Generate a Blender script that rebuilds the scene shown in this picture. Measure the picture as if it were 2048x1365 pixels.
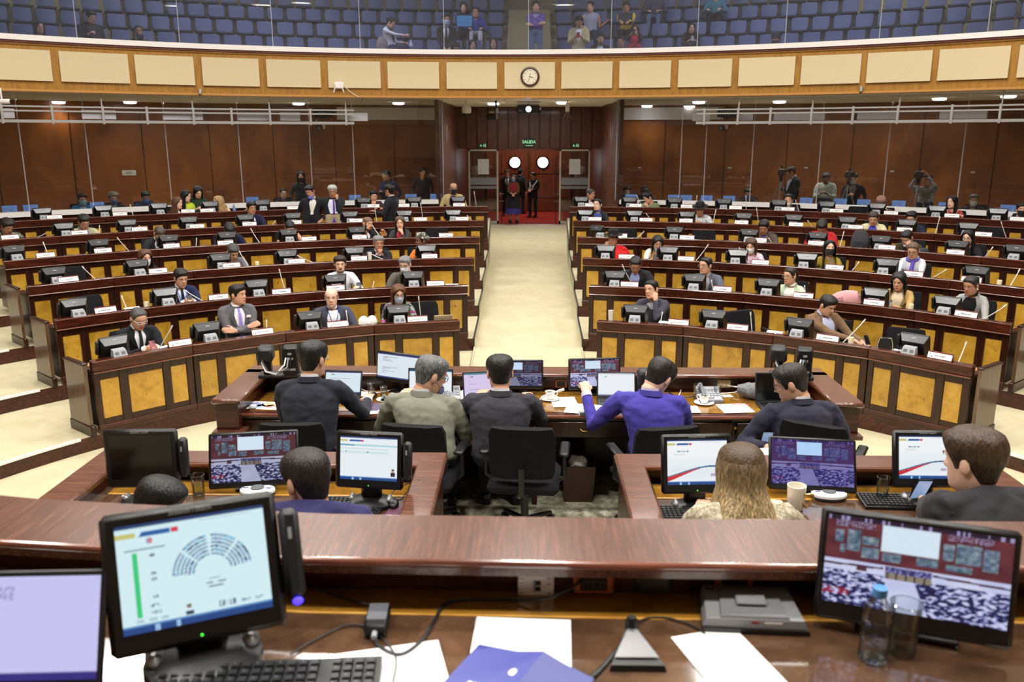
import bpy, bmesh, math, random
from math import sin, cos, pi, atan2, sqrt, asin, radians as rad
from mathutils import Vector, Matrix, Euler, noise
from mathutils.bvhtree import BVHTree
V = Vector
for o in list(bpy.data.objects): bpy.data.objects.remove(o)
S = bpy.context.scene
COL = S.collection
random.seed(7)

# ---------------------------------------------------------------- camera
CZ = 3.31
FPX = 1700.0
PITCH = math.atan(0.2406)
YAW = 0.01945
cam = bpy.data.objects.new('camera', bpy.data.cameras.new('camera'))
COL.objects.link(cam)
cam.location = (0, 0, CZ)
cam.rotation_euler = (pi/2 - PITCH, 0, YAW)
cam.data.sensor_width = 36.0
cam.data.lens = FPX/2048*36
cam.data.clip_start = 0.05
cam.data.clip_end = 200
cam.data.dof.use_dof = True
cam.data.dof.focus_distance = 8.5
cam.data.dof.aperture_fstop = 4.0
S.camera = cam

# ---------------------------------------------------------------- world, lamps, exposure
S.view_settings.view_transform = 'Standard'
S.view_settings.look = 'None'
S.view_settings.gamma = 1.0
S.view_settings.use_curve_mapping = False
S.view_settings.exposure = -0.14
world = bpy.data.worlds.new('world'); S.world = world
world.use_nodes = True
world.node_tree.nodes['Background'].inputs[0].default_value = (0.9, 0.88, 0.85, 1)
world.node_tree.nodes['Background'].inputs[1].default_value = 0.12

def area(name, loc, sx, sy, power, col=(1, .97, .925), rot=(0, 0, 0), spread=None):
    l = bpy.data.lights.new(name, 'AREA'); l.shape = 'RECTANGLE'
    l.size = sx; l.size_y = sy; l.energy = power; l.color = col
    if spread: l.spread = spread
    o = bpy.data.objects.new(name, l); COL.objects.link(o)
    o.location = loc; o.rotation_euler = rot
    return o
CEIL_Z = 9.6
for x in (-6.4, -3.2, 0, 3.2, 6.4):
    for y in (1.6, 6.6, 12.0):
        area('ceiling_lamp', (x, y, CEIL_Z-.12), .7, .7, 265)
for x in (-5.5, 5.5):
    area('gallery_fill', (x, 19.3, CEIL_Z-.15), 6, 2, 420, (1, .97, .95))  # unseen fill lamps, placed to light the gallery faces from the front

# ---------------------------------------------------------------- projection helpers
_F = V((-sin(YAW)*cos(PITCH), cos(YAW)*cos(PITCH), -sin(PITCH)))
_R = V((cos(YAW), sin(YAW), 0))
_U = _R.cross(_F)
def proj(p):
    d = V(p) - V((0, 0, CZ)); t = d.dot(_F)
    return 1024 + d.dot(_R)/t*FPX, 682.5 - d.dot(_U)/t*FPX
def ray(u, v):
    return _F + _R*((u-1024)/FPX) + _U*((682.5-v)/FPX)
def at_z(u, v, z):
    d = ray(u, v); t = (z-CZ)/d.z
    return V((0, 0, CZ)) + d*t
def at_y(u, v, y):
    d = ray(u, v); return V((0, 0, CZ)) + d*(y/d.y)
CY = 5.15
def pol(R, a, z=0.0): return V((R*sin(a), CY + R*cos(a), z))
def at_R(u, v, R, c=(0, CY)):
    d = ray(u, v)
    A = d.x**2 + d.y**2; B = -2*(c[0]*d.x + c[1]*d.y); Cc = c[0]**2 + c[1]**2 - R*R
    t = (-B + sqrt(max(B*B - 4*A*Cc, 0)))/(2*A)
    return V((0, 0, CZ)) + d*t
def ang_u(R, z, u, c=(0, CY)):
    lo, hi = -1.35, 1.35
    for _ in range(50):
        m = (lo+hi)/2
        p = V((c[0]+R*sin(m), c[1]+R*cos(m), z))
        if proj(p)[0] < u: lo = m
        else: hi = m
    return (lo+hi)/2

# ---------------------------------------------------------------- materials
def lin(c): return tuple((x/255/12.92 if x/255 <= .04045 else ((x/255+.055)/1.055)**2.4) for x in c)
_M = {}
def nt(m): return m.node_tree.nodes, m.node_tree.links
def mat(name, c, rough=.5, metal=0., spec=.5, coat=0., emit=None, estr=0., alpha=None, trans=0., vary=0., sheen=0.):
    if name in _M: return _M[name]
    m = bpy.data.materials.new(name); m.use_nodes = True; _M[name] = m
    n, l = nt(m); b = n['Principled BSDF']; I = b.inputs
    c = lin(c) + (1,)
    I['Base Color'].default_value = c
    I['Roughness'].default_value = rough; I['Metallic'].default_value = metal
    I['Specular IOR Level'].default_value = spec; I['Coat Weight'].default_value = coat
    I['Transmission Weight'].default_value = trans
    I['Sheen Weight'].default_value = sheen
    if emit: I['Emission Color'].default_value = lin(emit)+(1,); I['Emission Strength'].default_value = estr
    if vary:
        tc = n.new('ShaderNodeTexCoord'); ns = n.new('ShaderNodeTexNoise'); ns.inputs['Scale'].default_value = 14; ns.inputs['Detail'].default_value = 6
        mx = n.new('ShaderNodeMix'); mx.data_type = 'RGBA'; mx.blend_type = 'MULTIPLY'; mx.inputs[0].default_value = 1
        rp = n.new('ShaderNodeMapRange'); rp.inputs[3].default_value = 1-vary; rp.inputs[4].default_value = 1+vary
        l.new(tc.outputs['Object'], ns.inputs[0]); l.new(ns.outputs[0], rp.inputs[0])
        mx.inputs[6].default_value = c; l.new(rp.outputs[0], mx.inputs[7]); l.new(mx.outputs[2], I['Base Color'])
    return m
def ramp_mat(name, stops, scale=(1, 1, 1), nscale=4., detail=8, rough=.35, coat=0., dist=0.6, spots=None, bump=0., rand=True, spec=.5, wave=None, rvar=0.):
    """wood, burl and carpet: stretched noise through a colour ramp; a random offset per object"""
    if name in _M: return _M[name]
    m = bpy.data.materials.new(name); m.use_nodes = True; _M[name] = m
    n, l = nt(m); b = n['Principled BSDF']; I = b.inputs
    tc = n.new('ShaderNodeTexCoord'); oi = n.new('ShaderNodeObjectInfo')
    ad = n.new('ShaderNodeVectorMath'); ad.operation = 'ADD'
    ml = n.new('ShaderNodeMath'); ml.operation = 'MULTIPLY'; ml.inputs[1].default_value = 23 if rand else 0
    l.new(oi.outputs['Random'], ml.inputs[0]); l.new(tc.outputs['Object'], ad.inputs[0]); l.new(ml.outputs[0], ad.inputs[1])
    mp = n.new('ShaderNodeMapping'); mp.inputs['Scale'].default_value = scale; l.new(ad.outputs[0], mp.inputs[0])
    ns = n.new('ShaderNodeTexNoise'); ns.inputs['Scale'].default_value = nscale; ns.inputs['Detail'].default_value = detail
    ns.inputs['Roughness'].default_value = dist; ns.inputs['Distortion'].default_value = .4; l.new(mp.outputs[0], ns.inputs[0])
    cr = n.new('ShaderNodeValToRGB'); e = cr.color_ramp.elements
    while len(e) < len(stops): e.new(.5)
    for k, (p, c) in enumerate(stops): e[k].position = p; e[k].color = lin(c)+(1,)
    l.new(ns.outputs[0], cr.inputs[0]); out = cr.outputs[0]
    if spots:
        sc, lo, hi, colr = spots
        n2 = n.new('ShaderNodeTexNoise'); n2.inputs['Scale'].default_value = sc; n2.inputs['Detail'].default_value = 4
        l.new(ad.outputs[0], n2.inputs[0])
        mr = n.new('ShaderNodeMapRange'); mr.inputs[1].default_value = lo; mr.inputs[2].default_value = hi
        l.new(n2.outputs[0], mr.inputs[0])
        mx = n.new('ShaderNodeMix'); mx.data_type = 'RGBA'; mx.inputs[7].default_value = lin(colr)+(1,)
        l.new(mr.outputs[0], mx.inputs[0]); l.new(out, mx.inputs[6]); out = mx.outputs[2]
    if rvar:
        hs = n.new('ShaderNodeHueSaturation'); mr = n.new('ShaderNodeMapRange'); mr.inputs[3].default_value = 1-rvar; mr.inputs[4].default_value = 1+rvar
        l.new(oi.outputs['Random'], mr.inputs[0]); l.new(mr.outputs[0], hs.inputs['Value']); l.new(out, hs.inputs['Color']); out = hs.outputs[0]
    l.new(out, I['Base Color'])
    I['Roughness'].default_value = rough; I['Coat Weight'].default_value = coat; I['Coat Roughness'].default_value = .08; I['Specular IOR Level'].default_value = spec
    if bump:
        bp = n.new('ShaderNodeBump'); bp.inputs['Strength'].default_value = bump; bp.inputs['Distance'].default_value = .01
        l.new(ns.outputs[0], bp.inputs['Height']); l.new(bp.outputs[0], I['Normal'])
    return m
def glass_mat(name, tint=(235, 240, 240), refl=.08, rough=.0, haze=0.):
    if name in _M: return _M[name]
    m = bpy.data.materials.new(name); m.use_nodes = True; _M[name] = m
    n, l = nt(m); n.remove(n['Principled BSDF']); out = n['Material Output']
    tr = n.new('ShaderNodeBsdfTransparent'); tr.inputs[0].default_value = lin(tint)+(1,)
    gl = n.new('ShaderNodeBsdfGlossy'); gl.inputs['Roughness'].default_value = rough
    lw = n.new('ShaderNodeLayerWeight'); lw.inputs[0].default_value = .25
    mr = n.new('ShaderNodeMapRange'); mr.inputs[3].default_value = refl; mr.inputs[4].default_value = .7
    l.new(lw.outputs['Fresnel'], mr.inputs[0])
    mx = n.new('ShaderNodeMixShader'); l.new(mr.outputs[0], mx.inputs[0]); l.new(tr.outputs[0], mx.inputs[1]); l.new(gl.outputs[0], mx.inputs[2])
    last = mx.outputs[0]
    if haze:
        df = n.new('ShaderNodeBsdfDiffuse'); df.inputs[0].default_value = (.5, .52, .56, 1)
        m2 = n.new('ShaderNodeMixShader'); m2.inputs[0].default_value = haze; l.new(last, m2.inputs[1]); l.new(df.outputs[0], m2.inputs[2]); last = m2.outputs[0]
    l.new(last, out.inputs[0])
    return m
def vcol_mat(name, strength=1.0):
    if name in _M: return _M[name]
    m = bpy.data.materials.new(name); m.use_nodes = True; _M[name] = m
    n, l = nt(m); b = n['Principled BSDF']; a = n.new('ShaderNodeAttribute'); a.attribute_name = 'Col'
    b.inputs['Base Color'].default_value = (0.01, .01, .01, 1); b.inputs['Roughness'].default_value = .25
    l.new(a.outputs['Color'], b.inputs['Emission Color']); b.inputs['Emission Strength'].default_value = strength
    return m

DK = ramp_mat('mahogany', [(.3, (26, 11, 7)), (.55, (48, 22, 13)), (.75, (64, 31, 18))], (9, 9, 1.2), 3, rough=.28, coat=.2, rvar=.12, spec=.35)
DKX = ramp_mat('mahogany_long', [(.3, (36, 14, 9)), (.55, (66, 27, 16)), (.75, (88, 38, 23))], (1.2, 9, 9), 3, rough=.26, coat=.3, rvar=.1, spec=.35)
MLD = ramp_mat('polished_highlight_moulding', [(.3, (88, 44, 32)), (.7, (128, 72, 54))], (1.2, 9, 9), 3, rough=.18, coat=1., spec=.8)  # polished wood, base colour lightened for the bright highlight lines along desk edges
LEDGE = ramp_mat('ledge_wood', [(.3, (70, 40, 29)), (.55, (98, 60, 44)), (.75, (124, 80, 60))], (1.5, 22, 12), 4, rough=.27, coat=.35)
BURL = ramp_mat('gold_burl', [(.25, (136, 98, 24)), (.5, (182, 138, 46)), (.75, (202, 162, 70))], (1, 1, 1), 5, 10, rough=.3, coat=.3, dist=.68, spots=(16, .66, .78, (92, 56, 16)), rvar=.1)
GOLDW = ramp_mat('gold_inlay', [(.3, (160, 110, 45)), (.6, (205, 155, 75)), (.8, (222, 178, 98))], (2, 12, 2), 5, rough=.25, coat=.4)
TOPB = ramp_mat('brown_burl_top', [(.25, (50, 35, 25)), (.5, (84, 60, 43)), (.75, (112, 84, 62))], (1, 1, 1), 6, 10, rough=.08, coat=1., dist=.65)
GOLDT = ramp_mat('gold_burl_top', [(.25, (96, 62, 18)), (.5, (140, 98, 34)), (.75, (172, 128, 52))], (1, 1, 1), 5, 10, rough=.08, coat=1., dist=.65)
CARPET = ramp_mat('cream_carpet', [(.3, (182, 172, 140)), (.6, (198, 189, 158)), (.8, (206, 198, 170))], (1, 1, 1), 2.2, 12, rough=.95, dist=.75, rand=False, spec=.1, bump=.05)
MOTTLE = ramp_mat('mottled_carpet', [(.35, (112, 108, 90)), (.5, (150, 146, 126)), (.65, (190, 186, 165))], (1, 1, 1), 14, 6, rough=.95, rand=False, spec=.1)
REDC = ramp_mat('red_carpet', [(.3, (118, 30, 24)), (.7, (160, 48, 36))], (1, 1, 1), 12, rough=.95, rand=False, spec=.1)
PARA = ramp_mat('parapet_oak', [(.3, (148, 101, 32)), (.55, (172, 124, 46)), (.8, (186, 138, 58))], (6, 6, 1), 3, 8, rough=.4, coat=.15, rand=False)
FELT = ramp_mat('acoustic_felt', [(.3, (217, 201, 165)), (.7, (221, 205, 169))], (1, 1, 1), 30, 4, rough=.9, spec=.1, rvar=.03)
RWALL = ramp_mat('brown_wall', [(.3, (96, 50, 14)), (.55, (134, 76, 24)), (.8, (164, 102, 40))], (.8, .8, .5), 1.5, 8, rough=.4, coat=.1, rand=False)  # broad lighter patches: wood variation plus the murals' reflection put into the colour
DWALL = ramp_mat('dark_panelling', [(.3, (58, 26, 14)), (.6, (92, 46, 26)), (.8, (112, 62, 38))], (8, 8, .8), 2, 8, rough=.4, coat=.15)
DOORW = ramp_mat('door_wood', [(.3, (78, 30, 14)), (.6, (112, 50, 24)), (.8, (130, 64, 34))], (6, 6, .8), 2, 8, rough=.35, coat=.2)
WHITE = mat('white_paint', (236, 232, 230), .45)
SILVER = mat('brushed_metal', (196, 196, 196), .32, .85)
BLK = mat('black_plastic', (14, 14, 15), .38)
BLK2 = mat('charcoal_plastic', (30, 31, 33), .42)
SLOPE = mat('lit_black_plastic', (62, 63, 66), .22)  # black plastic coloured lighter for the light the monitors' top slopes catch
GREYP = mat('grey_plastic', (150, 153, 158), .45)
GRILL = mat('grille_grey', (92, 94, 99), .6)
BLKF = ramp_mat('black_upholstery', [(.3, (17, 17, 19)), (.7, (28, 28, 31))], (1, 1, 1), 90, 3, rough=.9, spec=.2)
PAPER = mat('white_paper', (244, 243, 240), .7)
CHROME = mat('chrome', (210, 210, 212), .15, 1.)
BRASS = mat('brass', (190, 150, 70), .25, 1.)
SCREEN_OFF = mat('dark_screen', (9, 10, 12), .12)
GLASS = glass_mat('clear_glass', (250, 253, 253), .045)
GLASSB = glass_mat('gallery_glass', (222, 226, 238), .045, haze=.045)
GLASSP = glass_mat('partition_glass', (232, 232, 230), .035, haze=.006)
INK = mat('grey_print', (90, 90, 96), .7)
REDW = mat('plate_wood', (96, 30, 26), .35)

# ---------------------------------------------------------------- mesh builder
class MB:
    def __init__(s): s.v = []; s.f = []; s.m = []
    def add(s, vs, fs, mi=0, M=None):
        b = len(s.v)
        s.v += [tuple(M @ V(p)) if M is not None else tuple(p) for p in vs]
        s.f += [tuple(b+i for i in f) for f in fs]; s.m += [mi]*len(fs)
        return s
    def box(s, x0, x1, y0, y1, z0, z1, mi=0, M=None):
        return s.add([(x0,y0,z0),(x1,y0,z0),(x1,y1,z0),(x0,y1,z0),(x0,y0,z1),(x1,y0,z1),(x1,y1,z1),(x0,y1,z1)],
            [(0,3,2,1),(4,5,6,7),(0,1,5,4),(1,2,6,5),(2,3,7,6),(3,0,4,7)], mi, M)
    def hexa(s, p, mi=0, M=None):
        return s.add(p, [(0,3,2,1),(4,5,6,7),(0,1,5,4),(1,2,6,5),(2,3,7,6),(3,0,4,7)], mi, M)
    def rbox(s, c, sz, b=.01, mi=0, M=None):
        hx, hy, hz = sz[0]/2, sz[1]/2, sz[2]/2; b = min(b, hx*.9, hy*.9, hz*.9)
        vs = []; idx = {}
        for sx in (-1, 1):
            for sy in (-1, 1):
                for s_ in (-1, 1):
                    for k in range(3):
                        p = [sx*(hx-b), sy*(hy-b), s_*(hz-b)]
                        p[k] += b*(sx, sy, s_)[k]
                        idx[(sx, sy, s_, k)] = len(vs); vs.append((c[0]+p[0], c[1]+p[1], c[2]+p[2]))
        fs = []; Q = [(-1,-1),(1,-1),(1,1),(-1,1)]
        def key(ax, s1, q, k):
            t = [0,0,0]; t[ax] = s1; o = [i for i in range(3) if i != ax]; t[o[0]] = q[0]; t[o[1]] = q[1]; return idx[(t[0],t[1],t[2],k)]
        cen = V(c)
        def addf(f):
            P = [V(vs[i]) for i in f]; nn = (P[1]-P[0]).cross(P[2]-P[0]); ce = sum(P, V())/len(P)
            fs.append(tuple(f) if nn.dot(ce-cen) > 0 else tuple(reversed(f)))
        for ax in range(3):
            for s1 in (-1, 1): addf([key(ax, s1, q, ax) for q in Q])
            o = [i for i in range(3) if i != ax]
            for a in (-1, 1):
                for d in (-1, 1):
                    t0 = [0,0,0]; t0[o[0]] = a; t0[o[1]] = d; t1 = t0[:]; t0[ax] = -1; t1[ax] = 1
                    addf([idx[tuple(t0)+(o[0],)], idx[tuple(t1)+(o[0],)], idx[tuple(t1)+(o[1],)], idx[tuple(t0)+(o[1],)]])
        for sx in (-1, 1):
            for sy in (-1, 1):
                for s_ in (-1, 1): addf([idx[(sx, sy, s_, k)] for k in range(3)])
        return s.add(vs, fs, mi, M)
    def loft(s, rings, mi=0, M=None, caps=(True, True), closed=True):
        n = len(rings[0]); vs = [p for r in rings for p in r]; fs = []
        for i in range(len(rings)-1):
            for j in range(n if closed else n-1):
                k = (j+1) % n; fs.append((i*n+j, i*n+k, (i+1)*n+k, (i+1)*n+j))
        if caps[0]: fs.append(tuple(range(n-1, -1, -1)))
        if caps[1]: fs.append(tuple((len(rings)-1)*n+j for j in range(n)))
        return s.add(vs, fs, mi, M)
    def tube(s, pts, r, n=8, mi=0, M=None, caps=(True, True)):
        pts = [V(p) for p in pts]; rs = r if hasattr(r, '__len__') else [r]*len(pts)
        rings = []; up = None
        for i, p in enumerate(pts):
            t = (pts[min(i+1, len(pts)-1)] - pts[max(i-1, 0)])
            t = t.normalized() if t.length > 1e-9 else V((0, 0, 1))
            if up is None:
                up = V((0, 0, 1)) if abs(t.z) < .9 else V((0, 1, 0))
            a = up - t*up.dot(t)
            if a.length < 1e-6: a = V((1, 0, 0)) - t*t.x
            a.normalize(); b = t.cross(a); up = a
            q = rs[i]; qa, qb = q if hasattr(q, '__len__') else (q, q)
            rings.append([p + a*(qa*cos(2*pi*j/n)) + b*(qb*sin(2*pi*j/n)) for j in range(n)])
        return s.loft(rings, mi, M, caps)
    def lathe(s, prof, n=20, mi=0, M=None, caps=(True, True)):
        return s.loft([[(r*cos(2*pi*j/n), r*sin(2*pi*j/n), z) for j in range(n)] for r, z in prof], mi, M, caps)
    def ell(s, c, r, nu=12, nv=8, mi=0, M=None):
        R = Matrix.Translation(c) @ Matrix.Diagonal((r[0], r[1], r[2], 1))
        if M is not None: R = M @ R
        pr = [(sin(pi*i/nv), -cos(pi*i/nv)) for i in range(1, nv)]
        return s.lathe([(.02, -1)] + pr + [(.02, 1)], nu, mi, R)
    def prism(s, poly, z0, z1, mi=0, M=None):
        n = len(poly)
        return s.add([(x, y, z0) for x, y in poly] + [(x, y, z1) for x, y in poly],
            [tuple(range(n-1, -1, -1)), tuple(range(n, 2*n))] + [(i, (i+1) % n, n+(i+1) % n, n+i) for i in range(n)], mi, M)
    def grid(s, P, mi=0, M=None):
        r = len(P); c = len(P[0])
        return s.add([p for row in P for p in row], [(i*c+j, i*c+j+1, (i+1)*c+j+1, (i+1)*c+j) for i in range(r-1) for j in range(c-1)], mi, M)
    def mesh(s, name, mats, smooth=True, ang=.7):
        me = bpy.data.meshes.new(name); me.from_pydata(s.v, [], s.f)
        for m in (mats if isinstance(mats, (list, tuple)) else [mats]): me.materials.append(m)
        if any(s.m): me.polygons.foreach_set('material_index', s.m)
        if smooth:
            me.polygons.foreach_set('use_smooth', [True]*len(me.polygons))
            me.set_sharp_from_angle(angle=ang)
        me.update(); return me
    def obj(s, name, mats, parent=None, M=None, smooth=True, ang=.7, **pr):
        return link(name, s.mesh(name, mats, smooth, ang), parent, M, **pr)
def tag(o, label=None, cat=None, group=None, kind=None):
    if label: o['label'] = label
    if cat: o['category'] = cat
    if group: o['group'] = group
    if kind: o['kind'] = kind
    return o
def link(name, data, parent=None, M=None, label=None, cat=None, group=None, kind=None):
    o = bpy.data.objects.new(name, data); COL.objects.link(o)
    if parent is not None: o.parent = parent
    if M is not None: o.matrix_local = M if isinstance(M, Matrix) else Matrix.Translation(M)
    return tag(o, label, cat, group, kind)
def thing(name, label, cat, M=None, group=None):
    return link(name, None, None, M, label, cat, group)
def TR(x, y=None, z=None, rz=0., rx=0., ry=0.):
    p = V(x) if y is None else V((x, y, z))
    return Matrix.Translation(p) @ Euler((rx, ry, rz), 'XYZ').to_matrix().to_4x4()
def arc_strip(R0, R1, z0, z1, a0, a1, n, mb=None, mi=0, c=(0, CY)):
    """closed solid ring segment"""
    mb = mb or MB(); rings = []
    for i in range(n+1):
        a = a0 + (a1-a0)*i/n
        rings.append([(c[0]+r*sin(a), c[1]+r*cos(a), z) for r, z in ((R0, z0), (R1, z0), (R1, z1), (R0, z1))])
    mb.loft(rings, mi); return mb
def screen_mesh(name, w, h, nx, ny, fn):
    """a flat screen in the XZ plane, picture held as point colours; fn(u, v) -> sRGB, v up"""
    me = bpy.data.meshes.new(name)
    vs = [(w*(i/nx-.5), 0, h*(j/ny-.5)) for j in range(ny+1) for i in range(nx+1)]
    fs = [(j*(nx+1)+i, j*(nx+1)+i+1, (j+1)*(nx+1)+i+1, (j+1)*(nx+1)+i) for j in range(ny) for i in range(nx)]
    me.from_pydata(vs, [], fs)
    at = me.color_attributes.new('Col', 'FLOAT_COLOR', 'POINT')
    buf = []
    for j in range(ny+1):
        for i in range(nx+1): buf += list(lin(fn(i/nx, j/ny))) + [1.]
    at.data.foreach_set('color', buf)
    return me
_tmp = bpy.data.scenes.new('tmp')
def text_mesh(txt, size, name='lettering', bold=0.):
    cu = bpy.data.curves.new('t', 'FONT'); cu.body = txt; cu.size = size; cu.align_x = 'CENTER'; cu.align_y = 'CENTER'; cu.extrude = size*.02; cu.offset = bold
    cu.resolution_u = 3
    o = bpy.data.objects.new('t', cu); _tmp.collection.objects.link(o)
    vl = _tmp.view_layers[0]; vl.update(); dg = vl.depsgraph
    me = bpy.data.meshes.new_from_object(o.evaluated_get(dg)); me.name = name
    bpy.data.objects.remove(o); bpy.data.curves.remove(cu)
    return me
# ================================================================ ROOM
TOPZ = [.905, 1.10, 1.29, 1.46, 1.61, 1.77]     # desk tops of the six rows
FZ = [t-.84 for t in TOPZ]                           # tier floors
RR = [6.12, 7.75, 9.42, 11.06, 12.72, 14.38, 15.85]   # desk fronts, then the glass partition
AM = 1.25
def hw(y):
    pts = [(10.9, .82), (20, .93), (26.6, 1.17), (40, 1.17)]
    for (a, b), (c, d) in zip(pts, pts[1:]):
        if y <= c: return b + (d-b)*max(0, y-a)/(c-a)
    return 1.17
floor = MB().box(-16, 16, -4, 12.2, -.3, -.1).obj('floor', CARPET, kind='structure')
def tier(side, R0, R1, zb, z, n=26, k=0):
    def ring(R):
        a = asin(.8/R)
        for _ in range(8):
            y = CY + R*cos(a); a = asin(hw(y)/R)
        return [a+(AM-a)*i/n for i in range(n+1)]
    A0, A1 = ring(R0), ring(R1)
    P0 = [pol(R0, side*a) for a in A0]; P1 = [pol(R1, side*a) for a in A1]
    f = MB().grid([[V((p.x, p.y, z)) for p in P0], [V((p.x, p.y, z)) for p in P1]]).obj('floor', CARPET, kind='structure')
    r = MB().grid([[V((p.x, p.y, zb)) for p in P0], [V((p.x, p.y, z)) for p in P0]])
    r.obj('riser', DKX, f)
    mb = MB(); rings = []
    ae = asin(.93/RR[k]) + (4+k)*1.15/RR[k] + .035
    for a in [ae+(AM-ae)*i/12 for i in range(13)]:
        rings.append([pol(R0+d, side*a, z+h) for d, h in ((-.012, -.02), (.03, -.02), (.03, .006), (-.012, .006))])
    mb.loft(rings)
    if ae < AM-.05: mb.obj('nosing', WHITE, f)
    # trench wall along the ramp, with a dark edge strip
    q0, q1 = P0[0], P1[0]
    MB().grid([[V((q0.x, q0.y, -.05)), V((q1.x, q1.y, -.05))], [V((q0.x, q0.y, z)), V((q1.x, q1.y, z))]]).obj('aisle_wall', CARPET, f)
    d = (q1-q0).normalized()*0; s = side*.012
    mb = MB(); mb.loft([[V((q.x-s, q.y, z-.014)), V((q.x+s, q.y, z-.014)), V((q.x+s, q.y, z+.008)), V((q.x-s, q.y, z+.008))] for q in (q0, q1)])
    mb.loft([[V((q0.x-s, q0.y-.012, h)), V((q0.x+s, q0.y-.012, h)), V((q0.x+s, q0.y+.01, h)), V((q0.x-s, q0.y+.01, h))] for h in (zb, z)])
    mb.obj('edge_strip', BLK2, f)
for side in (-1, 1):
    for k in range(6):
        tier(side, RR[k]-.02, (RR[k+1]-.02) if k < 5 else 20.6, -.1 if k == 0 else FZ[k-1], FZ[k], k=k)
RZ0, RZ1, RY0, RY1 = .03, .66, 10.9, 26.6
rows = []
for i in range(25):
    y = RY0 + (RY1-RY0)*i/24; z = RZ0+(RZ1-RZ0)*i/24
    rows.append([V((-hw(y), y, z)), V((-hw(y)*.3, y, z)), V((hw(y)*.3, y, z)), V((hw(y), y, z))])
MB().grid(rows).obj('floor_ramp', CARPET, kind='structure')
for i, xs in enumerate((-1, 1)):
    MB().loft([[V((xs*(hw(y)-.02), y, z+.001)), V((xs*hw(y), y, z+.001)), V((xs*hw(y), y, z+.025)), V((xs*(hw(y)-.02), y, z+.025))] for y, z in ((RY0, RZ0), (20, RZ0+(RZ1-RZ0)*9.1/15.7), (RY1, RZ1))]).obj('baseboard_aisle', CARPET, kind='structure')
MB().box(-3.2, 3.2, 26.55, 32.5, .4, .66).obj('floor_vestibule', REDC, kind='structure')
MB().box(-1.9, 1.9, 26.35, 26.56, .55, .662).obj('threshold', SILVER, bpy.data.objects['floor_vestibule'])
# stepped platforms of the clerks, the secretaries and the presiding desk
MB().box(-2.55, 2.66, 4.5, 7.06, -.1, .51).obj('floor_platform', MOTTLE, kind='structure')
MB().box(-2.75, 2.85, 1.95, 4.6, -.1, .512).obj('floor_platform', MOTTLE, kind='structure')
for x0, x1 in ((-2.75, -.46), (.49, 2.85)):
    MB().box(x0, x1, 1.95, 4.52, .512, .77).obj('floor_platform', CARPET, kind='structure')
MB().box(-3.4, 3.4, -3, 1.96, -.1, 1.5).obj('floor_platform', CARPET, kind='structure')

# ---- rear curved wall, glass partition, soffit
RWR = 20.5
def wall_arc(a0, a1, R, z0, z1, n, m, name, kind='structure'):
    P = [pol(R, a0+(a1-a0)*i/n) for i in range(n+1)]
    return MB().grid([[V((p.x, p.y, z0)) for p in P], [V((p.x, p.y, z1)) for p in P]]).obj(name, m, kind=kind)
SOF = 4.19
XV = 2.17
aV = asin(XV/15.85); aW = asin(2.25/RWR)
for side, nm in ((-1, 'wall_left'), (1, 'wall_right')):
    w = wall_arc(side*aW, side*1.2, RWR, .9, SOF, 40, RWALL, nm)
    for i in range(1, 12):                      # joints between wall boards
        a = side*(aW + (1.1-aW)*i/12); p = pol(RWR-.012, a)
        MB().box(-.008, .008, -.01, .01, .9, SOF).obj('joint', DK, w, TR(p.x, p.y, 0, rz=-a))
    # pale band modelled for a white reflection in the corridor glass near the doors
    arc_strip(RWR-.06, RWR-.01, 3.78, 4.12, side*(aW+.01), side*.27, 12).obj('reflection_band_1' if side < 0 else 'reflection_band_2', WHITE, kind='structure')
    # low parapet wall with white cap below the glass
    low = arc_strip(15.71, 15.85, FZ[5], 1.735, side*aV, side*1.2, 40).obj('wall_low', DKX, kind='structure')
    arc_strip(15.63, 15.91, 1.735, 1.825, side*(aV+.002), side*1.2, 40).obj('cap', WHITE, low)
# glass panes of the corridor partition
JL = [886, 707, 621, 480, 335, 176, 45, -90]; JR = [1233, 1362, 1411, 1505, 1640, 1775, 1925, 2085]
for side, J in ((-1, JL), (1, JR)):
    for a, b in zip(J, J[1:]):
        a0 = ang_u(15.85, 2.9, a); a1 = ang_u(15.85, 2.9, b); e = .0011*side
        f = arc_strip(15.838, 15.85, 1.82, SOF, a0+e, a1-e, 4).obj('window', GLASSP, kind='structure')
        p = pol(15.83, a0)
        MB().box(-.008, .008, -.012, .012, 1.82, SOF).obj('joint_seal', GREYP, f, TR(p.x, p.y, 0, rz=-a0))
# underside of the balcony: tiled soffit
BC = (-.6, 5.3); BR = 14.7
BA0, BA1 = -1.15, 1.15
def bpol(R, a, z=0.): return V((BC[0]+R*sin(a), BC[1]+R*cos(a), z))
sof = MB()
SOFM = mat('soffit_tile', (238, 230, 210), .8)
P0 = [bpol(BR+.1, BA0+(BA1-BA0)*i/60, SOF) for i in range(61)]
MB().grid([P0, [V((p.x*1.5, max(p.y, 8)+0, SOF)) if False else bpol(26.8, BA0+(BA1-BA0)*i/60, SOF) for i, p in enumerate(P0)]]).obj('ceiling_soffit', SOFM, kind='structure')
sofo = bpy.data.objects['ceiling_soffit']
for i in range(34):
    for j in range(3):
        a0 = -.72+1.44*i/34; a1 = -.72+1.44*(i+1)/34
        R0 = BR+.35+j*1.25; R1 = R0+1.25
        g = .006
        arc_strip(R0+g, R1-g, SOF-.02, SOF-.002, a0+g/R0, a1-g/R0, 2, c=BC).obj('tile', SOFM, sofo, smooth=False)
MB().box(-2.6, 2.6, 20.9, 32, 4.2, 4.3).obj('ceiling_vestibule', SOFM, kind='structure')
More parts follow.
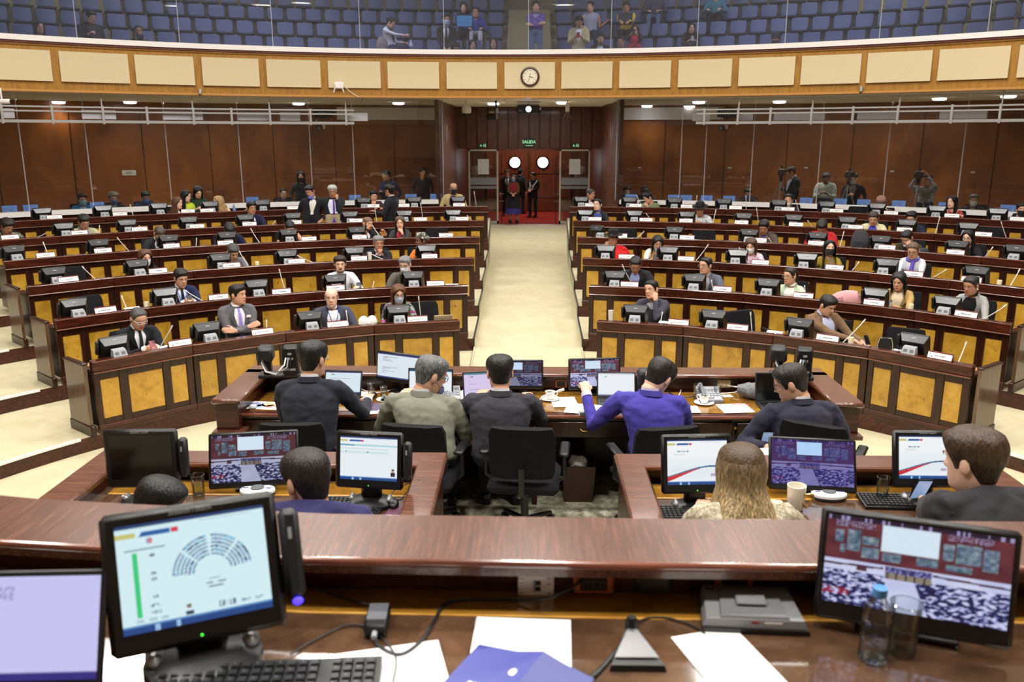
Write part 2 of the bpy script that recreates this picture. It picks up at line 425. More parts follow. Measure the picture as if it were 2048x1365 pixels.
# vestibule: boarded side walls, lintel, glazed side lights, back wall with double doors
for s, nm in ((-1, 'wall_left'), (1, 'wall_right')):
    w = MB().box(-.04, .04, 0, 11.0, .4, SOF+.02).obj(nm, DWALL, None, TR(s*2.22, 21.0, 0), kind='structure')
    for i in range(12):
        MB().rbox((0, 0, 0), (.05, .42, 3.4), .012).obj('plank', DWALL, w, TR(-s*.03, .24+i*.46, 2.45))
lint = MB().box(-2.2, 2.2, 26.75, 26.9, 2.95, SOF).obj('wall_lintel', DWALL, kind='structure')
for i in range(14):
    MB().rbox((0, 0, 0), (.296, .04, 1.24), .012).obj('plank', DWALL, lint, TR(-2.08+i*.32, 26.735, 3.57))
for s in (-1, 1):       # glazed door leaves beside the opening
    x0, x1 = (-1.86, -.94) if s < 0 else (.94, 1.88)
    t = thing('door_glazed', 'glazed exit door leaf with steel rails, %s of the vestibule opening' % ('left' if s < 0 else 'right'), 'door', TR((x0+x1)/2, 26.7, .66))
    w = (x1-x0)/2
    fr = MB(); fr.box(-w, -w+.05, -.03, .03, 0, 2.27); fr.box(w-.05, w, -.03, .03, 0, 2.27); fr.box(-w, w, -.03, .03, 2.22, 2.27); fr.box(-w, w, -.03, .03, 0, .09)
    fr.obj('frame', mat('pale_steel', (176, 172, 158), .4, .6), t)
    MB().box(-w+.05, w-.05, -.006, .006, .09, 2.22).obj('pane', GLASSP, t)
    MB().box(-w+.05, w-.05, -.02, .02, 1.20, 1.42).obj('rail', mat('grey_rail', (120, 122, 124), .4, .3), t)
    MB().box(-w+.05, w-.05, -.02, .02, 1.08, 1.16).obj('rail', _M['grey_rail'], t)
    MB().box(-.17, .17, -.02, -.012, 1.52, 1.98).obj('notice', mat('grey_notice', (190, 190, 186), .7), t)
    for hz in (.92, .70): MB().tube([(-s*(w+.02), -.02, hz), (-s*(w+.16), -.05, hz)], .015).obj('handle', CHROME, t)
    MB().lathe([(.012, -.13), (.012, 2.1)], 8, M=TR(-s*(w+.1), -.06, 0)).ell((-s*(w+.1), -.06, -.06), (.05, .05, .06)).obj('pull_post', BLK2, t)
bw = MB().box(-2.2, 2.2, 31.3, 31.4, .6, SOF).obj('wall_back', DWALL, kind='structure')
for s in (-1, 1):
    t = thing('door', 'dark red wooden door leaf with lit round window, %s of the pair' % ('left' if s < 0 else 'right'), 'door', TR(s*.78, 31.22, .66))
    MB().rbox((0, 0, 1.08), (1.5, .06, 2.14), .012).obj('leaf', DOORW, t)
    MB().lathe([(.19, -.03), (.19, .03), (.24, .03), (.24, -.03)], 24, M=TR(-s*.28, -.035, 1.75, rx=pi/2)).obj('window_ring', DK, t)
    MB().lathe([(.0, 0), (.185, 0), (.185, .03), (0, .03)], 24, M=TR(-s*.28, -.04, 1.75, rx=pi/2), caps=(False, False)).obj('window', mat('lit_window', (255, 255, 255), emit=(235, 240, 255), estr=9), t)
    for zz in (.3, 1.15):
        MB().rbox((0, 0, zz+.2), (1.1, .02, .03), .005).obj('moulding', DK, t, TR(0, -.035, 0))
    MB().rbox((-s*.62, -.06, 1.0), (.05, .04, .3), .01).obj('handle', CHROME, t)
# exit signs
GREEN = mat('exit_green', (18, 60, 40), .5); LITG = mat('exit_letters', (170, 235, 190), .5, emit=(150, 235, 180), estr=.7)
t = thing('exit_sign', 'green lit sign reading SALIDA above the double doors', 'sign', TR(0, 26.692, 3.0))
MB().rbox((0, 0, .13), (.33, .05, .26), .01).obj('case', GREEN, t)
tm = text_mesh('SALIDA', .125, bold=.002); tm.materials.append(LITG)
link('lettering', tm, t, TR(0, -.03, .15, rx=pi/2))
MB().box(-.1, .12, -.031, -.026, .035, .05).obj('underline', LITG, t)
for s in (-1, 1):
    t = thing('exit_sign', 'small green pictogram sign above the %s glazed door' % ('left' if s < 0 else 'right'), 'sign', TR(s*1.42+ .0, 26.70, 2.98))
    MB().rbox((0, 0, .065), (.22, .03, .12), .005).obj('case', GREEN, t)
    mb = MB(); mb.prism([(-.085, .03), (-.06, .03), (-.06, .06), (-.045, .06), (-.072, .1), (-.1, .06), (-.085, .06)], -.004, .004, M=TR(0, -.017, 0, rx=pi/2) @ TR(.02, 0, 0))
    mb.obj('arrow', LITG, t)
    mb = MB(); mb.ell((.045, -.018, .105), (.01, .004, .01)); mb.tube([(.04, -.018, .09), (.045, -.018, .06), (.07, -.018, .03)], .006); mb.tube([(.045, -.018, .06), (.02, -.018, .045), (.015, -.018, .025)], .006); mb.tube([(.04, -.018, .085), (.015, -.018, .07)], .005); mb.tube([(.04, -.018, .085), (.07, -.018, .075)], .005)
    mb.obj('running_figure', LITG, t)
    MB().box(.085, .1, -.018, -.014, .02, .115).obj('doorway_mark', LITG, t)

# ---- balcony parapet
n = 72
ps = MB(); rings = []
for i in range(n+1):
    a = BA0+(BA1-BA0)*i/n
    rings.append([bpol(r, a, z) for r, z in ((BR+.02, 4.19), (BR+.3, 4.19), (BR+.3, 5.10), (BR-.06, 5.10), (BR-.06, 5.02), (BR-.02, 5.0))])
ps.loft(rings); par = ps.obj('wall_balcony', PARA, kind='structure')
arc_strip(BR-.03, BR+.28, 4.16, 4.205, BA0, BA1, n, c=BC).obj('bottom_trim', mat('pale_oak', (190, 136, 66), .35), par)
arc_strip(BR-.14, BR+.34, 5.09, 5.19, BA0, BA1, n, c=BC).obj('handrail', WHITE, par)
arc_strip(BR-.10, BR-.02, 5.05, 5.09, BA0, BA1, n, c=BC).obj('underrail_trim', REDW, par)  # dark red strip below the handrail
JP = [(-20, 102), (119, 257), (270, 388), (404, 518), (533, 641), (656, 761), (775, 878), (893, 994), (1009, 1110), (1123, 1225), (1239, 1342), (1357, 1464), (1478, 1590), (1603, 1722), (1735, 1864), (1878, 2020), (2038, 2180)]
for u0, u1 in JP:
    a0 = ang_u(BR, 4.65, u0, BC); a1 = ang_u(BR, 4.65, u1, BC)
    arc_strip(BR-.055, BR+.0, 4.36, 4.93, a0, a1, 3, c=BC).obj('acoustic_panel', FELT, par, ang=.4)
JG = [-190, -20, 152, 358, 545, 720, 888, 1057, 1222, 1395, 1571, 1760, 1978, 2190]
for u0, u1 in zip(JG, JG[1:]):
    a0 = ang_u(BR+.1, 5.4, u0, BC); a1 = ang_u(BR+.1, 5.4, u1, BC)
    g = arc_strip(BR+.1, BR+.112, 5.19, 6.6, a0+.0008, a1-.0008, 2, c=BC).obj('window', GLASSB, kind='structure')
    p = bpol(BR+.106, a0)
    MB().box(-.007, .007, -.01, .01, 5.19, 6.6).obj('joint_seal', GREYP, g, TR(p.x, p.y, 0, rz=-a0))
# ---- balcony tiers
BZ = [4.26, 4.88, 5.33, 5.79, 6.26, 6.72]
BRR = [14.9, 16.75, 17.7, 18.65, 19.6, 20.55, 21.6]
TIERM = mat('balcony_floor', (150, 140, 106), .8, vary=.08)
for k in range(6):
    P = [bpol(BRR[k]-.35 if k else 14.9, BA0+(BA1-BA0)*i/60) for i in range(61)]; Q = [bpol(BRR[k+1]-.35, BA0+(BA1-BA0)*i/60) for i in range(61)]
    zb = 4.20 if k == 0 else BZ[k-1]
    f = MB().grid([[V((p.x, p.y, zb)) for p in P], [V((p.x, p.y, BZ[k])) for p in P], [V((p.x, p.y, BZ[k])) for p in Q]]).obj('floor_gallery', TIERM, kind='structure', ang=.3)
    if k:
        for st in range(2):
            zz = BZ[k-1] + (BZ[k]-BZ[k-1])*(st)/2
            MB().box(-.58, .56, -.42+.2*st-.25, .0, zz, zz+(BZ[k]-BZ[k-1])/2).obj('step', TIERM, f, TR(0, BC[1]+BRR[k]-.35, 0))
MB().grid([[bpol(21.3, BA0+(BA1-BA0)*i/60, z) for i in range(61)] for z in (6.7, 9.6)]).obj('wall_gallery', mat('gallery_wall', (120, 108, 84), .8), kind='structure')
# ---- rest of the hall: side and rear walls, ceiling
HW = mat('hall_wall', (120, 84, 50), .6)
MB().box(-13.2, -13.1, -6, 14, 0, 9.7).obj('wall_left', HW, kind='structure')
MB().box(13.1, 13.2, -6, 14, 0, 9.7).obj('wall_right', HW, kind='structure')
wb = MB().box(-13.2, 13.2, -6.1, -6, 0, 9.7).obj('wall_front', HW, kind='structure')
for i, (x, c) in enumerate(((-9.5, (88, 104, 84)), (-6.6, (150, 140, 110)), (-4.0, (96, 112, 120)), (4.0, (140, 120, 90)), (6.6, (90, 106, 96)), (9.5, (130, 130, 112)))):
    MB().rbox((x, -5.95, 5.2), (2.0, .08, 2.6), .02).obj('panel', mat('panel_%d' % i, c, .7, vary=.3), wb)
MB().box(-13.2, 13.2, -6.1, 27.5, 9.6, 9.7).obj('ceiling', mat('hall_ceiling', (205, 200, 190), .9), kind='structure')
DL = mat('downlight_glow', (255, 255, 255), emit=(255, 246, 228), estr=14)
ce = bpy.data.objects['ceiling']
for i in range(7):
    for j in range(8):
        x = -9+3*i+(.6 if j % 2 else 0); y = -4+2.6*j
        MB().lathe([(.0, 0), (.07, 0), (.09, -.02), (.12, -.025)], 12, M=TR(x, y, 9.59), caps=(False, False)).obj('spot', DL, ce)
# downlights under the balcony
for i, (u, v) in enumerate([(117, 203), (260, 203), (597, 206), (797, 205), (783, 214), (987, 206), (1125, 204), (1294, 211), (1398, 203), (1379, 212), (1559, 202), (1879, 196), (2017, 191), (-60, 195)]):
    p = at_z(u, v, SOF-.03); p.z = SOF-.022
    t = thing('downlight', 'round recessed downlight under the balcony, number %s from the left' % ['two','three','four','six','five','seven','eight','nine','eleven','ten','twelve','thirteen','fourteen','one'][i], 'ceiling light', TR(p), 'recessed lights under the balcony')
    MB().lathe([(.15, 0), (.19, 0), (.19, -.012), (.15, -.016)], 24).obj('rim', WHITE, t)
    MB().lathe([(0, -.01), (.15, -.01), (.145, -.05), (.10, -.062), (0, -.066)], 24, caps=(False, False)).obj('lens', mat('lamp_lens', (255, 255, 255), emit=(250, 248, 255), estr=14), t)
    l = bpy.data.lights.new('downlight_lamp', 'SPOT'); l.energy = 75; l.spot_size = 2.5; l.spot_blend = .8; l.shadow_soft_size = .1; l.color = (1, .95, .9)
    lo = bpy.data.objects.new('downlight_lamp', l); COL.objects.link(lo); lo.parent = t; lo.matrix_local = TR(0, 0, -.08)
for x in (-7, 7):
    area('corridor_lamp', (x, 21.0, 4.1), 5, .5, 125)
area('vestibule_fill', (0, 29.5, 4.1), 1.5, 1.5, 90)  # unseen lamp that brightens the dark vestibule walls
area('vestibule_fill', (0, 23.6, 4.12), 2.2, 1.2, 90)  # unseen lamp added to brighten the lintel and the doorway group
# silver truss rails under the balcony
for nm, J, lab in (('left', [-30, 3, 104, 206, 294, 387, 463, 540, 621, 692], 'left'), ('right', [1409, 1476, 1541, 1623, 1706, 1796, 1904, 2001, 2090], 'right')):
    t = thing('lighting_truss', 'silver ladder truss hanging under the balcony, %s of the doors' % lab, 'truss')
    A = [ang_u(14.95, 3.75, u, BC) for u in J]
    e0, e1 = (A[0], A[-1]+.012) if nm == 'left' else (A[0]-.012, A[-1])
    for z, h in ((3.58, .055), (3.79, .03), (3.875, .03)):
        arc_strip(14.92, 14.98, z, z+h, e0, e1, 30, c=BC).obj('rail', SILVER, t)
    for a in A:
        p = bpol(14.93, a)
        MB().box(-.022, .022, -.03, .05, 3.56, 3.92).obj('post', SILVER, t, TR(p.x, p.y, 0, rz=-a))
    for a in A[1::2]:
        p = bpol(15.0, a)
        MB().box(-.012, .012, -.012, .012, 3.90, 4.2).obj('hanger', SILVER, t, TR(p.x, p.y, 0, rz=-a))
# ================================================================ DELEGATES' ROWS
ORD = ['front', 'second', 'third', 'fourth', 'fifth', 'rear']
NUM = ['first', 'second', 'third', 'fourth', 'fifth', 'sixth', 'seventh', 'eighth', 'ninth', 'tenth', 'eleventh']
NU = [4, 5, 6, 7, 8, 9]
UW = 1.15
def row_mesh(k):
    """one desk unit: local x tangential, local y away from the camera, origin at floor under the front face"""
    R = RR[k]; w = R*2*sin(UW/R/2) - .012; hwid = w/2; t = .42; hb = hwid*(R+t)/R; z0 = -.06; zt = .75
    o = {}
    b = MB()
    b.box(-hwid, hwid, .0, .022, -.09, .62)                       # carcass board behind the panels
    for sx in (-1, 1):
        b.hexa([(sx*hwid-.0, .0, 0), (sx*(hwid-.03), .0, 0), (sx*(hb-.03), t-.06, 0), (sx*hb, t-.06, 0), (sx*hwid, .0, .61), (sx*(hwid-.03), .0, .61), (sx*(hb-.03), t-.06, .61), (sx*hb, t-.06, .61)][::1] if sx > 0 else
               [(-(hwid-.03), .0, 0), (-hwid, .0, 0), (-hb, t-.06, 0), (-(hb-.03), t-.06, 0), (-(hwid-.03), .0, .61), (-hwid, .0, .61), (-hb, t-.06, .61), (-(hb-.03), t-.06, .61)])
    o['body'] = b.mesh('body', DK, False)
    x = [-hwid, -hwid+.068, 0, 0, 0, 0, hwid-.085, hwid]
    pw = [.207, .396, .19]; st = [.068, .105, .10, .085]; sc = w/(sum(pw)+sum(st)); pw = [p*sc for p in pw]; st = [s_*sc for s_ in st]
    f = MB(); cx = -hwid; pans = []
    for i in range(4):
        f.rbox((cx+st[i]/2, -.012, .31), (st[i], .034, .62), .006); cx += st[i]
        if i < 3: pans.append((cx, cx+pw[i])); cx += pw[i]
    for a, c in pans:
        f.box(a, c, -.024, .002, 0, .075); f.box(a, c, -.024, .002, .53, .62)
    o['face_frame'] = f.mesh('face_frame', DK)
    o['panels'] = [MB().rbox(((a+c)/2, -.006, .3025), (c-a+.004, .02, .46), .006).mesh('panel', BURL) for a, c in pans]
    p = MB(); p.rbox((0, -.02, -.012), (w+.008, .04, .05), .006); p.box(-hwid, hwid, -.018, .0, -.09, -.03)
    o['plinth'] = p.mesh('plinth', DKX, False)
    a = MB(); a.rbox((0, -.035, .69), (w+.006, .05, .125), .012); o['apron'] = a.mesh('apron', DKX)
    a = MB(); a.tube([(-w/2-.003, -.062, .622), (w/2+.003, -.062, .622)], .0085, 8); a.tube([(-w/2-.003, -.058, .746), (w/2+.003, -.058, .746)], .0065, 8)
    o['moulding'] = a.mesh('moulding', MLD)
    w_ = MB(); w_.rbox((0, .0, .738), (w+.006, .116, .028), .007); w_.box(-hwid, hwid, .03, .058, .60, .73)
    w_.hexa([(-hwid, .03, .61), (hwid, .03, .61), (hb, t, .61), (-hb, t, .61), (-hwid, .03, .64), (hwid, .03, .64), (hb, t, .64), (-hb, t, .64)])
    o['worktop'] = w_.mesh('worktop', DKX, False)
    i_ = MB(); e = .075
    i_.hexa([(-hwid+e, .09, .635), (hwid-e, .09, .635), (hb-e, t-.045, .635), (-hb+e, t-.045, .635), (-hwid+e, .09, .643), (hwid-e, .09, .643), (hb-e, t-.045, .643), (-hb+e, t-.045, .643)])
    o['inlay'] = i_.mesh('inlay', GOLDW, False)
    return o
def side_word(s): return 'left' if s < 0 else 'right'
for k in range(6):
    me = row_mesh(k); R = RR[k]; da = UW/R
    for s in (-1, 1):
        for j in range(NU[k]):
            a = asin(.93/R) + da*(j+.5)
            lo = proj(pol(R, s*(a-da/2), TOPZ[k]))[0]
            if lo < -60 or lo > 2110: continue
            p = pol(R*cos(da/2), s*a, TOPZ[k]-.75)
            t = thing('desk', 'mahogany desk with gold burl panels, %s row %s of the aisle, %s from the aisle' % (ORD[k], side_word(s), NUM[j]), 'desk', TR(p, rz=-s*a), 'delegates desks in curved rows')
            for nm in ('body', 'face_frame', 'plinth', 'apron', 'moulding', 'worktop', 'inlay'): link(nm, me[nm], t)
            for pm in me['panels']: link('panel', pm, t)
    for s in (-1, 1):           # closing end panel at the outer side aisle on rows one to three
        if k < 3:
            a = asin(.93/R) + da*NU[k]
            p = pol(R, s*(a+.012), TOPZ[k]-.75)
            t = thing('end_panel', 'grey-brown end panel closing the %s row at the %s side aisle' % (ORD[k], side_word(s)), 'panel', TR(p, rz=-s*a))
            mb = MB(); mb.prism([(-.02, -.09), (.44, -.09), (.44, .725), (-.02, .725)], -.02, .02, M=Matrix(((0, 0, 1, 0), (1, 0, 0, 0), (0, 1, 0, 0), (0, 0, 0, 1))))
            mb.obj('board', ramp_mat('end_board', [(.3, (66, 44, 30)), (.6, (98, 74, 54)), (.8, (120, 96, 72))], (8, 8, 1), 3, rough=.25, coat=.4), t)
            MB().rbox((0, .195, -.03), (.06, .53, .13), .012).obj('plinth', DK, t)
            MB().rbox((0, .21, .735), (.07, .48, .026), .008).obj('cap', DK, t)
# ---- desk equipment, shared meshes
def monitor_meshes():
    o = {}
    SM = Matrix.Diagonal((.88, .88, .86, 1)); Mx = SM @ TR(0, 0, .055, rx=.26)                      # leaned: the top tips towards the hall
    o['bezel'] = MB().rbox((0, .0, .165), (.375, .035, .315), .012, M=Mx).mesh('bezel', BLK)
    b = MB(); y0, y1 = -.017, -.085
    P = [(-.178, y0, .02), (.178, y0, .02), (.15, y1, .03), (-.15, y1, .03), (-.178, y0, .312), (.178, y0, .312), (.138, y1, .235), (-.138, y1, .235)]
    b.add(P, [(0, 3, 2, 1), (4, 7, 6, 5)][:1] + [(0, 4, 7, 3), (1, 2, 6, 5), (3, 7, 6, 2), (0, 1, 5, 4)], 0, Mx)
    o['back_cover'] = b.mesh('back_cover', BLK, False)
    o['slope'] = MB().add([P[4], P[7], P[6], P[5]], [(0, 1, 2, 3)], 0, Mx).mesh('top_slope', SLOPE, False)
    o['badge'] = MB().box(-.028, .028, -.003, .003, -.006, .006, M=Mx @ TR(0, -.046, .283, rx=-.80)).mesh('badge', GREYP, False)
    s_ = MB(); s_.box(-.028, .012, -.001, .001, -.012, .018); s_.box(.018, .04, -.001, .001, -.006, -.001)
    for v in s_.v: pass
    o['sticker'] = MB().box(-.03, .03, -.0872, -.0852, .13, .165, M=Mx).mesh('sticker', GRILL, False)
    o['label'] = MB().box(.118, .134, -.083, -.079, .055, .11, M=Mx).mesh('side_label', mat('cream_label', (200, 190, 160), .6), False)
    o['card_reader'] = MB().rbox((-.206, -.012, .19), (.04, .05, .19), .01, M=Mx).mesh('card_reader', BLK2)
    st = MB(); st.rbox((0, .02, .008), (.20, .17, .016), .006); st.rbox((0, -.03, .06), (.15, .05, .11), .015); st.tube([(-.16, -.03, .16), (-.17, -.06, .1), (-.15, -.05, .03)], .005, 6)
    o['stand'] = st.mesh('stand', BLK)
    o['screen'] = screen_mesh('screen', .31, .235, 4, 4, lambda u, v: (60, 80, 110))
    o['screen'].materials.append(vcol_mat('screen_dim', .6)); o['Mx'] = Mx
    return o
MM = monitor_meshes()
def unit_mesh():
    b = MB(); b.hexa([(-.078, 0, 0), (.078, 0, 0), (.078, .09, 0), (-.078, .09, 0), (-.07, .034, .070), (.07, .034, .070), (.07, .09, .08), (-.07, .09, .08)])
    body = b.mesh('housing', GREYP)
    g = []
    for sx in (-1, 1):
        mb = MB(); c = V((sx*.035, .016, .034)); M_ = Matrix.Translation(c) @ Euler((-.455, 0, 0)).to_matrix().to_4x4()
        mb.box(-.021, .021, -.003, .002, -.016, .016, M=M_)
        g.append(mb.mesh('grille', GRILL, False))
    return body, g
UB, UG = unit_mesh()
PLB = MB().hexa([(-.135, 0, 0), (.135, 0, 0), (.135, .06, 0), (-.135, .06, 0), (-.135, .026, .078), (.135, .026, .078), (.135, .036, .08), (-.135, .036, .08)]).mesh('holder', REDW, False)
MPL = Matrix.Translation((0, .0115, .036)) @ Euler((-.322, 0, 0)).to_matrix().to_4x4()
PLC = MB().box(-.13, .13, -.003, .0005, -.031, .033, M=MPL).mesh('card', PAPER, False)
def scrib(seed):
    r = random.Random(seed); mb = MB(); x = -.055
    while x < .055:
        w = r.uniform(.004, .009); mb.box(x, x+w, -.0042, -.0031, -.006, .006, M=MPL); x += w + r.choice((.002, .002, .002, .007))
    mb.box(-.092, -.078, -.0042, -.0031, -.02, -.008, M=MPL)
    return mb.mesh('lettering', INK, False)
SCR = [scrib(i) for i in range(5)]
NAMES = {(0, 360): 'LUIS ALMEIDA', (0, 525): 'DIEGO ORDO\u00d1EZ', (0, 675): 'DALTON BACIGALUPO', (0, 835): 'ELINA NARVAEZ', (0, 1357): 'FERNANDO CABASCANGO'}
MON = {0: ([795, 617, 410, 222], [1273, 1430, 1603, 1834]),
       1: ([825, 669, 511, 327, 144], [1231, 1391, 1539, 1755, 1899]),
       2: ([853, 708, 573, 439, 272, 105], [1212, 1338, 1475, 1613, 1774, 1957]),
       3: ([713, 576, 453, 336, 195, 25], [1200, 1350, 1500, 1637, 1764, 1918, 2036]),
       4: ([906, 808, 699, 585, 490, 376, 253, 126], [1171, 1270, 1375, 1489, 1589, 1696, 1816, 1939]),
       5: ([916, 828, 727, 524, 420, 317, 205, 83], [1163, 1260, 1350, 1449, 1559, 1655, 1756, 1876, 1998])}
PLA = {0: ([835, 675, 525, 360], [1357, 1475, 1655, 1880]),
       1: ([871, 671, 563, 437, 211], [1259, 1445, 1607, 1748, 1932]),
       2: ([859, 718, 593, 463, 316, 137], [1253, 1372, 1521, 1669, 1827, 1943]),
       3: ([892, 719, 618, 451, 343, 206, 91], [1240, 1374, 1518, 1632, 1774, 1911]),
       4: ([924, 841, 712, 589, 499, 394, 279, 159, 20], [1190, 1292, 1372, 1483, 1592, 1711, 1809, 1967]),
       5: ([918, 807, 747, 587, 414, 376, 240, 109], [1182, 1271, 1374, 1471, 1576, 1673, 1782, 1904, 2036])}
YA = {(3, 1200): .75, (2, 1475): -.25, (2, 1613): -.25, (2, 1774): -.3}
TURN = {}
for k in range(6):
    R = RR[k]; z = TOPZ[k]
    for si, s in ((0, -1), (1, 1)):
        for j, u in enumerate(MON[k][si]):
            a = ang_u(R+.2, z+.15, u); yw = YA.get((k, u), .0)
            where = '%s row %s of the aisle, %s from the aisle' % (ORD[k], side_word(s), NUM[j])
            p = pol(R+.21, a, z-.106)
            t = thing('monitor', 'black touch monitor seen from behind, ' + where, 'monitor', TR(p, rz=-a-s*0-yw*.9), 'monitors on the delegates desks')
            for nm, key in (('bezel', 'bezel'), ('back_cover', 'back_cover'), ('top_slope', 'slope'), ('badge', 'badge'), ('sticker', 'sticker'), ('side_label', 'label'), ('card_reader', 'card_reader'), ('stand', 'stand')):
                link(nm, MM[key], t)
            link('screen', MM['screen'], t, MM['Mx'] @ TR(0, .0185, .165))
            if True:
                a2 = a + .0; p = pol(R-.03+.0, a2 + .012*(-1 if s < 0 else -1)*0, z+.002)
                t = thing('voting_unit', 'grey voting console with two grilles, ' + where, 'console', TR(p, rz=-a2-yw*.5), 'voting consoles in front of the monitors')
                link('housing', UB, t)
                for g in UG: link('grille', g, t)
        for j, u in enumerate(PLA[k][si]):
            a = ang_u(R-.02, z+.04, u); p = pol(R-.035, a, z+.002)
            t = thing('nameplate', 'white name card in wooden holder, %s row %s of the aisle, %s from the aisle' % (ORD[k], side_word(s), NUM[j]), 'nameplate', TR(p, rz=-a), 'nameplates along the desk rows')
            link('holder', PLB, t); link('card', PLC, t)
            if (k, u) in NAMES:
                tm = text_mesh(NAMES[(k, u)], .021); tm.materials.append(INK)
                w = max(v.co.x for v in tm.vertices)*2; f = min(1, .15/w)
                link('lettering', tm, t, MPL @ TR(0, -.004, -.002, rx=pi/2) @ Matrix.Diagonal((f, 1, 1, 1)))
                link('emblem', MB().box(-.095, -.08, -.0042, -.0031, -.022, -.01, M=MPL).mesh('emblem', mat('plate_red', (170, 50, 50), .6), False), t)
            else: link('lettering', SCR[(j+k*3) % 5], t)
# ---- gooseneck microphones (tip and foot as seen, bent stems about forty centimetres long)
MIC = {0: [(345, 651, 313, 690), (692, 621, 697, 647), (533, 640, 533, 652), (837, 593, 843, 630), (1325, 624, 1320, 640), (1501, 624, 1505, 651), (1731, 639, 1682, 674), (1933, 684, 1916, 709)],
       1: [(243, 592, 256, 622), (369, 580, 413, 602), (558, 538, 573, 577), (748, 565, 743, 575), (1244, 529, 1270, 560), (1423, 560, 1428, 570), (1609, 571, 1614, 580), (2013, 610, 1960, 634)],
       2: [(164, 533, 195, 567), (478, 502, 500, 535), (592, 510, 637, 526), (737, 505, 778, 519), (1417, 489, 1388, 519), (1478, 495, 1500, 516), (1718, 524, 1700, 540), (1893, 539, 1855, 551), (2040, 538, 2018, 572)],
       3: [(86, 484, 100, 518), (234, 475, 261, 510), (501, 457, 522, 489), (393, 476, 391, 499), (744, 450, 766, 477), (1288, 463, 1268, 475), (1688, 463, 1679, 494), (1537, 479, 1550, 488), (1986, 494, 1966, 511)],
       4: [(92, 467, 53, 487), (199, 451, 198, 478), (278, 458, 311, 467), (551, 444, 537, 456), (749, 409, 754, 445), (841, 405, 847, 435), (934, 431, 950, 440), (1292, 427, 1311, 441), (1432, 419, 1425, 446), (1513, 416, 1519, 447), (1615, 441, 1632, 455), (1880, 433, 1870, 471), (2002, 443, 2016, 480)],
       5: [(948, 383, 954, 412), (1394, 391, 1392, 413), (1273, 391, 1290, 414), (1492, 391, 1493, 421), (1591, 400, 1600, 424), (1771, 416, 1790, 427), (260, 409, 268, 440), (495, 415, 484, 427)]}
MICW = mat('mic_stem', (205, 203, 200), .35, .2)
for k, L in MIC.items():
    z = TOPZ[k]; cnt = {-1: 0, 1: 0}
    L = sorted(L, key=lambda q: abs(q[2]-1058))
    for (tu, tv, bu, bv) in L:
        s = -1 if bu < 1058 else 1; j = cnt[s]; cnt[s] += 1
        B = at_z(bu, bv, z-.106); rr = sqrt(B.x**2+(B.y-CY)**2)
        if not (RR[k]+.09 < rr < RR[k]+.36):
            a = ang_u(RR[k]+.15, z, bu); B = pol(RR[k]+.15, a, z-.106)
        T = at_y(tu, tv, B.y + .10); T.z = max(T.z, z+.06)
        h = (T-B).length
        t = thing('microphone', 'white gooseneck microphone on the %s row desk %s of the aisle, %s from the aisle' % (ORD[k], side_word(s), NUM[j]), 'microphone', TR(B), 'gooseneck microphones on the desk rows')
        d = T-B; up = V((0, 0, min(.05, h*.25)))
        pts = [V((0, 0, 0)), V((d.x*.03, d.y*.03, up.z)), d*.22+up*.6, d*.5+up*.25, d*.8, d*.88]
        MB().lathe([(.03, 0), (.03, .006), (.014, .012), (.012, .03)], 12).obj('base', BLK2, t)
        MB().tube(pts, .0058, 6).obj('stem', MICW, t)
        MB().tube([d*.86, d*.93, d], [.008, .0095, .008], 8).obj('head', MICW, t)
# ================================================================ PEOPLE
def remesh(mb, vox, it=3, name='jacket', mats=None):
    me = mb.mesh('t', [], smooth=False)
    o = bpy.data.objects.new('t', me); _tmp.collection.objects.link(o)
    m = o.modifiers.new('r', 'REMESH'); m.mode = 'VOXEL'; m.voxel_size = vox; m.use_smooth_shade = True
    s = o.modifiers.new('s', 'SMOOTH'); s.factor = .5; s.iterations = it
    vl = _tmp.view_layers[0]; vl.update(); dg = vl.depsgraph
    r = bpy.data.meshes.new_from_object(o.evaluated_get(dg)); r.name = name
    bpy.data.objects.remove(o); bpy.data.meshes.remove(me)
    r.materials.clear()
    for x in (mats if isinstance(mats, (list, tuple)) else [mats] if mats else []): r.materials.append(x)
    r.polygons.foreach_set('use_smooth', [True]*len(r.polygons))
    return r
def cloth(c, rough=.85, pat=None):
    nm = 'cloth_%d_%d_%d' % c + ('_'+str(pat) if pat else '')
    if nm in _M: return _M[nm]
    if pat:
        stops = {'floral': [(.38, pat[1]), (.47, c), (.53, pat[2]), (.6, c)], 'tweed': [(.3, pat[1]), (.5, c), (.7, pat[2])], 'check': [(.35, pat[1]), (.5, c), (.65, pat[2])]}[pat[0]]
        return ramp_mat(nm, stops, {'floral': (1, 1, 1), 'tweed': (1, 1, 1), 'check': (1, 1, 1)}[pat[0]], {'floral': 18, 'tweed': 70, 'check': 26}[pat[0]], 3, rough=.9, spec=.15)
    f = lambda s: tuple(max(0, min(255, x*s)) for x in c)
    m = ramp_mat(nm, [(.3, f(.96)), (.7, f(1.04))], (1, 1, 1), 40, 4, rough=rough, spec=.25, rand=False)
    n, l = nt(m); b = n['Principled BSDF']; b.inputs['Sheen Weight'].default_value = .05
    ns = n.new('ShaderNodeTexNoise'); ns.inputs['Scale'].default_value = 6; ns.inputs['Detail'].default_value = 2; ns.inputs['Distortion'].default_value = 1.2
    tc = n.new('ShaderNodeTexCoord'); l.new(tc.outputs['Object'], ns.inputs[0])
    bp = n.new('ShaderNodeBump'); bp.inputs['Strength'].default_value = .22; bp.inputs['Distance'].default_value = .03
    l.new(ns.outputs[0], bp.inputs['Height']); l.new(bp.outputs[0], b.inputs['Normal'])
    return m
SKIN = {}
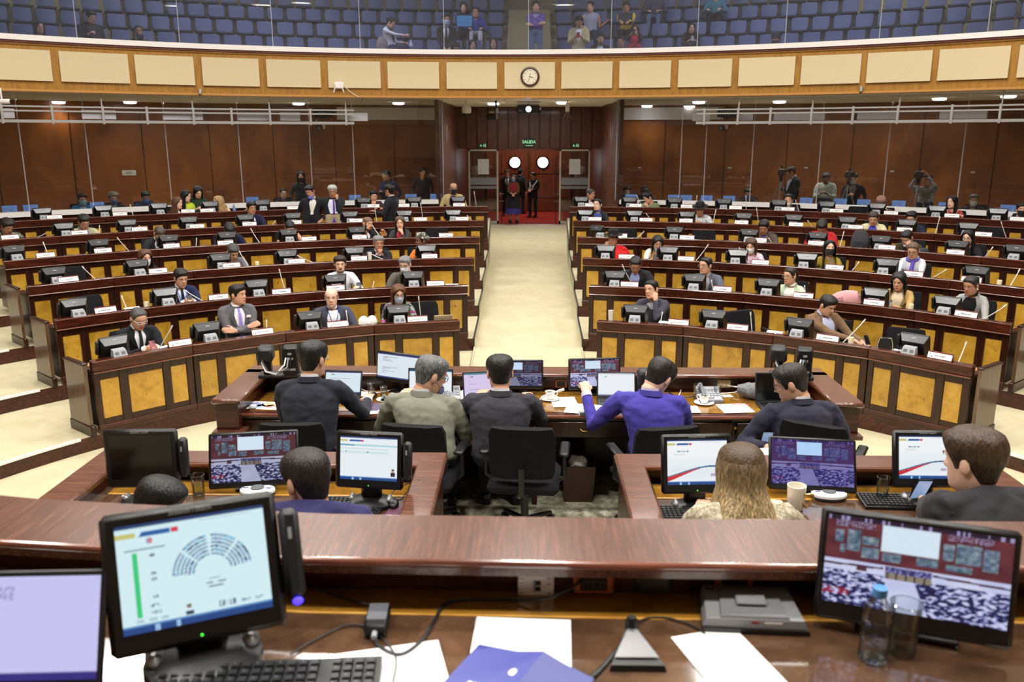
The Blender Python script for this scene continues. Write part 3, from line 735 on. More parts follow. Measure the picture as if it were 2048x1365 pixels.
def skin(i):
    c = {0: (226, 184, 160), 1: (208, 160, 132), 2: (180, 132, 104), 3: (112, 76, 58)}[i]
    if i not in SKIN:
        m = mat('skin_%d' % i, c, .5, spec=.35, vary=.05); m.node_tree.nodes['Principled BSDF'].inputs['Subsurface Weight'].default_value = 0
        SKIN[i] = [m, mat('lips_%d' % i, tuple(x*y for x, y in zip(c, (.82, .62, .6))), .45), mat('eye_white', (225, 220, 212), .3), mat('iris', (30, 20, 14), .2), mat('brow_%d' % i, tuple(x*.42 for x in c), .8)]
    return SKIN[i]
def hairmat(c):
    nm = 'hair_%d_%d_%d' % c
    if nm in _M: return _M[nm]
    f = lambda s: tuple(min(255, x*s+3) for x in c)
    return ramp_mat(nm, [(.3, f(.55)), (.55, f(1.0)), (.75, f(1.5))], (1, 1, .22), 95, 3, rough=.42, spec=.4, rand=False, bump=.7)
def ombremat(c):
    m = hairmat(c).copy(); n, l = nt(m); b = n['Principled BSDF']; src = b.inputs['Base Color'].links[0].from_socket
    tc = n.new('ShaderNodeTexCoord'); sp = n.new('ShaderNodeSeparateXYZ'); mr = n.new('ShaderNodeMapRange'); mr.inputs[1].default_value = 1.06; mr.inputs[2].default_value = 1.24
    l.new(tc.outputs['Object'], sp.inputs[0]); l.new(sp.outputs[2], mr.inputs[0])
    mx = n.new('ShaderNodeMix'); mx.data_type = 'RGBA'; l.new(mr.outputs[0], mx.inputs[0]); l.new(src, mx.inputs[6]); mx.inputs[7].default_value = lin((74, 56, 40))+(1,)
    l.new(mx.outputs[2], b.inputs['Base Color']); return m
PROF = [(-.120, .030, .035, .030), (-.114, .066, .055, .044), (-.104, .088, .066, .051), (-.088, .095, .076, .059), (-.066, .0945, .084, .0655), (-.040, .094, .091, .0695), (-.014, .0925, .098, .0725), (.010, .090, .1025, .0755), (.032, .0945, .105, .077), (.055, .0925, .104, .0772), (.080, .081, .095, .0705), (.098, .062, .076, .057), (.110, .038, .05, .037), (.117, .012, .018, .012)]
def prof(z):
    z = max(-.12, min(.117, z))
    for i in range(len(PROF)-1):
        if z <= PROF[i+1][0]:
            a, b = PROF[i], PROF[i+1]; p = PROF[max(i-1, 0)]; q = PROF[min(i+2, len(PROF)-1)]
            t = (z-a[0])/(b[0]-a[0]); o = []
            for k in (1, 2, 3):
                m0 = (b[k]-p[k])/(b[0]-p[0])*(b[0]-a[0]) if i else b[k]-a[k]
                m1 = (q[k]-a[k])/(q[0]-a[0])*(b[0]-a[0])
                o.append((2*t**3-3*t*t+1)*a[k]+(t**3-2*t*t+t)*m0+(3*t*t-2*t**3)*b[k]+(t**3-t*t)*m1)
            return o
    return PROF[-1][1:]
def surf(z, t, feat=True):
    f, b, w = prof(z); c = cos(t); x = w*sin(t); y = -f*c if c >= 0 else -b*c
    if feat and c > 0:
        if -.034 < z < .034:
            g = (1-(z+.022)/.056) if z > -.022 else max(0, (z+.034)/.012)
            y -= .027*max(0, g)*math.exp(-(x/(.011+.005*g))**2)
        y += .011*math.exp(-((abs(x)-.032)/.014)**2-((z-.010)/.010)**2)*.75
        y -= .004*math.exp(-((abs(x)-.03)/.02)**2-((z-.031)/.008)**2)
        y -= .006*math.exp(-(x/.024)**2-((z+.063)/.009)**2)
        y += .004*math.exp(-(x/.02)**2-((z+.077)/.006)**2)
        y -= .005*math.exp(-(x/.016)**2-((z+.098)/.012)**2)
    return V((x, y, z))
def headtemp(nc, nr):
    mb = MB(); zs = [-.12+.237*(i/(nr-1)) for i in range(nr)]; rings = []
    for z in zs:
        rings.append([surf(z, s-.5*sin(s)) for s in [2*pi*j/nc for j in range(nc)]])
    rings = [r[::-1] for r in rings]
    mb.loft(rings, 0)
    for i, f in enumerate(mb.f):
        P = [V(mb.v[k]) for k in f]; c = sum(P, V())/len(P)
        if abs(c.x) < .024 and -.073 < c.z < -.053 and c.y < -.06: mb.m[i] = 1
    for sx in (-1, 1):
        mb.ell((sx*.032, -.0715, .010), (.0125, .011, .0062), 8, 6, 2)
        mb.ell((sx*.032, -.0788, .010), (.0052, .0046, .0055), 6, 5, 3)
        mb.ell((sx*.079, .014, -.002), (.010, .021, .032), 8, 6, 0, TR(0, 0, 0))
        mb.tube([(sx*.016, -.0965, .032), (sx*.032, -.096, .037), (sx*.05, -.084, .031)], [.0022, .003, .0018], 5, 4)
    return mb
HT = {0: headtemp(16, 17), 1: headtemp(26, 26), 2: headtemp(34, 36)}
# ---- hands
def handtemp(pose, vox):
    cu = {'relax': (22, 30, 20), 'grip': (50, 62, 40), 'fist': (78, 95, 60), 'flat': (8, 12, 8)}[pose]
    mb = MB()
    for i, (y, L) in enumerate(((.030, .94), (.010, 1.04), (-.010, .98), (-.029, .80))):
        b = V((.088-.004*abs(i-1), y, 0)); mb.tube([(.0, y*.62, 0), (.045, y*.85, .002), b], [.0145, .0145, .0125], 7)
        p = b; a = 0; pts = [p]; sp = (1.5-i)*.05
        for j in range(3):
            a += rad(cu[j]); d = V((cos(a), sp*(1 if pose == 'flat' else .4), -sin(a))); p = p + d*(.043, .027, .022)[j]*L; pts.append(p)
        mb.tube(pts, [.0108, .0098, .0088, .0072], 7)
    th = [V((.012, .022, -.004)), V((.045, .052, -.016)), V((.072, .062 if pose in ('relax', 'flat') else .045, -.03)), V((.094, .062 if pose in ('relax', 'flat') else .028, -.040))]
    mb.tube(th, [.015, .0135, .0115, .009], 7)
    mb.tube([(-.07, 0, 0), (-.03, 0, 0), (.02, 0, 0)], [(.021, .027), (.020, .027), (.016, .033)], 8)
    me = remesh(mb, vox, 2, 'hand')
    r = ([tuple(v.co) for v in me.vertices], [tuple(p.vertices) for p in me.polygons]); bpy.data.meshes.remove(me)
    return r
_HT = {}
def hand(mb, pose, det, Mh, mirror):
    k = (pose, det)
    if k not in _HT: _HT[k] = handtemp(pose, (.0105, .0068, .0045)[det])
    vs, fs = _HT[k]
    if mirror: mb.add([(x, -y, z) for x, y, z in vs], [f[::-1] for f in fs], 0, Mh)
    else: mb.add(vs, fs, 0, Mh)
def ik(S0, W, l1, l2, pole):
    d = W-S0; L = d.length; d = d.normalized(); L = min(L, .99*(l1+l2)); W = S0+d*L
    a = (l1*l1-l2*l2+L*L)/(2*L); h = sqrt(max(l1*l1-a*a, 0)); pv = pole-d*pole.dot(d)
    if pv.length < 1e-4: pv = V((0, 1, 0))
    return S0+d*a+pv.normalized()*h, W
def hair_obj(root, style, c, HM, det, fem, ombre=False):
    sty = {'short': (.066, .019, -.062, .9), 'slick': (.070, .015, -.066, .35), 'shaved': (.066, .006, -.055, .3), 'crop': (.07, .012, -.06, .5), 'thick': (.062, .028, -.068, 1.4),
           'long': (.074, .017, -.07, .5), 'mid': (.074, .018, -.07, .5), 'bob': (.068, .020, -.07, .6), 'back': (.078, .012, -.055, .25), 'bun': (.078, .012, -.055, .25), 'pony': (.078, .013, -.055, .25), 'curly': (.066, .034, -.07, 3.2), 'bald': (.0, .008, -.06, .5), 'thin': (.088, .009, -.06, .6)}[style]
    zf, th, zn, na = sty
    nc = (26, 40, 76)[det]; nr = (7, 10, 20)[det]
    K = [(0, zf), (.5, zf-.003), (.8, zf-.018), (1.08, .028), (1.22, -.012), (1.42, -.016), (1.52, .014), (1.78, .016), (1.98, -.03), (2.3, zn), (3.2, zn-.006)]
    if style in ('long', 'mid', 'bob'): K = [(0, zf+.012), (.25, zf+.002), (.5, zf-.016), (.75, zf-.045), (.95, .004), (1.2, -.02), (1.5, -.03), (1.8, -.03), (2.3, zn), (3.2, zn-.006)]
    def zmin(t):
        t = abs((t+pi) % (2*pi)-pi)
        for (a, b), (d, e) in zip(K, K[1:]):
            if t <= d: return b+(e-b)*(t-a)/(d-a)
        return zn
    mb = MB(); seed = random.random()*50
    def zmax(t):
        if style != 'bald': return .117
        t = abs((t+pi) % (2*pi)-pi); return zmin(t)+.004 if t < .85 else .045+.02*max(0, (t-2.2))
    rings = []
    for i in range(nr+1):
        s_ = i/nr; row = []
        for j in range(nc):
            t = 2*pi*j/nc; z0 = (zmin(t) if style != 'bald' or abs((t+pi) % (2*pi)-pi) > .85 else .05)+.004*noise.noise(V((t*6, seed, 0))); z1 = zmax(t)
            z = z0+(z1-z0)*(s_**.85)
            p = surf(z, t, False); f, b, w = prof(z)
            nrm = V((p.x/max(w, .01)**1, p.y/max(f, .01), max(0, (z-.02)*14)))
            nrm = nrm.normalized() if nrm.length > .01 else V((0, 0, 1))
            k = min(1, s_*4.5+.02)
            if style == 'bald': k *= min(1, (1-s_)*4)
            bare_ = style == 'bald' and abs((t+pi) % (2*pi)-pi) < 1.0
            k = min(1, s_*2.6+.03) if style not in ('curly', 'bob', 'long', 'mid') else k
            d = th*k*(.62+.5*max(0, min(1, (z+.02)/.10)))
            d += na*.0035*k*(noise.noise(V((p.x*38+seed, p.y*38, p.z*16)))+(.9*noise.noise(V((t*15+seed, z*16, 7))) if det else 0))
            if bare_: d = -.006
            row.append(p+nrm*d)
        rings.append(row)
    rings = [r[::-1] for r in rings]
    mb.loft(rings, 0, HM, caps=(False, True))
    mats = [hairmat(c) if not ombre else ombremat(c)]
    if style in ('bun', 'pony'):
        mb.ell((0, .12, .03 if style == 'pony' else .045), (.036, .036, .036), 12, 8, 0, HM)
        if style == 'pony': mb.tube([HM @ V((0, .12, .03)), HM @ V((0, .15, -.03)), HM @ V((0, .14, -.14)), HM @ V((0, .13, -.24))], [.022, .03, .026, .008], 8)
    if style in ('long', 'bob', 'mid'):
        L = {'long': .31, 'bob': .135, 'mid': .215}[style]; mid_ = style == 'mid'
        n2 = (18, 26, 40)[det]; t0 = 1.16 if style == 'long' else 1.05; R_ = []
        zs = [.105, .085, .06, .03, 0, -.03, -.06, -.09, -.12] + ([-.16, -.2, -.25, -.29, -L] if style == 'long' else [-.16, -.19, -L] if mid_ else [-L])
        for inner in (0, 1):
            Z = zs if not inner else zs[::-1]
            for z in Z:
                row = []
                for j in range(n2+1):
                    t = t0+(2*pi-2*t0)*j/n2; c_ = cos(t); p = surf(max(z, -.03), t, False)
                    k = max(0, min(1, (.105-z)/.09)); o = V((p.x, p.y, 0)).normalized()
                    p = surf(max(z, -.03), t, False); q = p+o*(th*.7+(th*.45+.006)*k); q.z = z
                    if z < -.05:
                        s2 = min(1, (-.05-z)/.16)
                        tx = ((.125 if mid_ else .095) if abs(sin(t)) > .5 else .08)*sin(t)/max(abs(sin(t)), .35) if abs(sin(t)) > .1 else .09*sin(t)
                        ty = (-.085 if c_ > -.05 else (.155 if style == 'long' else .175 if mid_ else .10)*min(1, (-c_+.05)*2.2)-.02)
                        q = V((q.x*(1-s2)+tx*s2, q.y*(1-s2)+ty*s2, z))
                    q += o*(.004*noise.noise(V((t*7+seed, z*9, 2)))*(1 if not inner else .2))
                    if z <= -L+.001: q.z += .02*noise.noise(V((t*9, seed, 1)))
                    if inner: q = V((q.x*.84, q.y*.84 if z > -.1 else q.y-.02*(1 if q.y > 0 else -1), q.z))
                    row.append(q)
                R_.append(row)
        mb.grid(R_, 0, HM)
    return mb.obj('hair', mats, root, ang=1.2)
def person(M, label, hc, hd=(0, 0, 0), sy=0., A='lap', B='lap', kind='suit', top=(30, 31, 38), inner=None, tie=None, sk=1, hair=('short', (22, 19, 18)), stand=False, legs=(30, 31, 36), wf=1., det=1, fem=False,
           lan=None, mask=None, glasses=None, beard=None, pole=None, poseA=None, poseB=None, vw=None, vd=None, hat=None, pat=None, bare=False, py=0., legdir=0., pelz=None, lean=0., extra=None, cat='person', cuff=None, scarf=None, handdir=None, cross=False, hs=1.0, hunch=(0, 0), ombre=False):
    """one continuous clothed figure; local frame: faces -Y, origin on the floor below the pelvis"""
    root = thing('person', label, cat, M)
    hc = V(hc); s = (.96 if fem else 1.0)*hs; wf *= .5+.5*hs
    HR = (Euler((0, 0, rad(hd[0]))).to_matrix() @ Euler((rad(hd[1]), 0, 0)).to_matrix() @ Euler((0, rad(hd[2]), 0)).to_matrix()).to_4x4()
    HM = Matrix.Translation(hc) @ HR @ Matrix.Scale(s, 4)
    pz = pelz if pelz is not None else (.93 if stand else .55)
    P = V((0, py, pz))
    nb = HM @ V((0, .03, -.10))
    T = nb + V((0, .016+hunch[0], -.064+hunch[1]))
    if T.z < P.z+.28: T.z = P.z+.28
    lat = V((cos(rad(sy)), sin(rad(sy)), 0))
    ax = (T-P).normalized()
    wf *= (.90 if fem else 1.0)
    # ----- torso
    mid = (P+T)/2 + V((0, .035, 0))
    rings = []
    prof_t = [(-.06, .14, .10), (0, .172, .122), (.15, .168, .125), (.32, .163, .122), (.5, .172, .125), (.68, .184, .125), (.82, .185, .118), (.93, .150, .10), (1.0, .10, .078), (1.05, .06, .06)]
    for u, w, d in prof_t:
        c = P*(1-u)**2+mid*2*u*(1-u)+T*u*u if 0 <= u <= 1 else (P+(T-P)*u)
        k = max(0, min(1, u)); la = V((1, 0, 0))*(1-k)+lat*k; la.normalize()
        tg = ((mid-P)*(1-k)+(T-mid)*k).normalized(); fw = tg.cross(la).normalized()   # backwards
        ws = w*wf*(1 if not fem or u > .6 or u < .1 else .93)
        rings.append([c+la*(ws*cos(a))+fw*(d*wf**.5*sin(a)*(1.0 if sin(a) > 0 else (1.05 if fem and .45 < u < .85 else 1))) for a in [2*pi*j/20 for j in range(20)]])
    tor = MB(); tor.loft(rings)
    Tn = len(tor.v)
    bvh = BVHTree.FromPolygons([V(p) for p in tor.v], [list(f) for f in tor.f])
    jk = MB(); jk.v = tor.v[:]; jk.f = tor.f[:]; jk.m = tor.m[:]
    SH = [T+lat*(sg*(.178 if not fem else .168)*wf)+V((0, .005, -.030)) for sg in (-1, 1)]
    z = T.z
    presets = {'lap': lambda g: (g*.17, -.24+py, pz+.12), 'desk': lambda g: (g*.16, -.50, .745), 'phone': lambda g: (g*.055, -.47, .80), 'type': lambda g: (g*.10, -.52, .74),
               'chin': lambda g: tuple(HM @ V((g*.030, -.095, -.15))), 'cheek': lambda g: tuple(HM @ V((g*.085, -.055, -.115))), 'brow': lambda g: tuple(HM @ V((g*.07, -.10, -.06))), 'clasp': lambda g: tuple(HM @ V((g*.03, -.115, -.15))),
               'cross': lambda g: tuple(T+lat*(-g*.10)+V((0, -.20-.025*(g > 0), -.235-.03*(g > 0)))), 'side': lambda g: (g*.235*wf, .0, pz-.16), 'hold': lambda g: tuple(T+lat*(g*.06)+V((0, -.30, -.20))), 'front': lambda g: (g*.05, -.20, pz+.10), 'knee': lambda g: (g*.18, -.42, .62)}
    body = MB()
    tm = HT[det]; body.add(tm.v, tm.f, 0, HM); body.m[-len(tm.f):] = tm.m
    body.tube([nb+V((0, .025, -.13)), nb+V((0, .014, -.06)), nb+V((0, -.002, 0)), HM @ V((0, .012, -.05))], [.06, .062*s, .056*s, .052*s], (10, 14, 18)[det])
    body.loft([[P+(T-P)*u+V((.07*cos(a), .05*sin(a), 0)) for a in [2*pi*j/8 for j in range(8)]] for u in (0, .5, 1)])
    cuffs = MB(); Ws = []
    for gi, (g, spec, pose) in enumerate(((-1, A, poseA), (1, B, poseB))):
        S0 = SH[gi]
        nm = spec if isinstance(spec, str) else None
        W = V(presets[spec](g)) if nm else V(spec)
        po = V((g*.5, .25, -.8)) if not (nm in ('cross',)) else V((g*.9, .1, -.5))
        if nm in ('chin', 'cheek', 'brow', 'clasp'): po = V((g*.35, -.1, -1))
        if nm == 'side': po = V((g*.3, .9, -.1))
        if pole and pole[gi]: po = V(pole[gi])
        E, W = ik(S0, W, .29*s, .255*s, po)
        Ws.append(W)
        fd = (W-E).normalized()
        r = (.068, .066, .054, .050, .042, .036) if not fem else (.058, .056, .047, .043, .036, .032)
        if bare: r = (.052, .048, .04, .038, .03, .026)
        k = wf**.5; cut = .93
        mb = body if bare else jk
        mb.tube([S0-lat*(g*.03)+V((0, 0, .012)), S0+(E-S0)*.25, S0+(E-S0)*.7, E, E+(W-E)*.5, E+(W-E)*(cut if not bare else 1)], [x*k for x in r], 10)
        if not bare: body.tube([S0, E, W], [.03, .028, .024], 6)
        else: jk.tube([S0-lat*(g*.05), S0+lat*(g*.01)], [.05, .05], 8)
        jk.tube([T+V((0, .01, .005)), S0+V((0, 0, .0))], [.055, .060 if not fem else .05], 8)
        pose = pose or {'phone': 'grip', 'hold': 'grip', 'chin': 'fist', 'cheek': 'fist', 'clasp': 'fist', 'brow': 'relax', 'desk': 'relax', 'type': 'relax', 'cross': 'relax', None: 'relax'}.get(nm, 'relax')
        nrm = V((0, 0, 1)) if nm not in ('phone', 'hold', 'clasp') else V((g*.8, 0, .6))
        if nm in ('chin', 'cheek', 'brow'): nrm = V((g*.3, -.9, .1))
        if nm == 'side': nrm = V((g, 0, 0))
        if nm == 'cross': nrm = V((0, -1, .3)); fd = (fd+V((-g*.8, .2, .25))).normalized()
        if nm in ('phone', 'hold'): fd = (fd+V((-g*.3, -.2, .25))).normalized()
        if nm == 'desk': fd = V((fd.x*.6, fd.y, min(fd.z, -.02)*.4)).normalized()
        if handdir and handdir[gi]: fd = V(handdir[gi]).normalized()
        zz = (nrm-fd*nrm.dot(fd)).normalized(); yy = zz.cross(fd)
        Mh = Matrix(((fd.x, yy.x, zz.x, W.x), (fd.y, yy.y, zz.y, W.y), (fd.z, yy.z, zz.z, W.z), (0, 0, 0, 1))) @ Matrix.Scale(.93 if fem else 1., 4)
        # thumb side: +y of the template for the hand whose thumb points inwards
        inw = yy.x*(-g) > 0 if abs(yy.x) > .2 else yy.z > 0
        hand(body, pose, det, Mh, not inw)
        if cuff and not bare: cuffs.tube([E+(W-E)*.86, E+(W-E)*.985], [.0385*k, .037*k], 12)
    bm = body.obj('body', skin(sk), root, ang=1.2)
    # ----- clothes
    cm = cloth(top, pat=pat)
    jme = remesh(jk, (.026, .017, .0115)[det], (3, 4, 6)[det], 'jacket', cm)
    nv = len(jme.vertices); amp = (.003, .004, .0055)[det]; sd = random.random()*30
    nn_ = [0.]*(3*nv); jme.vertex_normals.foreach_get('vector', nn_); co_ = [0.]*(3*nv); jme.vertices.foreach_get('co', co_)
    for i in range(0, 3*nv, 3):
        x, y, z_ = co_[i:i+3]
        d_ = amp*(noise.noise(V((x*9+sd, y*9, z_*21)))+.6*noise.noise(V((x*22, y*22+sd, z_*34))))
        co_[i] += nn_[i]*d_; co_[i+1] += nn_[i+1]*d_; co_[i+2] += nn_[i+2]*d_
    jme.vertices.foreach_set('co', co_); jme.update()
    nmj = {'suit': 'jacket', 'jacket': 'jacket', 'shirt': 'shirt', 'sweater': 'sweater', 'blouse': 'blouse', 'poncho': 'poncho'}[kind]
    jo = link(nmj, jme, root)
    fwd = (lat.cross(V((0, 0, 1)))).normalized()*1.0         # points to -Y when sy = 0
    fwd = V((lat.y, -lat.x, 0)).normalized()
    if fwd.y > 0: fwd = -fwd
    def patch(name, rows, m, off):
        """rows: list of lists of (lateral, down) below the neck, laid onto the chest"""
        G = []
        for row in rows:
            q = []
            for (x, d) in row:
                o = T+lat*x+V((0, 0, -d)); b = o-ax*0
                sp = P+(T-P)*((T.z-d-P.z)/max(.1, T.z-P.z))
                st = V((sp.x, sp.y, T.z-d))+lat*x+fwd*.6
                h = bvh.ray_cast(st, -fwd)
                if h[0] is None: h = (V((sp.x, sp.y, T.z-d))+lat*x+fwd*.06,)
                q.append(h[0]+fwd*off)
            G.append(q)
        mb = MB(); mb.grid(G); mb.grid([[p-fwd*(off*.9) for p in r][::-1] for r in G])
        return mb.obj(name, m, root, ang=1.)
    _vd = vd or (.30 if kind in ('suit', 'jacket') else .1); _vw = vw or (.075 if kind == 'suit' else .085)
    if inner:
        im = cloth(inner)
        n = 9
        rows = []
        for i in range(n+1):
            q = i/n; d = .004+(_vd-.004)*q
            w = _vw*(1-q**1.4)*min(1, .55+q*2.2)+.006
            rows.append([(w*(j/6*2-1), d) for j in range(7)])
        patch('shirt_front', rows, im, .017)
        if kind in ('suit', 'jacket') and det >= 1:
            lm = cloth(tuple(int(x*.88) for x in top), pat=pat)
            for g in (-1, 1):
                R2 = []
                for i in range(n+1):
                    q = i/n; d = .004+(_vd+.012)*q
                    w = _vw*(1-q**1.4)*min(1, .55+q*2.2)+.004; lw = .052*sin(pi*min(1, q*1.25+.12))**.7 if q < .75 else .052*(1-q)*2.0
                    R2.append([(g*(w+lw*j/2), d) for j in ((0, 1, 2) if g > 0 else (2, 1, 0))] if g > 0 else [(-(w+lw*j/2), d) for j in (2, 1, 0)])
                patch('lapel', R2, lm, .024)
        cr = MB(); ch = .042
        C1 = [nb+V((0, .006, -.030))+lat*(.070*cos(a))+V((0, .070*sin(a), .014*sin(a))) for a in [2*pi*j/16 for j in range(16)]]
        cr.loft([C1, [p+V((0, .002, ch)) - (p-nb-V((0, .006, -.030)))*.12 for p in C1]], caps=(False, False))
        cr.obj('collar', im, root, ang=1.)
        if cuff and len(cuffs.v): cuffs.obj('cuff', im, root)
    if kind in ('suit', 'jacket') :
        c2 = MB(); C1 = []
        for j in range(13):
            a = -.5+(pi+1.0)*j/12
            C1.append(nb+V((0, .012+hunch[0]*.3, -.046+hunch[1]*.3))+lat*(.098*cos(a))+V((0, .094*sin(a), .020*sin(a))))
        c2.grid([C1, [p+V((0, -.004, .040))-(p-nb-V((0, .012, -.046)))*.18 for p in C1], [p+V((0, .0, .034))-(p-nb-V((0, .012, -.046)))*.26 for p in C1]])
        c2.obj('jacket_collar', cloth(tuple(int(x*.92) for x in top), pat=pat), root, ang=1.)
    if tie:
        L = _vd+.02
        rows = [[(-.017, .0), (0, .0), (.017, .0)], [(-.013, .018), (0, .018), (.013, .018)], [(-.017, .03), (0, .03), (.017, .03)], [(-.026, L*.7), (0, L*.7), (.026, L*.7)], [(-.03, L*.95), (0, L*.95), (.03, L*.95)]]
        R2 = []
        for a_, b_ in zip(rows, rows[1:]):
            for q in (0, .25, .5, .75): R2.append([(x0+(x1-x0)*q, y0+(y1-y0)*q) for (x0, y0), (x1, y1) in zip(a_, b_)])
        patch('tie', R2+[rows[-1]], cloth(tie), .029)
    if lan:
        for g in (-1, 1):
            R2 = [[(g*.075*(1-i/6)-.005+g*.002, -.02+.28*i/6), (g*.075*(1-i/6)+.005+g*.002, -.02+.28*i/6)] for i in range(7)]
            patch('lanyard', R2, cloth(lan), .031)
        patch('badge', [[(-.03, .27), (.03, .27)], [(-.03, .36), (.03, .36)]], PAPER, .032)
    if scarf:
        sm = MB(); sm.tube([nb+V((0, .0, -.05))+lat*(.078*cos(a))+V((0, .075*sin(a), .02*sin(a))) for a in [2*pi*j/12 for j in range(13)]], .028, 8)
        sm.tube([nb+fwd*.08+lat*.03+V((0, 0, -.06)), T+fwd*.135+lat*.02+V((0, 0, -.12)), T+fwd*.15+lat*.01+V((0, 0, -.26))], [.028, .032, .03], 8)
        sm.obj('scarf', cloth(scarf), root)
    # ----- legs
    lg = MB(); sh = MB()
    for g in (-1, 1):
        if stand:
            H = V((g*.088, py, pz-.02)); K = V((g*.10, py-.02, .50)); F = V((g*.105, py+.02, .09))
            rr = [.098, .085, .066, .058, .05]
        else:
            D = Euler((0, 0, rad(legdir))).to_matrix()
            H = P+D @ V((g*.09, 0, -.01)); K = P+D @ V((g*.12, -.42, -.03)); F = P+D @ V((g*.12, -.40, 0)); F.z = .09
            rr = [.09, .082, .070, .06, .05]
        rr = [x*wf**.5 for x in rr]
        lg.tube([H, H+(K-H)*.5, K, K+(F-K)*.5, F], rr, 10)
        D2 = Euler((0, 0, rad(legdir if not stand else 0))).to_matrix()
        sh.loft([[F+D2 @ V((x, y, zz)) for x, zz in ((-w, -.09), (w, -.09), (w, -.09+h), (0, -.09+h*1.15), (-w, -.09+h))] for y, w, h in ((.05, .03, .05), (0, .04, .09), (-.08, .045, .07), (-.17, .042, .045), (-.2, .025, .03))])
    lg.ell(P+V((0, 0, -.01)), (.165*wf, .125, .10), 14, 8)
    lme = remesh(lg, (.03, .026, .018)[det], 3, 'trousers', cloth(legs)); link('trousers', lme, root)
    sh.obj('shoes', mat('shoe_leather', (18, 16, 15), .35), root)
    # ----- head dress
    if hair: hair_obj(root, hair[0], hair[1], HM, det, fem, ombre)
    if beard:
        mb = MB(); mb.grid([[surf(zz, t)+V((sin(t), -cos(t), 0))*.0035*(1 if 0 < i < 4 else -.6) for t in [-1.35+2.7*j/14 for j in range(15)]] for i, zz in enumerate((-.112, -.104, -.094, -.084, -.076))], 0, HM)
        mb.grid([[surf(zz, t)+V((0, -.003, 0)) for t in [-.33+.66*j/6 for j in range(7)]] for zz in (-.053, -.047, -.041)], 0, HM)
        for g in (-1, 1):
            mb.grid([[surf(-.108+.095*i/4, g*(1.0+.4*j/2))+V((g*.002, -.001, 0)) for j in range(3)] for i in range(5)], 0, HM)
        mb.obj('beard', hairmat(beard), root, ang=1.2)
    if mask:
        mz = 0; G = []
        dz = -.045 if mask[1] == 'chin' else 0
        for i in range(8):
            zz = -.106+.10*i/7; row = []
            for j in range(13):
                t = -1.12+2.24*j/12; p = surf(max(zz+dz, -.114), t*(.85 if dz else 1), False)
                p = V((p.x*1.05, p.y*1.04-.006-.022*math.exp(-(p.x/.03)**2-((zz+.03)/.035)**2), zz+dz)); row.append(p)
            G.append(row)
        mb = MB(); mb.grid(G, 0, HM)
        for g in (-1, 1):
            for e in (0, -1):
                q = G[e][0 if g < 0 else -1]; mb.tube([HM @ q, HM @ V((g*.084, .03, .0 if e else -.01))], .002, 4)
        mb.obj('face_mask', mat('mask_%d_%d_%d' % mask[0], mask[0], .8), root, ang=1.2)
    if glasses:
        mb = MB()
        for g in (-1, 1):
            mb.tube([HM @ V((g*.033+.024*cos(a), -.104+.008*abs(g*.033+.024*cos(a))/.05, .009+.018*sin(a))) for a in [2*pi*j/14 for j in range(15)]], .0024, 5)
            mb.tube([HM @ V((g*.057, -.095, .012)), HM @ V((g*.079, -.03, .014)), HM @ V((g*.080, .02, .01))], .002, 4)
        mb.tube([HM @ V((-.009, -.106, .012)), HM @ V((.009, -.106, .012))], .002, 4)
        mb.obj('glasses', mat('spectacle_%d_%d_%d' % glasses, glasses, .3), root)
    if hat:
        mb = MB(); mb.lathe([(.0, .135), (.07, .132), (.086, .115), (.092, .05), (.094, .042)], 20, M=HM @ TR(0, .008, .02), caps=(False, False))
        hb = hat[1]
        if hb == 'brim': mb.lathe([(.092, .045), (.155, .038), (.158, .044), (.09, .055)], 24, M=HM @ TR(0, .008, .02), caps=(False, False))
        if hb == 'peak':
            mb.lathe([(.092, .02), (.098, .03), (.092, .05)], 20, M=HM @ TR(0, .008, .02), caps=(False, False))
            mb.grid([[V((.075*sin(t), -.09*cos(t)-.06*cos(t)*j, .062-.015*j)) for t in [-1+2*i/8 for i in range(9)]] for j in (0, .5, 1)], 0, HM)
        if hb == 'wrap':
            mb.ell((0, .03, .06), (.096, .115, .075), 18, 10, 0, HM); mb.ell((0, .13, .03), (.05, .05, .05), 12, 8, 0, HM)
        mb.obj('hat' if hb != 'wrap' else 'head_wrap', cloth(hat[0], pat=hat[2] if len(hat) > 2 else None), root, ang=1.)
    if kind == 'poncho':
        mb = MB(); rg = []
        for d, w, dp in ((-.02, .07, .07), (.03, .15, .10), (.07, .235, .14), (.2, .30, .19), (.34, .33, .21), (.42, .34, .22)):
            rg.append([T+lat*(w*cos(a))+V((0, dp*sin(a)-.02, -d+.02*noise.noise(V((a*2, d*4, 1))))) for a in [2*pi*j/24 for j in range(24)]])
        mb.loft(rg, caps=(False, False)); mb.obj('shawl', cm, root, ang=1.)
    if extra: extra(root, HM, T, lat, fwd, P)
    return root, Ws
def phone(M, Ws, label, col=(16, 16, 18), face=None, dz=.03, size=(.072, .15)):
    c = M @ (sum((w for w in Ws), V())/len(Ws)+V((0, -.075, dz)))
    t = thing('smartphone', label, 'phone', Matrix.Translation(c) @ M.to_3x3().to_4x4() @ TR(0, 0, 0, rx=-.55))
    MB().rbox((0, 0, 0), (size[0], .009, size[1]), .004).obj('body', mat('phone_%d_%d_%d' % col, col, .3), t)
    MB().rbox((size[0]*.25, -.005, size[1]*.36), (.025, .003, .028), .002).obj('camera_bump', BLK2, t)
    link('display', MB().box(-size[0]*.45, size[0]*.45, .0045, .0055, -size[1]*.46, size[1]*.46).mesh('display', mat('phone_display', (120, 150, 190), .2, emit=(150, 185, 230), estr=.6), False), t)
    return t
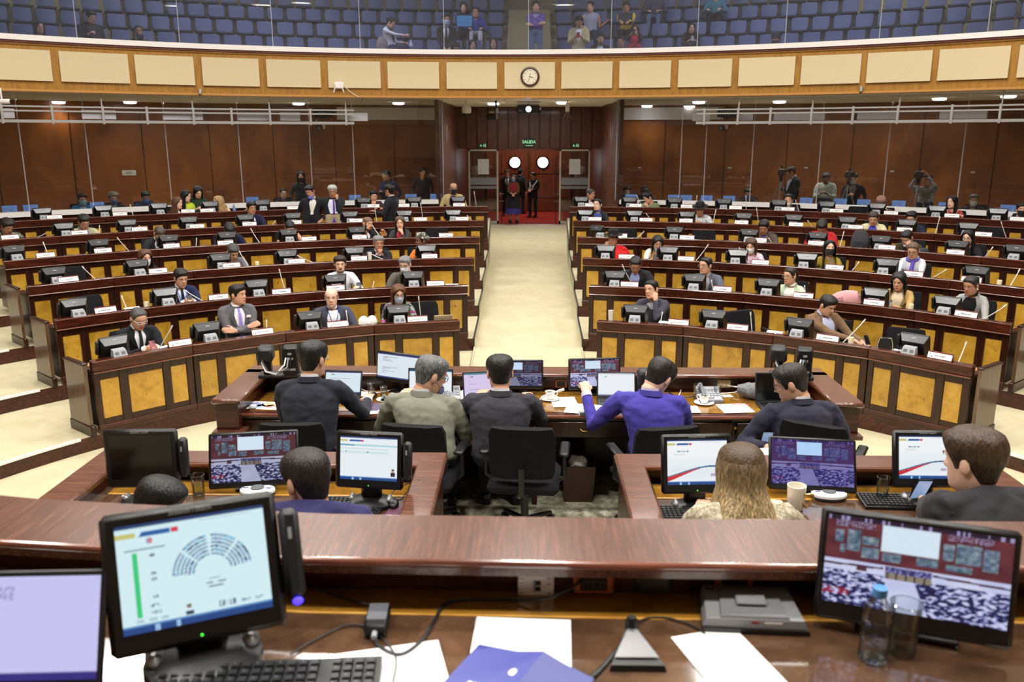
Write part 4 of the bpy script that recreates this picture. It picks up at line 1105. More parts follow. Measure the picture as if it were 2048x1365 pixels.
# ---- office chair for the rows
def chair_meshes():
    o = {}
    o['seat'] = MB().rbox((0, -.02, .43), (.50, .48, .09), .035).mesh('seat', BLKF)
    b = MB(); R_ = []
    for i in range(8):
        z = .52+.38*i/7; w = .225 if 1 <= i <= 6 else .205; y = .19+.05*(i/7)+.02*(i/7)**2
        R_.append([V((x, y+d-.03*(abs(x)/.22)**2, z)) for x, d in ((-w, 0), (-w*.6, -.02), (0, -.022), (w*.6, -.02), (w, 0), (w, .04), (w*.6, .055), (-w*.6, .055), (-w, .04))])
    b.loft([r[::-1] for r in R_]); o['backrest'] = b.mesh('backrest', BLKF, True, 1.)
    o['back_support'] = MB().tube([(0, .12, .38), (0, .27, .42), (0, .28, .62)], .022, 6).mesh('back_support', BLK)
    for g in (-1, 1):
        o['armrest%d' % g] = MB().rbox((g*.28, -.02, .655), (.07, .26, .03), .012).tube([(g*.24, -.02, .42), (g*.28, -.02, .45), (g*.28, -.02, .65)], .016, 6).mesh('armrest', BLK)
    o['column'] = MB().lathe([(.028, .1), (.028, .39)], 10).mesh('column', BLK2)
    bs = MB(); 
    for j in range(5):
        a = 2*pi*j/5+.3; bs.tube([(0, 0, .11), (.15*cos(a), .15*sin(a), .095), (.29*cos(a), .29*sin(a), .07)], [.03, .022, .018], 6)
    o['base'] = bs.mesh('star_base', BLK)
    o['caster'] = MB().lathe([(.0, -.02), (.028, -.02), (.03, 0), (.028, .02), (0, .02)], 10, M=TR(0, 0, .03, rx=pi/2), caps=(False, False)).mesh('caster', BLK)
    return o
CHM = chair_meshes()
def chair(M, label, group='office chairs in the hall', sc=1.0):
    t = thing('office_chair', label, 'chair', M, group)
    for nm, k in (('seat', 'seat'), ('backrest', 'backrest'), ('back_support', 'back_support'), ('armrest', 'armrest-1'), ('armrest', 'armrest1'), ('column', 'column'), ('star_base', 'base')): link(nm, CHM[k], t)
    for j in range(5):
        a = 2*pi*j/5+.3; link('caster', CHM['caster'], t, TR(.29*cos(a), .29*sin(a), 0, rz=a))
    return t
# ================================================================ PEOPLE IN THE ROWS
HB = (20, 17, 17); HBR = (58, 38, 26); HG = (86, 84, 82); HW_ = (176, 174, 170)
WS = (228, 230, 236); NAVY = (30, 33, 62); DKS = (30, 31, 37); GRY = (104, 104, 110)
LOGZ = []
def rowp(k, u, v, label, dr=.60, root=.76, chairlab=None, ch=True, **kw):
    R = RR[k]; p = at_R(u, v, R+dr); z = p.z-FZ[k]
    st = kw.get('stand')
    zc = max(1.42, min(1.66, z)) if st else max(1.0, min(1.27, z))
    LOGZ.append((k, u, round(z, 2)))
    a = ang_u(R+dr, FZ[k]+zc, u)
    c = pol(R+root, a, FZ[k]); M = TR(c, rz=-a+rad(kw.pop('yaw', 0)))
    q = M.inverted() @ pol(R+dr, a, FZ[k]+zc)
    kw.setdefault('det', 1 if k < 3 else 0); kw.setdefault('hs', 1.07)
    ph = kw.pop('ph', None); hl = kw.pop('hx', None)
    r, W = person(M, label, tuple(q), **kw)
    if ph:
        phone(M, W if ph[0] == 'both' else [W[0 if ph[0] == 'A' else 1]], ph[1], *(ph[2:]))
    if ch and not st:
        chair(TR(pol(R+root+.02, a, FZ[k]), rz=-a+rad(kw.get('legdir', 0))), chairlab or 'black office chair under the ' + short(label))
    return r, W, M
def short(l):
    w = l.split()[:9]
    while w[-1] in ('a', 'the', 'and', 'with', 'in', 'at', 'of', 'on', 'his', 'her', 'behind', 'to', 'over', 'by'): w.pop()
    return ' '.join(w)
# row one, left
rowp(0, 277, 638, 'man with grey hair and white-rimmed glasses in black suit reading a red phone', hd=(4, 26, 0), A='phone', B='phone', inner=WS, tie=(36, 42, 46), top=(28, 29, 32), hair=('thin', (70, 68, 68)), glasses=(235, 232, 225), sk=1, cuff=1, ph=('both', 'red smartphone held by the grey-haired man in glasses', (120, 24, 26)), wf=1.08)
rowp(0, 476, 590, 'man in grey suit with lavender tie sitting with folded arms', dr=.72, hd=(38, 2, 0), A='cross', B='cross', top=(96, 95, 100), inner=(236, 234, 240), tie=(150, 140, 205), legs=(92, 91, 96), hair=('short', HB), sk=1, wf=1.08, vd=.36, extra=lambda r, HM, T, la, fw, P: MB().prism([(-.03, 0), (.03, 0), (.026, .03), (-.02, .034)], -.003, .003, M=TR(T+la*.115+fw*.128+V((0, 0, -.125)), rx=pi/2)).obj('pocket_square', PAPER, r))
rowp(0, 663, 596, 'balding older man in open white shirt and slate blazer', dr=.68, hd=(-14, 4, 0), A=(-.2, -.40, .73), B=(.2, -.42, .73), top=(66, 68, 84), inner=(238, 240, 242), vw=.10, vd=.42, lan=(70, 90, 180), hair=('bald', (150, 140, 130)), sk=0, wf=1.12)
rowp(0, 797, 588, 'woman with brown hair, glasses and pale blue mask at front row desk', fem=True, dr=.62, hd=(4, 14, 0), A='desk', B='desk', kind='blouse', top=(28, 28, 34), pat=('floral', (200, 70, 150), (170, 190, 180)), hair=('bob', (92, 56, 34)), mask=((188, 204, 232), ''), glasses=(60, 40, 40), sk=0)
# row two, left
rowp(1, 362, 557, 'young man in navy suit and blue lanyard looking at his phone', hd=(8, 16, 0), A='phone', B='phone', top=(32, 34, 70), inner=WS, tie=(28, 30, 62), lan=(60, 100, 215), hair=('short', HB), sk=1, cuff=1, ph=('both', 'black smartphone held by the young man in navy suit'))
rowp(1, 680, 529, 'bearded man in white shirt and lanyard holding a phone aside', hd=(-6, 6, 0), A=(.02, -.42, .76), B=(.22, -.46, .80), kind='shirt', top=(222, 224, 232), inner=(236, 238, 242), vd=.06, lan=(60, 80, 190), hair=('short', (48, 36, 30)), beard=(58, 44, 36), sk=0, wf=.98, ph=('B', 'black smartphone in the bearded man\'s hand'))
rowp(1, 810, 530, 'grey-haired man with glasses and white mask leaning in grey blazer', hd=(-24, 14, 0), dr=.50, A=(-.22, -.50, .74), B=(.10, -.50, .74), top=(98, 94, 88), inner=(200, 204, 212), hair=('short', (120, 120, 122)), mask=((224, 230, 240), ''), glasses=(40, 40, 44), sk=0, wf=1.08)
# row three, left
rowp(2, 290, 516, 'woman with auburn hair and black leather jacket with white flower', fem=True, hd=(10, 8, 0), A='desk', B='desk', kind='jacket', top=(30, 30, 32), inner=(40, 40, 44), hair=('bob', (84, 56, 44)), mask=((210, 216, 232), ''), sk=0, extra=lambda r, HM, T, la, fw, P: MB().ell(T+la*.10+fw*.135+V((0, 0, -.10)), (.03, .012, .035), 8, 6).obj('flower_brooch', PAPER, r))
rowp(2, 466, 505, 'man with dark greying hair in grey jacket bent over his phone', hd=(10, 34, 0), dr=.52, A='phone', B='phone', top=(110, 110, 114), inner=(190, 192, 196), hair=('short', (64, 62, 62)), sk=1, ph=('both', 'black smartphone under the bent man in grey jacket'))
rowp(2, 757, 487, 'older man with grey hair and hands clasped at his mouth', hd=(6, 8, 0), A='clasp', B='clasp', top=(34, 36, 44), inner=(222, 222, 224), hair=('short', (128, 126, 124)), sk=2, wf=1.05)
rowp(2, 842, 483, 'woman with grey head wrap and orange patterned blouse looking sideways', fem=True, hd=(-62, 2, 0), A='desk', B='desk', kind='blouse', top=(236, 122, 44), pat=('floral', (240, 150, 80), (90, 60, 50)), hair=('back', HB), hat=((96, 96, 88), 'wrap', ('floral', (190, 190, 182), (40, 42, 40))), sk=3)
# row four, left
rowp(3, 319, 468, 'short-haired man in dark suit leaning over the fourth row desk', hd=(10, 40, 0), dr=.46, A='desk', B='desk', top=(38, 38, 44), inner=(214, 216, 220), hair=('shaved', (70, 58, 50)), sk=1)
rowp(3, 459, 461, 'black-haired man in navy suit with lowered head behind a monitor', hd=(0, 48, 0), dr=.46, A='desk', B=(.2, -.45, .73), top=(28, 30, 58), inner=(214, 216, 222), hair=('short', HB), sk=2)
rowp(3, 580, 456, 'person with black tied hair hidden behind a fourth row monitor', fem=True, hd=(0, 40, 0), dr=.48, A='desk', B='desk', kind='blouse', top=(40, 36, 40), bare=True, hair=('bun', HB), sk=1)
rowp(3, 735, 448, 'bald bearded man in dark suit leaning and gesturing', hd=(36, 10, 6), dr=.52, A='desk', B=(.30, -.40, .88), top=(40, 38, 42), inner=(226, 226, 230), tie=(40, 40, 46), hair=('shaved', (120, 90, 70)), beard=(30, 24, 22), sk=1)
rowp(3, 800, 446, 'woman with long brown hair and hand on her mouth', fem=True, hd=(-6, 8, 0), A=(-.12, -.45, .74), B='chin', kind='jacket', top=(58, 58, 64), inner=(170, 50, 70), hair=('long', (92, 70, 54)), sk=0)
# row five, left
rowp(4, 15, 458, 'person with curly dark hair and green patterned sweater at the frame edge', hd=(10, 30, 0), A='phone', B='desk', kind='sweater', top=(52, 58, 46), pat=('check', (24, 26, 24), (150, 160, 130)), hair=('curly', (26, 22, 22)), sk=2)
rowp(4, 168, 453, 'man with glasses in pale green blazer looking down', hd=(8, 26, 0), A='desk', B='desk', top=(178, 178, 142), inner=(120, 124, 150), lan=(60, 70, 190), hair=('thick', (26, 22, 20)), glasses=(60, 40, 40), sk=1)
rowp(4, 503, 417, 'man with black hair in navy suit sitting upright, fifth row', hd=(14, 6, 0), A='desk', B='desk', top=(28, 30, 56), inner=(200, 206, 216), tie=(30, 32, 52), hair=('short', HB), sk=2)
rowp(4, 620, 393, 'standing man in black suit with pulled-down blue mask and white tie', stand=True, dr=.75, root=.80, hd=(-30, 18, -10), A='side', B=(.20, -.10, .84), top=(30, 31, 36), inner=(210, 212, 210), tie=(216, 212, 200), hair=('short', (28, 24, 24)), mask=((110, 120, 214), 'chin'), sk=2)
rowp(4, 665, 390, 'standing older man with white hair and violet tie, hand at temple', stand=True, dr=.78, root=.80, hd=(-10, 16, 0), A='side', B='cheek', top=(30, 31, 34), inner=(206, 208, 228), vw=.13, vd=.52, tie=(84, 56, 140), hair=('short', HW_), legs=(168, 152, 122), sk=2, wf=1.12)
rowp(4, 779, 384, 'standing man in black suit turned towards the left, seen from behind', stand=True, dr=.70, root=.72, yaw=-125, hd=(-10, 4, 0), A='front', B=(.30, -.2, 1.0), top=(26, 28, 36), inner=(200, 200, 206), hair=('short', HB), legs=(24, 25, 30), sk=2)
# rear row, left
rowp(5, 355, 411, 'woman with brown hair in dark maroon top looking aside, rear row', fem=True, hd=(48, 4, 0), A='desk', B='desk', kind='jacket', top=(60, 34, 42), inner=(228, 226, 228), hair=('long', (96, 66, 48)), sk=0)
rowp(5, 372, 393, 'woman in lime green top bending behind the rear row', fem=True, dr=1.0, root=1.12, hd=(50, 12, 0), A='lap', B='lap', kind='blouse', top=(196, 214, 60), hair=('long', (24, 20, 20)), sk=0)
rowp(5, 396, 385, 'woman with long black hair and dark green top reading her phone', fem=True, pelz=.62, dr=1.05, root=1.1, hd=(8, 28, 0), A='hold', B='hold', kind='sweater', top=(40, 58, 42), hair=('long', (16, 14, 14)), sk=0)
rowp(5, 437, 410, 'woman with long blonde hair in peach sleeveless top, rear row', fem=True, hd=(-70, 8, 0), A='desk', B='desk', kind='blouse', top=(236, 190, 152), bare=True, hair=('long', (176, 140, 92)), sk=0)
rowp(5, 747, 393, 'man in maroon suit with hand at his chin, rear row', hd=(6, 8, 0), A='chin', B='desk', top=(56, 34, 40), inner=(150, 150, 160), hair=('short', HB), sk=1)
rowp(5, 907, 377, 'bald man in tan jacket and black mask seated by the vestibule', dr=1.05, root=1.15, hd=(10, 6, 0), A='lap', B='lap', top=(196, 176, 124), inner=(48, 40, 58), vw=.09, vd=.36, hair=('bald', (60, 50, 46)), mask=((34, 32, 40), ''), glasses=(40, 36, 36), sk=1)
# row one, right
rowp(0, 1303, 580, 'man with long black hair tied back resting cheek on fist', hd=(-26, 0, -8), A='desk', B='cheek', kind='sweater', top=(62, 62, 76), inner=(150, 150, 160), vd=.10, hair=('back', (18, 16, 16)), sk=1)
rowp(0, 1655, 612, 'man in brown jacket and jeans sitting sideways with a phone', dr=.74, root=.80, yaw=55, hd=(6, 24, 0), A=(.06, -.46, .74), B=(.2, -.44, .72), kind='jacket', top=(118, 92, 68), inner=(190, 196, 226), vw=.11, vd=.42, legs=(86, 92, 160), hair=('short', (22, 19, 18)), sk=1, wf=1.12, ph=('B', 'black smartphone held by the man in brown jacket'), legdir=-8)
# row two, right
rowp(1, 1271, 530, 'man with black tied hair and dark jacket looking down, second row', hd=(4, 36, 0), dr=.50, A='desk', B='desk', kind='jacket', top=(36, 37, 42), inner=(140, 150, 200), hair=('back', (26, 24, 24)), sk=2, wf=1.1)
rowp(1, 1411, 532, 'man with glasses and tied hair in blue-grey blazer looking sideways', hd=(-30, 2, 0), A='desk', B='desk', top=(92, 96, 108), inner=(150, 154, 164), hair=('back', (22, 20, 20)), glasses=(150, 140, 130), sk=1, wf=1.05)
rowp(1, 1580, 553, 'woman with headband and glasses in mint blazer', fem=True, dr=.66, hd=(-30, 4, 0), A='desk', B='desk', kind='jacket', top=(192, 212, 182), inner=(234, 232, 226), vw=.09, hair=('pony', (38, 30, 26)), glasses=(170, 140, 110), sk=1, extra=lambda r, HM, T, la, fw, P: MB().tube([HM @ V((.088*cos(a), .012, .03+.095*sin(a))) for a in [pi*j/12 for j in range(13)]], .005, 5).obj('headband', mat('headband', (206, 184, 130), .5), r))
rowp(1, 1798, 563, 'woman with long black hair in camel blazer using her phone', fem=True, hd=(-2, 18, 0), A='phone', B='phone', kind='jacket', top=(186, 154, 96), inner=(226, 210, 180), hair=('long', (24, 19, 20)), sk=1, ph=('both', 'grey smartphone held by the woman in camel blazer', (120, 116, 106)))
rowp(1, 1942, 572, 'woman with pinned-up dark hair in light grey blazer and black top', fem=True, hd=(-14, 16, 0), A='desk', B='desk', kind='jacket', top=(160, 160, 158), inner=(16, 17, 20), vw=.10, vd=.4, hair=('bun', (38, 34, 34)), sk=2, extra=lambda r, HM, T, la, fw, P: [MB().ell(HM @ V((g*.086, .0, -.035)), (.011, .011, .011), 8, 6).obj('earring', PAPER, r) for g in (-1, 1)])
# row three, right
rowp(2, 1226, 477, 'man with black brimmed hat, glasses and red poncho', hd=(-14, 4, 0), A='cheek', B='lap', kind='poncho', top=(196, 28, 34), hair=('back', (20, 18, 18)), hat=((22, 20, 20), 'brim'), glasses=(50, 40, 36), sk=2)
rowp(2, 1315, 486, 'woman with long black hair, white sleeves and tan vest on phone', fem=True, hd=(14, 26, 0), A='phone', B='phone', kind='jacket', top=(220, 218, 214), inner=(176, 128, 84), vw=.14, vd=.40, hair=('long', (20, 17, 18)), mask=((190, 190, 220), 'chin'), sk=1, ph=('both', 'black smartphone of the woman in tan vest'))
rowp(2, 1502, 492, 'woman with short brown hair, white mask and pink patterned blouse', fem=True, hd=(-4, 18, 0), A='desk', B='desk', kind='blouse', top=(226, 186, 200), pat=('floral', (150, 150, 190), (240, 214, 222)), hair=('bob', (74, 52, 42)), mask=((238, 238, 240), ''), sk=0)
rowp(2, 1659, 497, 'woman with long black hair, black mask and mustard sweater', fem=True, dr=.68, hd=(22, -6, 0), A='desk', B='desk', kind='sweater', top=(142, 118, 38), lan=(110, 130, 210), hair=('long', (18, 15, 16)), mask=((36, 36, 38), ''), sk=0)
rowp(2, 1826, 502, 'woman with glasses in white denim jacket and violet scarf', fem=True, dr=.66, hd=(2, 20, 0), A='phone', B='phone', kind='jacket', top=(204, 206, 214), inner=(200, 190, 200), scarf=(96, 84, 176), hair=('back', (96, 74, 58)), glasses=(60, 44, 44), sk=1, ph=('both', 'black smartphone of the woman in white denim'))
# row four, right
rowp(3, 1528, 455, 'man in brown jacket with orange lanyard looking down, fourth row', hd=(-4, 26, 0), A='desk', B='desk', top=(84, 72, 64), inner=(70, 80, 130), lan=(232, 120, 40), hair=('short', HB), sk=2)
rowp(3, 1644, 455, 'person in red striped poncho with lowered head behind a monitor', hd=(0, 44, 0), dr=.5, A='desk', B='desk', kind='poncho', top=(178, 30, 40), hair=('short', HB), sk=2)
rowp(3, 1814, 477, 'man in olive jacket with hand on his forehead', hd=(-16, 34, 0), dr=.5, A='desk', B='brow', kind='jacket', top=(62, 58, 38), inner=(30, 30, 32), hair=('crop', (26, 22, 22)), mask=((220, 220, 226), 'chin'), sk=1)
rowp(3, 1936, 476, 'woman with long black hair and glasses in black, fourth row', fem=True, hd=(-6, 10, 0), A='desk', B='desk', kind='sweater', top=(30, 29, 33), hair=('long', (20, 17, 18)), glasses=(90, 80, 80), sk=0)
# row five, right
rowp(4, 1195, 410, 'woman with tied black hair in black blazer looking aside', fem=True, hd=(-24, -2, 0), A='desk', B='desk', kind='jacket', top=(40, 41, 46), inner=(60, 80, 150), hair=('pony', (18, 16, 16)), sk=0)
rowp(4, 1400, 419, 'man with black hat and pale plaid shirt, fifth row', hd=(-2, 16, 0), A='phone', B='desk', kind='shirt', top=(186, 188, 194), pat=('check', (120, 124, 134), (216, 218, 222)), hair=('short', HB), hat=((26, 25, 26), 'brim'), sk=2)
rowp(4, 1747, 437, 'person with short brown hair in cream blazer looking down', hd=(4, 26, 0), A='desk', B='desk', kind='jacket', top=(214, 206, 166), inner=(70, 70, 180), hair=('crop', (60, 48, 42)), sk=1)
rowp(4, 1823, 437, 'man with black hair and navy suit behind monitor, fifth row right', hd=(-6, 18, 0), A='desk', B='desk', top=(34, 34, 58), inner=(200, 200, 210), hair=('short', HB), sk=1)
# rear row, right
rowp(5, 1181, 389, 'man with cropped hair and white shirt looking aside by the vestibule', hd=(58, 4, 0), A='desk', B='desk', kind='jacket', top=(34, 34, 36), inner=(226, 224, 222), vw=.12, hair=('shaved', (60, 56, 54)), sk=2)
rowp(5, 1296, 396, 'person in sage green sweater bending forward, rear row', hd=(-60, 24, 0), dr=.7, A='desk', B='chin', kind='sweater', top=(112, 126, 92), hair=('short', HB), sk=1)
rowp(5, 1577, 401, 'man in navy suit with lowered white mask, rear row', hd=(-4, -4, 0), A='desk', B='desk', top=(44, 42, 56), inner=(110, 50, 50), hair=('short', HB), mask=((230, 230, 234), 'chin'), sk=1)
rowp(5, 1762, 408, 'person with pinkish brown cap behind a rear row monitor', hd=(0, 34, 0), dr=.56, A='desk', B='desk', kind='sweater', top=(90, 66, 60), hair=('short', (90, 70, 60)), hat=((150, 110, 104), 'peak'), sk=1)
rowp(5, 1904, 405, 'woman with black hair and red floral blouse speaking', fem=True, hd=(-22, 0, 0), A='desk', B='desk', kind='blouse', top=(196, 70, 60), pat=('floral', (236, 206, 196), (40, 34, 34)), hair=('long', (20, 17, 18)), sk=0)
rowp(5, 2043, 420, 'man in grey suit with black mask at the right frame edge', hd=(20, 0, 0), A='desk', B='desk', top=(90, 92, 100), inner=(196, 196, 206), tie=(40, 40, 60), hair=('short', HB), mask=((24, 24, 26), ''), sk=1)
# empty chairs that show between people
for k, u, lab in ((0, 1503, 'empty black chair turned aside at the second desk of the front row'), (0, 1806, 'empty black chair behind the last monitor of the front row'), (0, 855, 'black chair with free backrest next to the silver laptop'), (2, 155, 'empty black chair behind the outermost third row monitor'),
                  (3, 1255, 'empty black chair behind the turned fourth row monitor'), (3, 1410, 'empty black chair with low backrest, fourth row'), (3, 880, 'empty black chair behind the lone nameplate, fourth row'), (5, 1720, 'empty black chair in the rear row by the capped person'), (4, 1980, 'empty chair at the far right of the fifth row'), (1, 190, 'empty chair by the outermost second row monitor')):
    a = ang_u(RR[k]+.8, FZ[k]+.8, u)
    chair(TR(pol(RR[k]+.80, a, FZ[k]), rz=-a+(.9 if (k, u) == (0, 1503) else .2)), lab)
print('LOGZ', LOGZ)
# ================================================================ SCREEN PICTURES (drawn as point colours)
def mix(a, b, t): return tuple(x+(y-x)*t for x, y in zip(a, b))
def hsh(i, j, k=0):
    v = sin(i*127.1+j*311.7+k*74.7)*43758.5453; return v-math.floor(v)
def nz(u, v, k=0): return noise.noise(V((u, v, k*3.7)))
def feed(blue=0., dim=1.):
    def f(u, v):
        if v > .955: c = (40, 24, 40) if nz(u*40, 3) < .12 else (170, 160, 200)
        elif v > .50:
            c = mix((88, 38, 40), (110, 50, 48), .5+nz(u*9, v*9))
            if .31 < u < .62 and v > .66: return mix((226, 240, 250), (150, 200, 255), blue*.8)
            for x0, x1, y0, y1, q in ((.05, .10, .70, .84, 1), (.12, .19, .62, .86, 2), (.20, .29, .70, .80, 3), (.20, .30, .56, .68, 4), (.64, .70, .66, .84, 5), (.71, .84, .64, .86, 6), (.85, .93, .60, .84, 7), (.66, .80, .55, .62, 8), (.08, .11, .58, .68, 9), (.32, .42, .55, .64, 10), (.50, .62, .56, .64, 11)):
                if x0 < u < x1 and y0 < v < y1:
                    c = mix((64, 96, 106), (158, 178, 176), .5+.8*nz(u*30, v*24, q)); c = mix(c, (70, 66, 120), max(0, nz(u*44, v*44, q+1)))
            if v > .88 and (.05 < u < .27 or .66 < u < .9) and nz(u*80, v*60) > .05: c = (150, 140, 170)
        else:
            c = mix((206, 214, 246), (226, 232, 254), .5+nz(u*6, v*6))
            if .34 < u < .59 and .36 < v < .50:
                c = (48, 50, 96) if v > .43 else ((150, 138, 110) if (u*40) % 2 > .35 else (60, 46, 50))
                if v > .43 and nz(u*70, v*60) > .12: c = (150, 150, 214)
            elif v < .38 and not (.345+.02*(.36-v) < u < .50+.03*(.36-v)*8):
                w = nz(u*34+v*8, v*44-u*4, 2)+.35*nz(u*80, v*90, 4); c = mix((26, 28, 66), (60, 66, 140), max(0, .5+w*2)) if w < .05 else mix((130, 140, 210), (226, 232, 255), min(1, w*3))
                if u < .15 and .10 < v < .18 and w < .12: c = (150, 30, 50)
            elif abs(v-(.47-.05*abs(u-.47))) < .012 and not .33 < u < .6: c = (70, 36, 50)
            elif .18 < u < .24 and .40 < v < .46: c = (90, 50, 50)
        c = mix(c, (40+c[2]*.12, 30+c[1]*.1, 150), blue*.72)
        return tuple(max(0, x*dim) for x in c)
    return f
DIG = {'0': '757'.replace('757', '')}
F35 = {'0': ('111', '101', '101', '101', '111'), '2': ('111', '001', '111', '100', '111'), '1': ('010', '110', '010', '010', '111'), '8': ('111', '101', '111', '101', '111'), ':': ('000', '010', '000', '010', '000')}
def inglyph(t, x, y):
    i = int(x*len(t))
    if not (0 <= i < len(t) and 0 <= y < 1): return False
    cx = (x*len(t)-i)*4; r = 4-int(y*5)
    return cx < 3 and F35[t[i]][r][int(cx)] == '1'
def ui_base(u, v, c):
    if v > .965: return (40, 66, 116)
    if v < .055: return (36, 74, 138) if not (.2 < u < .24 or .34 < u < .37) else (160, 200, 240)
    if v < .075: return (90, 140, 200)
    if .88 < v < .925:
        if u < .13: return (206, 200, 120)
        if .15+(v-.88)*.5 < u < .36: return (40, 98, 170)
        if .36 < u < .41: return (214, 60, 84)
    if .94 < v < .95 and .55 < u < .9: return (190, 205, 225)
    return c
def ui_vote(u, v):
    c = (218, 246, 252)
    dx, dy = (u-.615)*1.33, v-.44; r = sqrt(dx*dx+dy*dy); a = math.degrees(atan2(dy, dx))
    if .165 < r < .375 and 6 < a < 176:
        if not (abs(a-92) < 3.4 or abs(a-47) < 2.4 or abs(a-137) < 2.6):
            q = (r-.165)/.035
            if q-int(q) < .58:
                w = hsh(int(a/5), int(q)); return (30, 50, 120) if w < .12 else ((110, 190, 225) if w < .3 else (128, 160, 190))
    if .095 < u < .13 and .14 < v < .74: return (60, 208, 130)
    if .05 < u < .32 and abs(v-.765) < .007: return (150, 175, 190)
    for yy in (.70, .53, .47, .31, .235, .17):
        if abs(v-yy) < .014 and abs(u-.225) < (.035 if yy < .3 else .018) and hsh(int(u*110), int(v*90)) < .75: return (110, 130, 150)
    if (u-.215)**2*2+(v-.835)**2 < .0009: return (176, 150, 190) if u < .215 else (220, 120, 120)
    for k, (x0, yy, w) in enumerate(((.58, .385, .08), (.565, .345, .045), (.64, .345, .055), (.575, .31, .1))):
        if x0 < u < x0+w and abs(v-yy) < .007: return (140, 160, 180)
    if .635 < u < .755 and .105 < v < .155 and inglyph('02:18', (u-.635)/.12, (v-.105)/.05): return (30, 60, 110)
    for x0 in (.79, .88):
        if x0 < u < x0+.06 and .115 < v < .14 and hsh(int(u*120), int(v*90)) < .7: return (140, 165, 190)
    for x0 in (.09, .17, .25):
        if x0 < u < x0+.05 and .09 < v < .125: return (176, 205, 214)
    if abs(u-.435) < .028 and .085 < v < .2:
        d = sqrt(((u-.435)*1.33)**2+(v-.165)**2)
        if d < .022: return (150, 110, 90) if v < .17 else (40, 34, 40)
        if v < .125 and abs(u-.435) < .028: return (50, 62, 92)
    if .50 < u < .53 and v in (.12, .14): return (150, 160, 180)
    return ui_base(u, v, c)
def ui_page(u, v):
    c = (240, 246, 252)
    if abs(v-.80) < .018: c = (176, 222, 226) if u > .25 else (110, 180, 200)
    elif abs(v-.72) < .012 and u < .85: c = (200, 226, 232)
    elif abs(v-.64) < .03 and u < .85: c = (214, 238, 238)
    if abs(v-.645) < .012 and (abs(u-.1) < .015 or abs(u-.48) < .015): c = (60, 80, 90)
    if u > .87 and .11 < v < .28 and abs(u-.925) < .04:
        c = (40, 44, 60) if v < .2 else ((196, 150, 130) if abs(u-.925) < .022 and v < .25 else ((40, 34, 36) if abs(u-.925) < .022 else c))
    return ui_base(u, v, c)
def ui_swoosh(u, v):
    c = mix((250, 252, 254), (206, 226, 240), max(0, .4-abs(v-.3)))
    y = .25+.10*sin((u-.25)*3.4)+.06*u
    if u < .55 and y-.10*(1-u*1.6) < v < y: c = mix((206, 40, 50), (230, 110, 110), u)
    if abs(v-(y+.012)) < .010+.01*u: c = (60, 110, 150)
    if .1 < u < .36 and abs(v-.74) < .012 and hsh(int(u*60), 1) < .8: c = (110, 150, 160)
    if .1 < u < .3 and (abs(v-.69) < .006 or abs(v-.66) < .006): c = (190, 215, 220)
    if .72 < u < .82 and .18 < v < .25: c = (190, 170, 205)
    return ui_base(u, v, c)
def ui_doc(seed, base=(232, 240, 250), head=(60, 50, 90), lines=.4):
    def f(u, v):
        if v > .94: return head
        if v < .05: return mix(head, (70, 80, 140), .5)
        r = int(v*26)
        if hsh(r, seed) < lines and .12 < u < .12+.6*hsh(r, seed, 3) and (v*26) % 1 < .35: return mix(base, (120, 124, 150), .55)
        if abs(v-.84) < .02 and .16 < u < .24: return (90, 80, 130) if u > .2 else (110, 180, 120)
        return base
    return f
SCR_ON = vcol_mat('screen_glow', 1.0)
def add_screen(parent, M, w, h, nx, ny, fn):
    me = screen_mesh('screen', w, h, nx, ny, fn); me.materials.append(SCR_ON)
    return link('screen', me, parent, M)
# ---------------------------------------------------------------- screens on stands; local: screen faces -Y, origin on the table
def touch_front(M, label, fn, res=(72, 54), lift=.085, tilt=-.16, on=True, w=.36, led=False):
    t = thing('touch_monitor', label, 'monitor', M)
    s = w/.36; A = TR(0, 0, lift, rx=tilt) @ Matrix.Scale(s, 4)
    MB().rbox((0, .012, .15), (.36, .03, .30), .012, M=A).obj('bezel', BLK, t)
    MB().rbox((0, .05, .15), (.28, .06, .22), .03, M=A).obj('back_cover', BLK, t)
    if fn: add_screen(t, A @ TR(0, -.0045, .160), .302, .226, res[0], res[1], fn)
    else: link('screen', MB().box(-.151, .151, -.001, .001, -.113, .113).mesh('screen', SCREEN_OFF, False), t, A @ TR(0, -.0045, .160))
    tm = text_mesh('StealthTouch', .0165); tm.materials.append(GREYP)
    link('lettering', tm, t, A @ TR(0, -.0045, .2865, rx=pi/2))
    MB().rbox((.204, .005, .155), (.044, .045, .20), .012, M=A).obj('card_reader', BLK2, t)
    MB().box(.198, .206, -.02, -.017, .19, .215, M=A).obj('reader_mark', GREYP, t)
    if led: MB().ell((.205, -.012, .05), (.012, .006, .009), 10, 6, 0, A).obj('reader_light', mat('blue_led', (50, 40, 255), emit=(70, 50, 255), estr=3), t)
    MB().ell((0, -.004, .018), (.003, .002, .003), 8, 5, 0, A).obj('power_light', mat('green_led', (60, 220, 60), emit=(60, 230, 60), estr=2), t)
    st = MB(); st.lathe([(.0, 0), (.125, 0), (.125, .018), (.09, .034), (.0, .036)], 24, caps=(False, False), M=Matrix.Diagonal((1.0*s, .8*s, 1, 1)) @ TR(0, .03, 0)); st.rbox((0, .05, .08), (.11*s, .05, .13), .02)
    st.obj('stand', BLK, t)
    for g in (-1, 1): MB().rbox((g*.10*s, .03, .03), (.035, .06, .035), .014).obj('stand_foot', mat('silver_foot', (150, 150, 152), .3, .4), t)
    return t
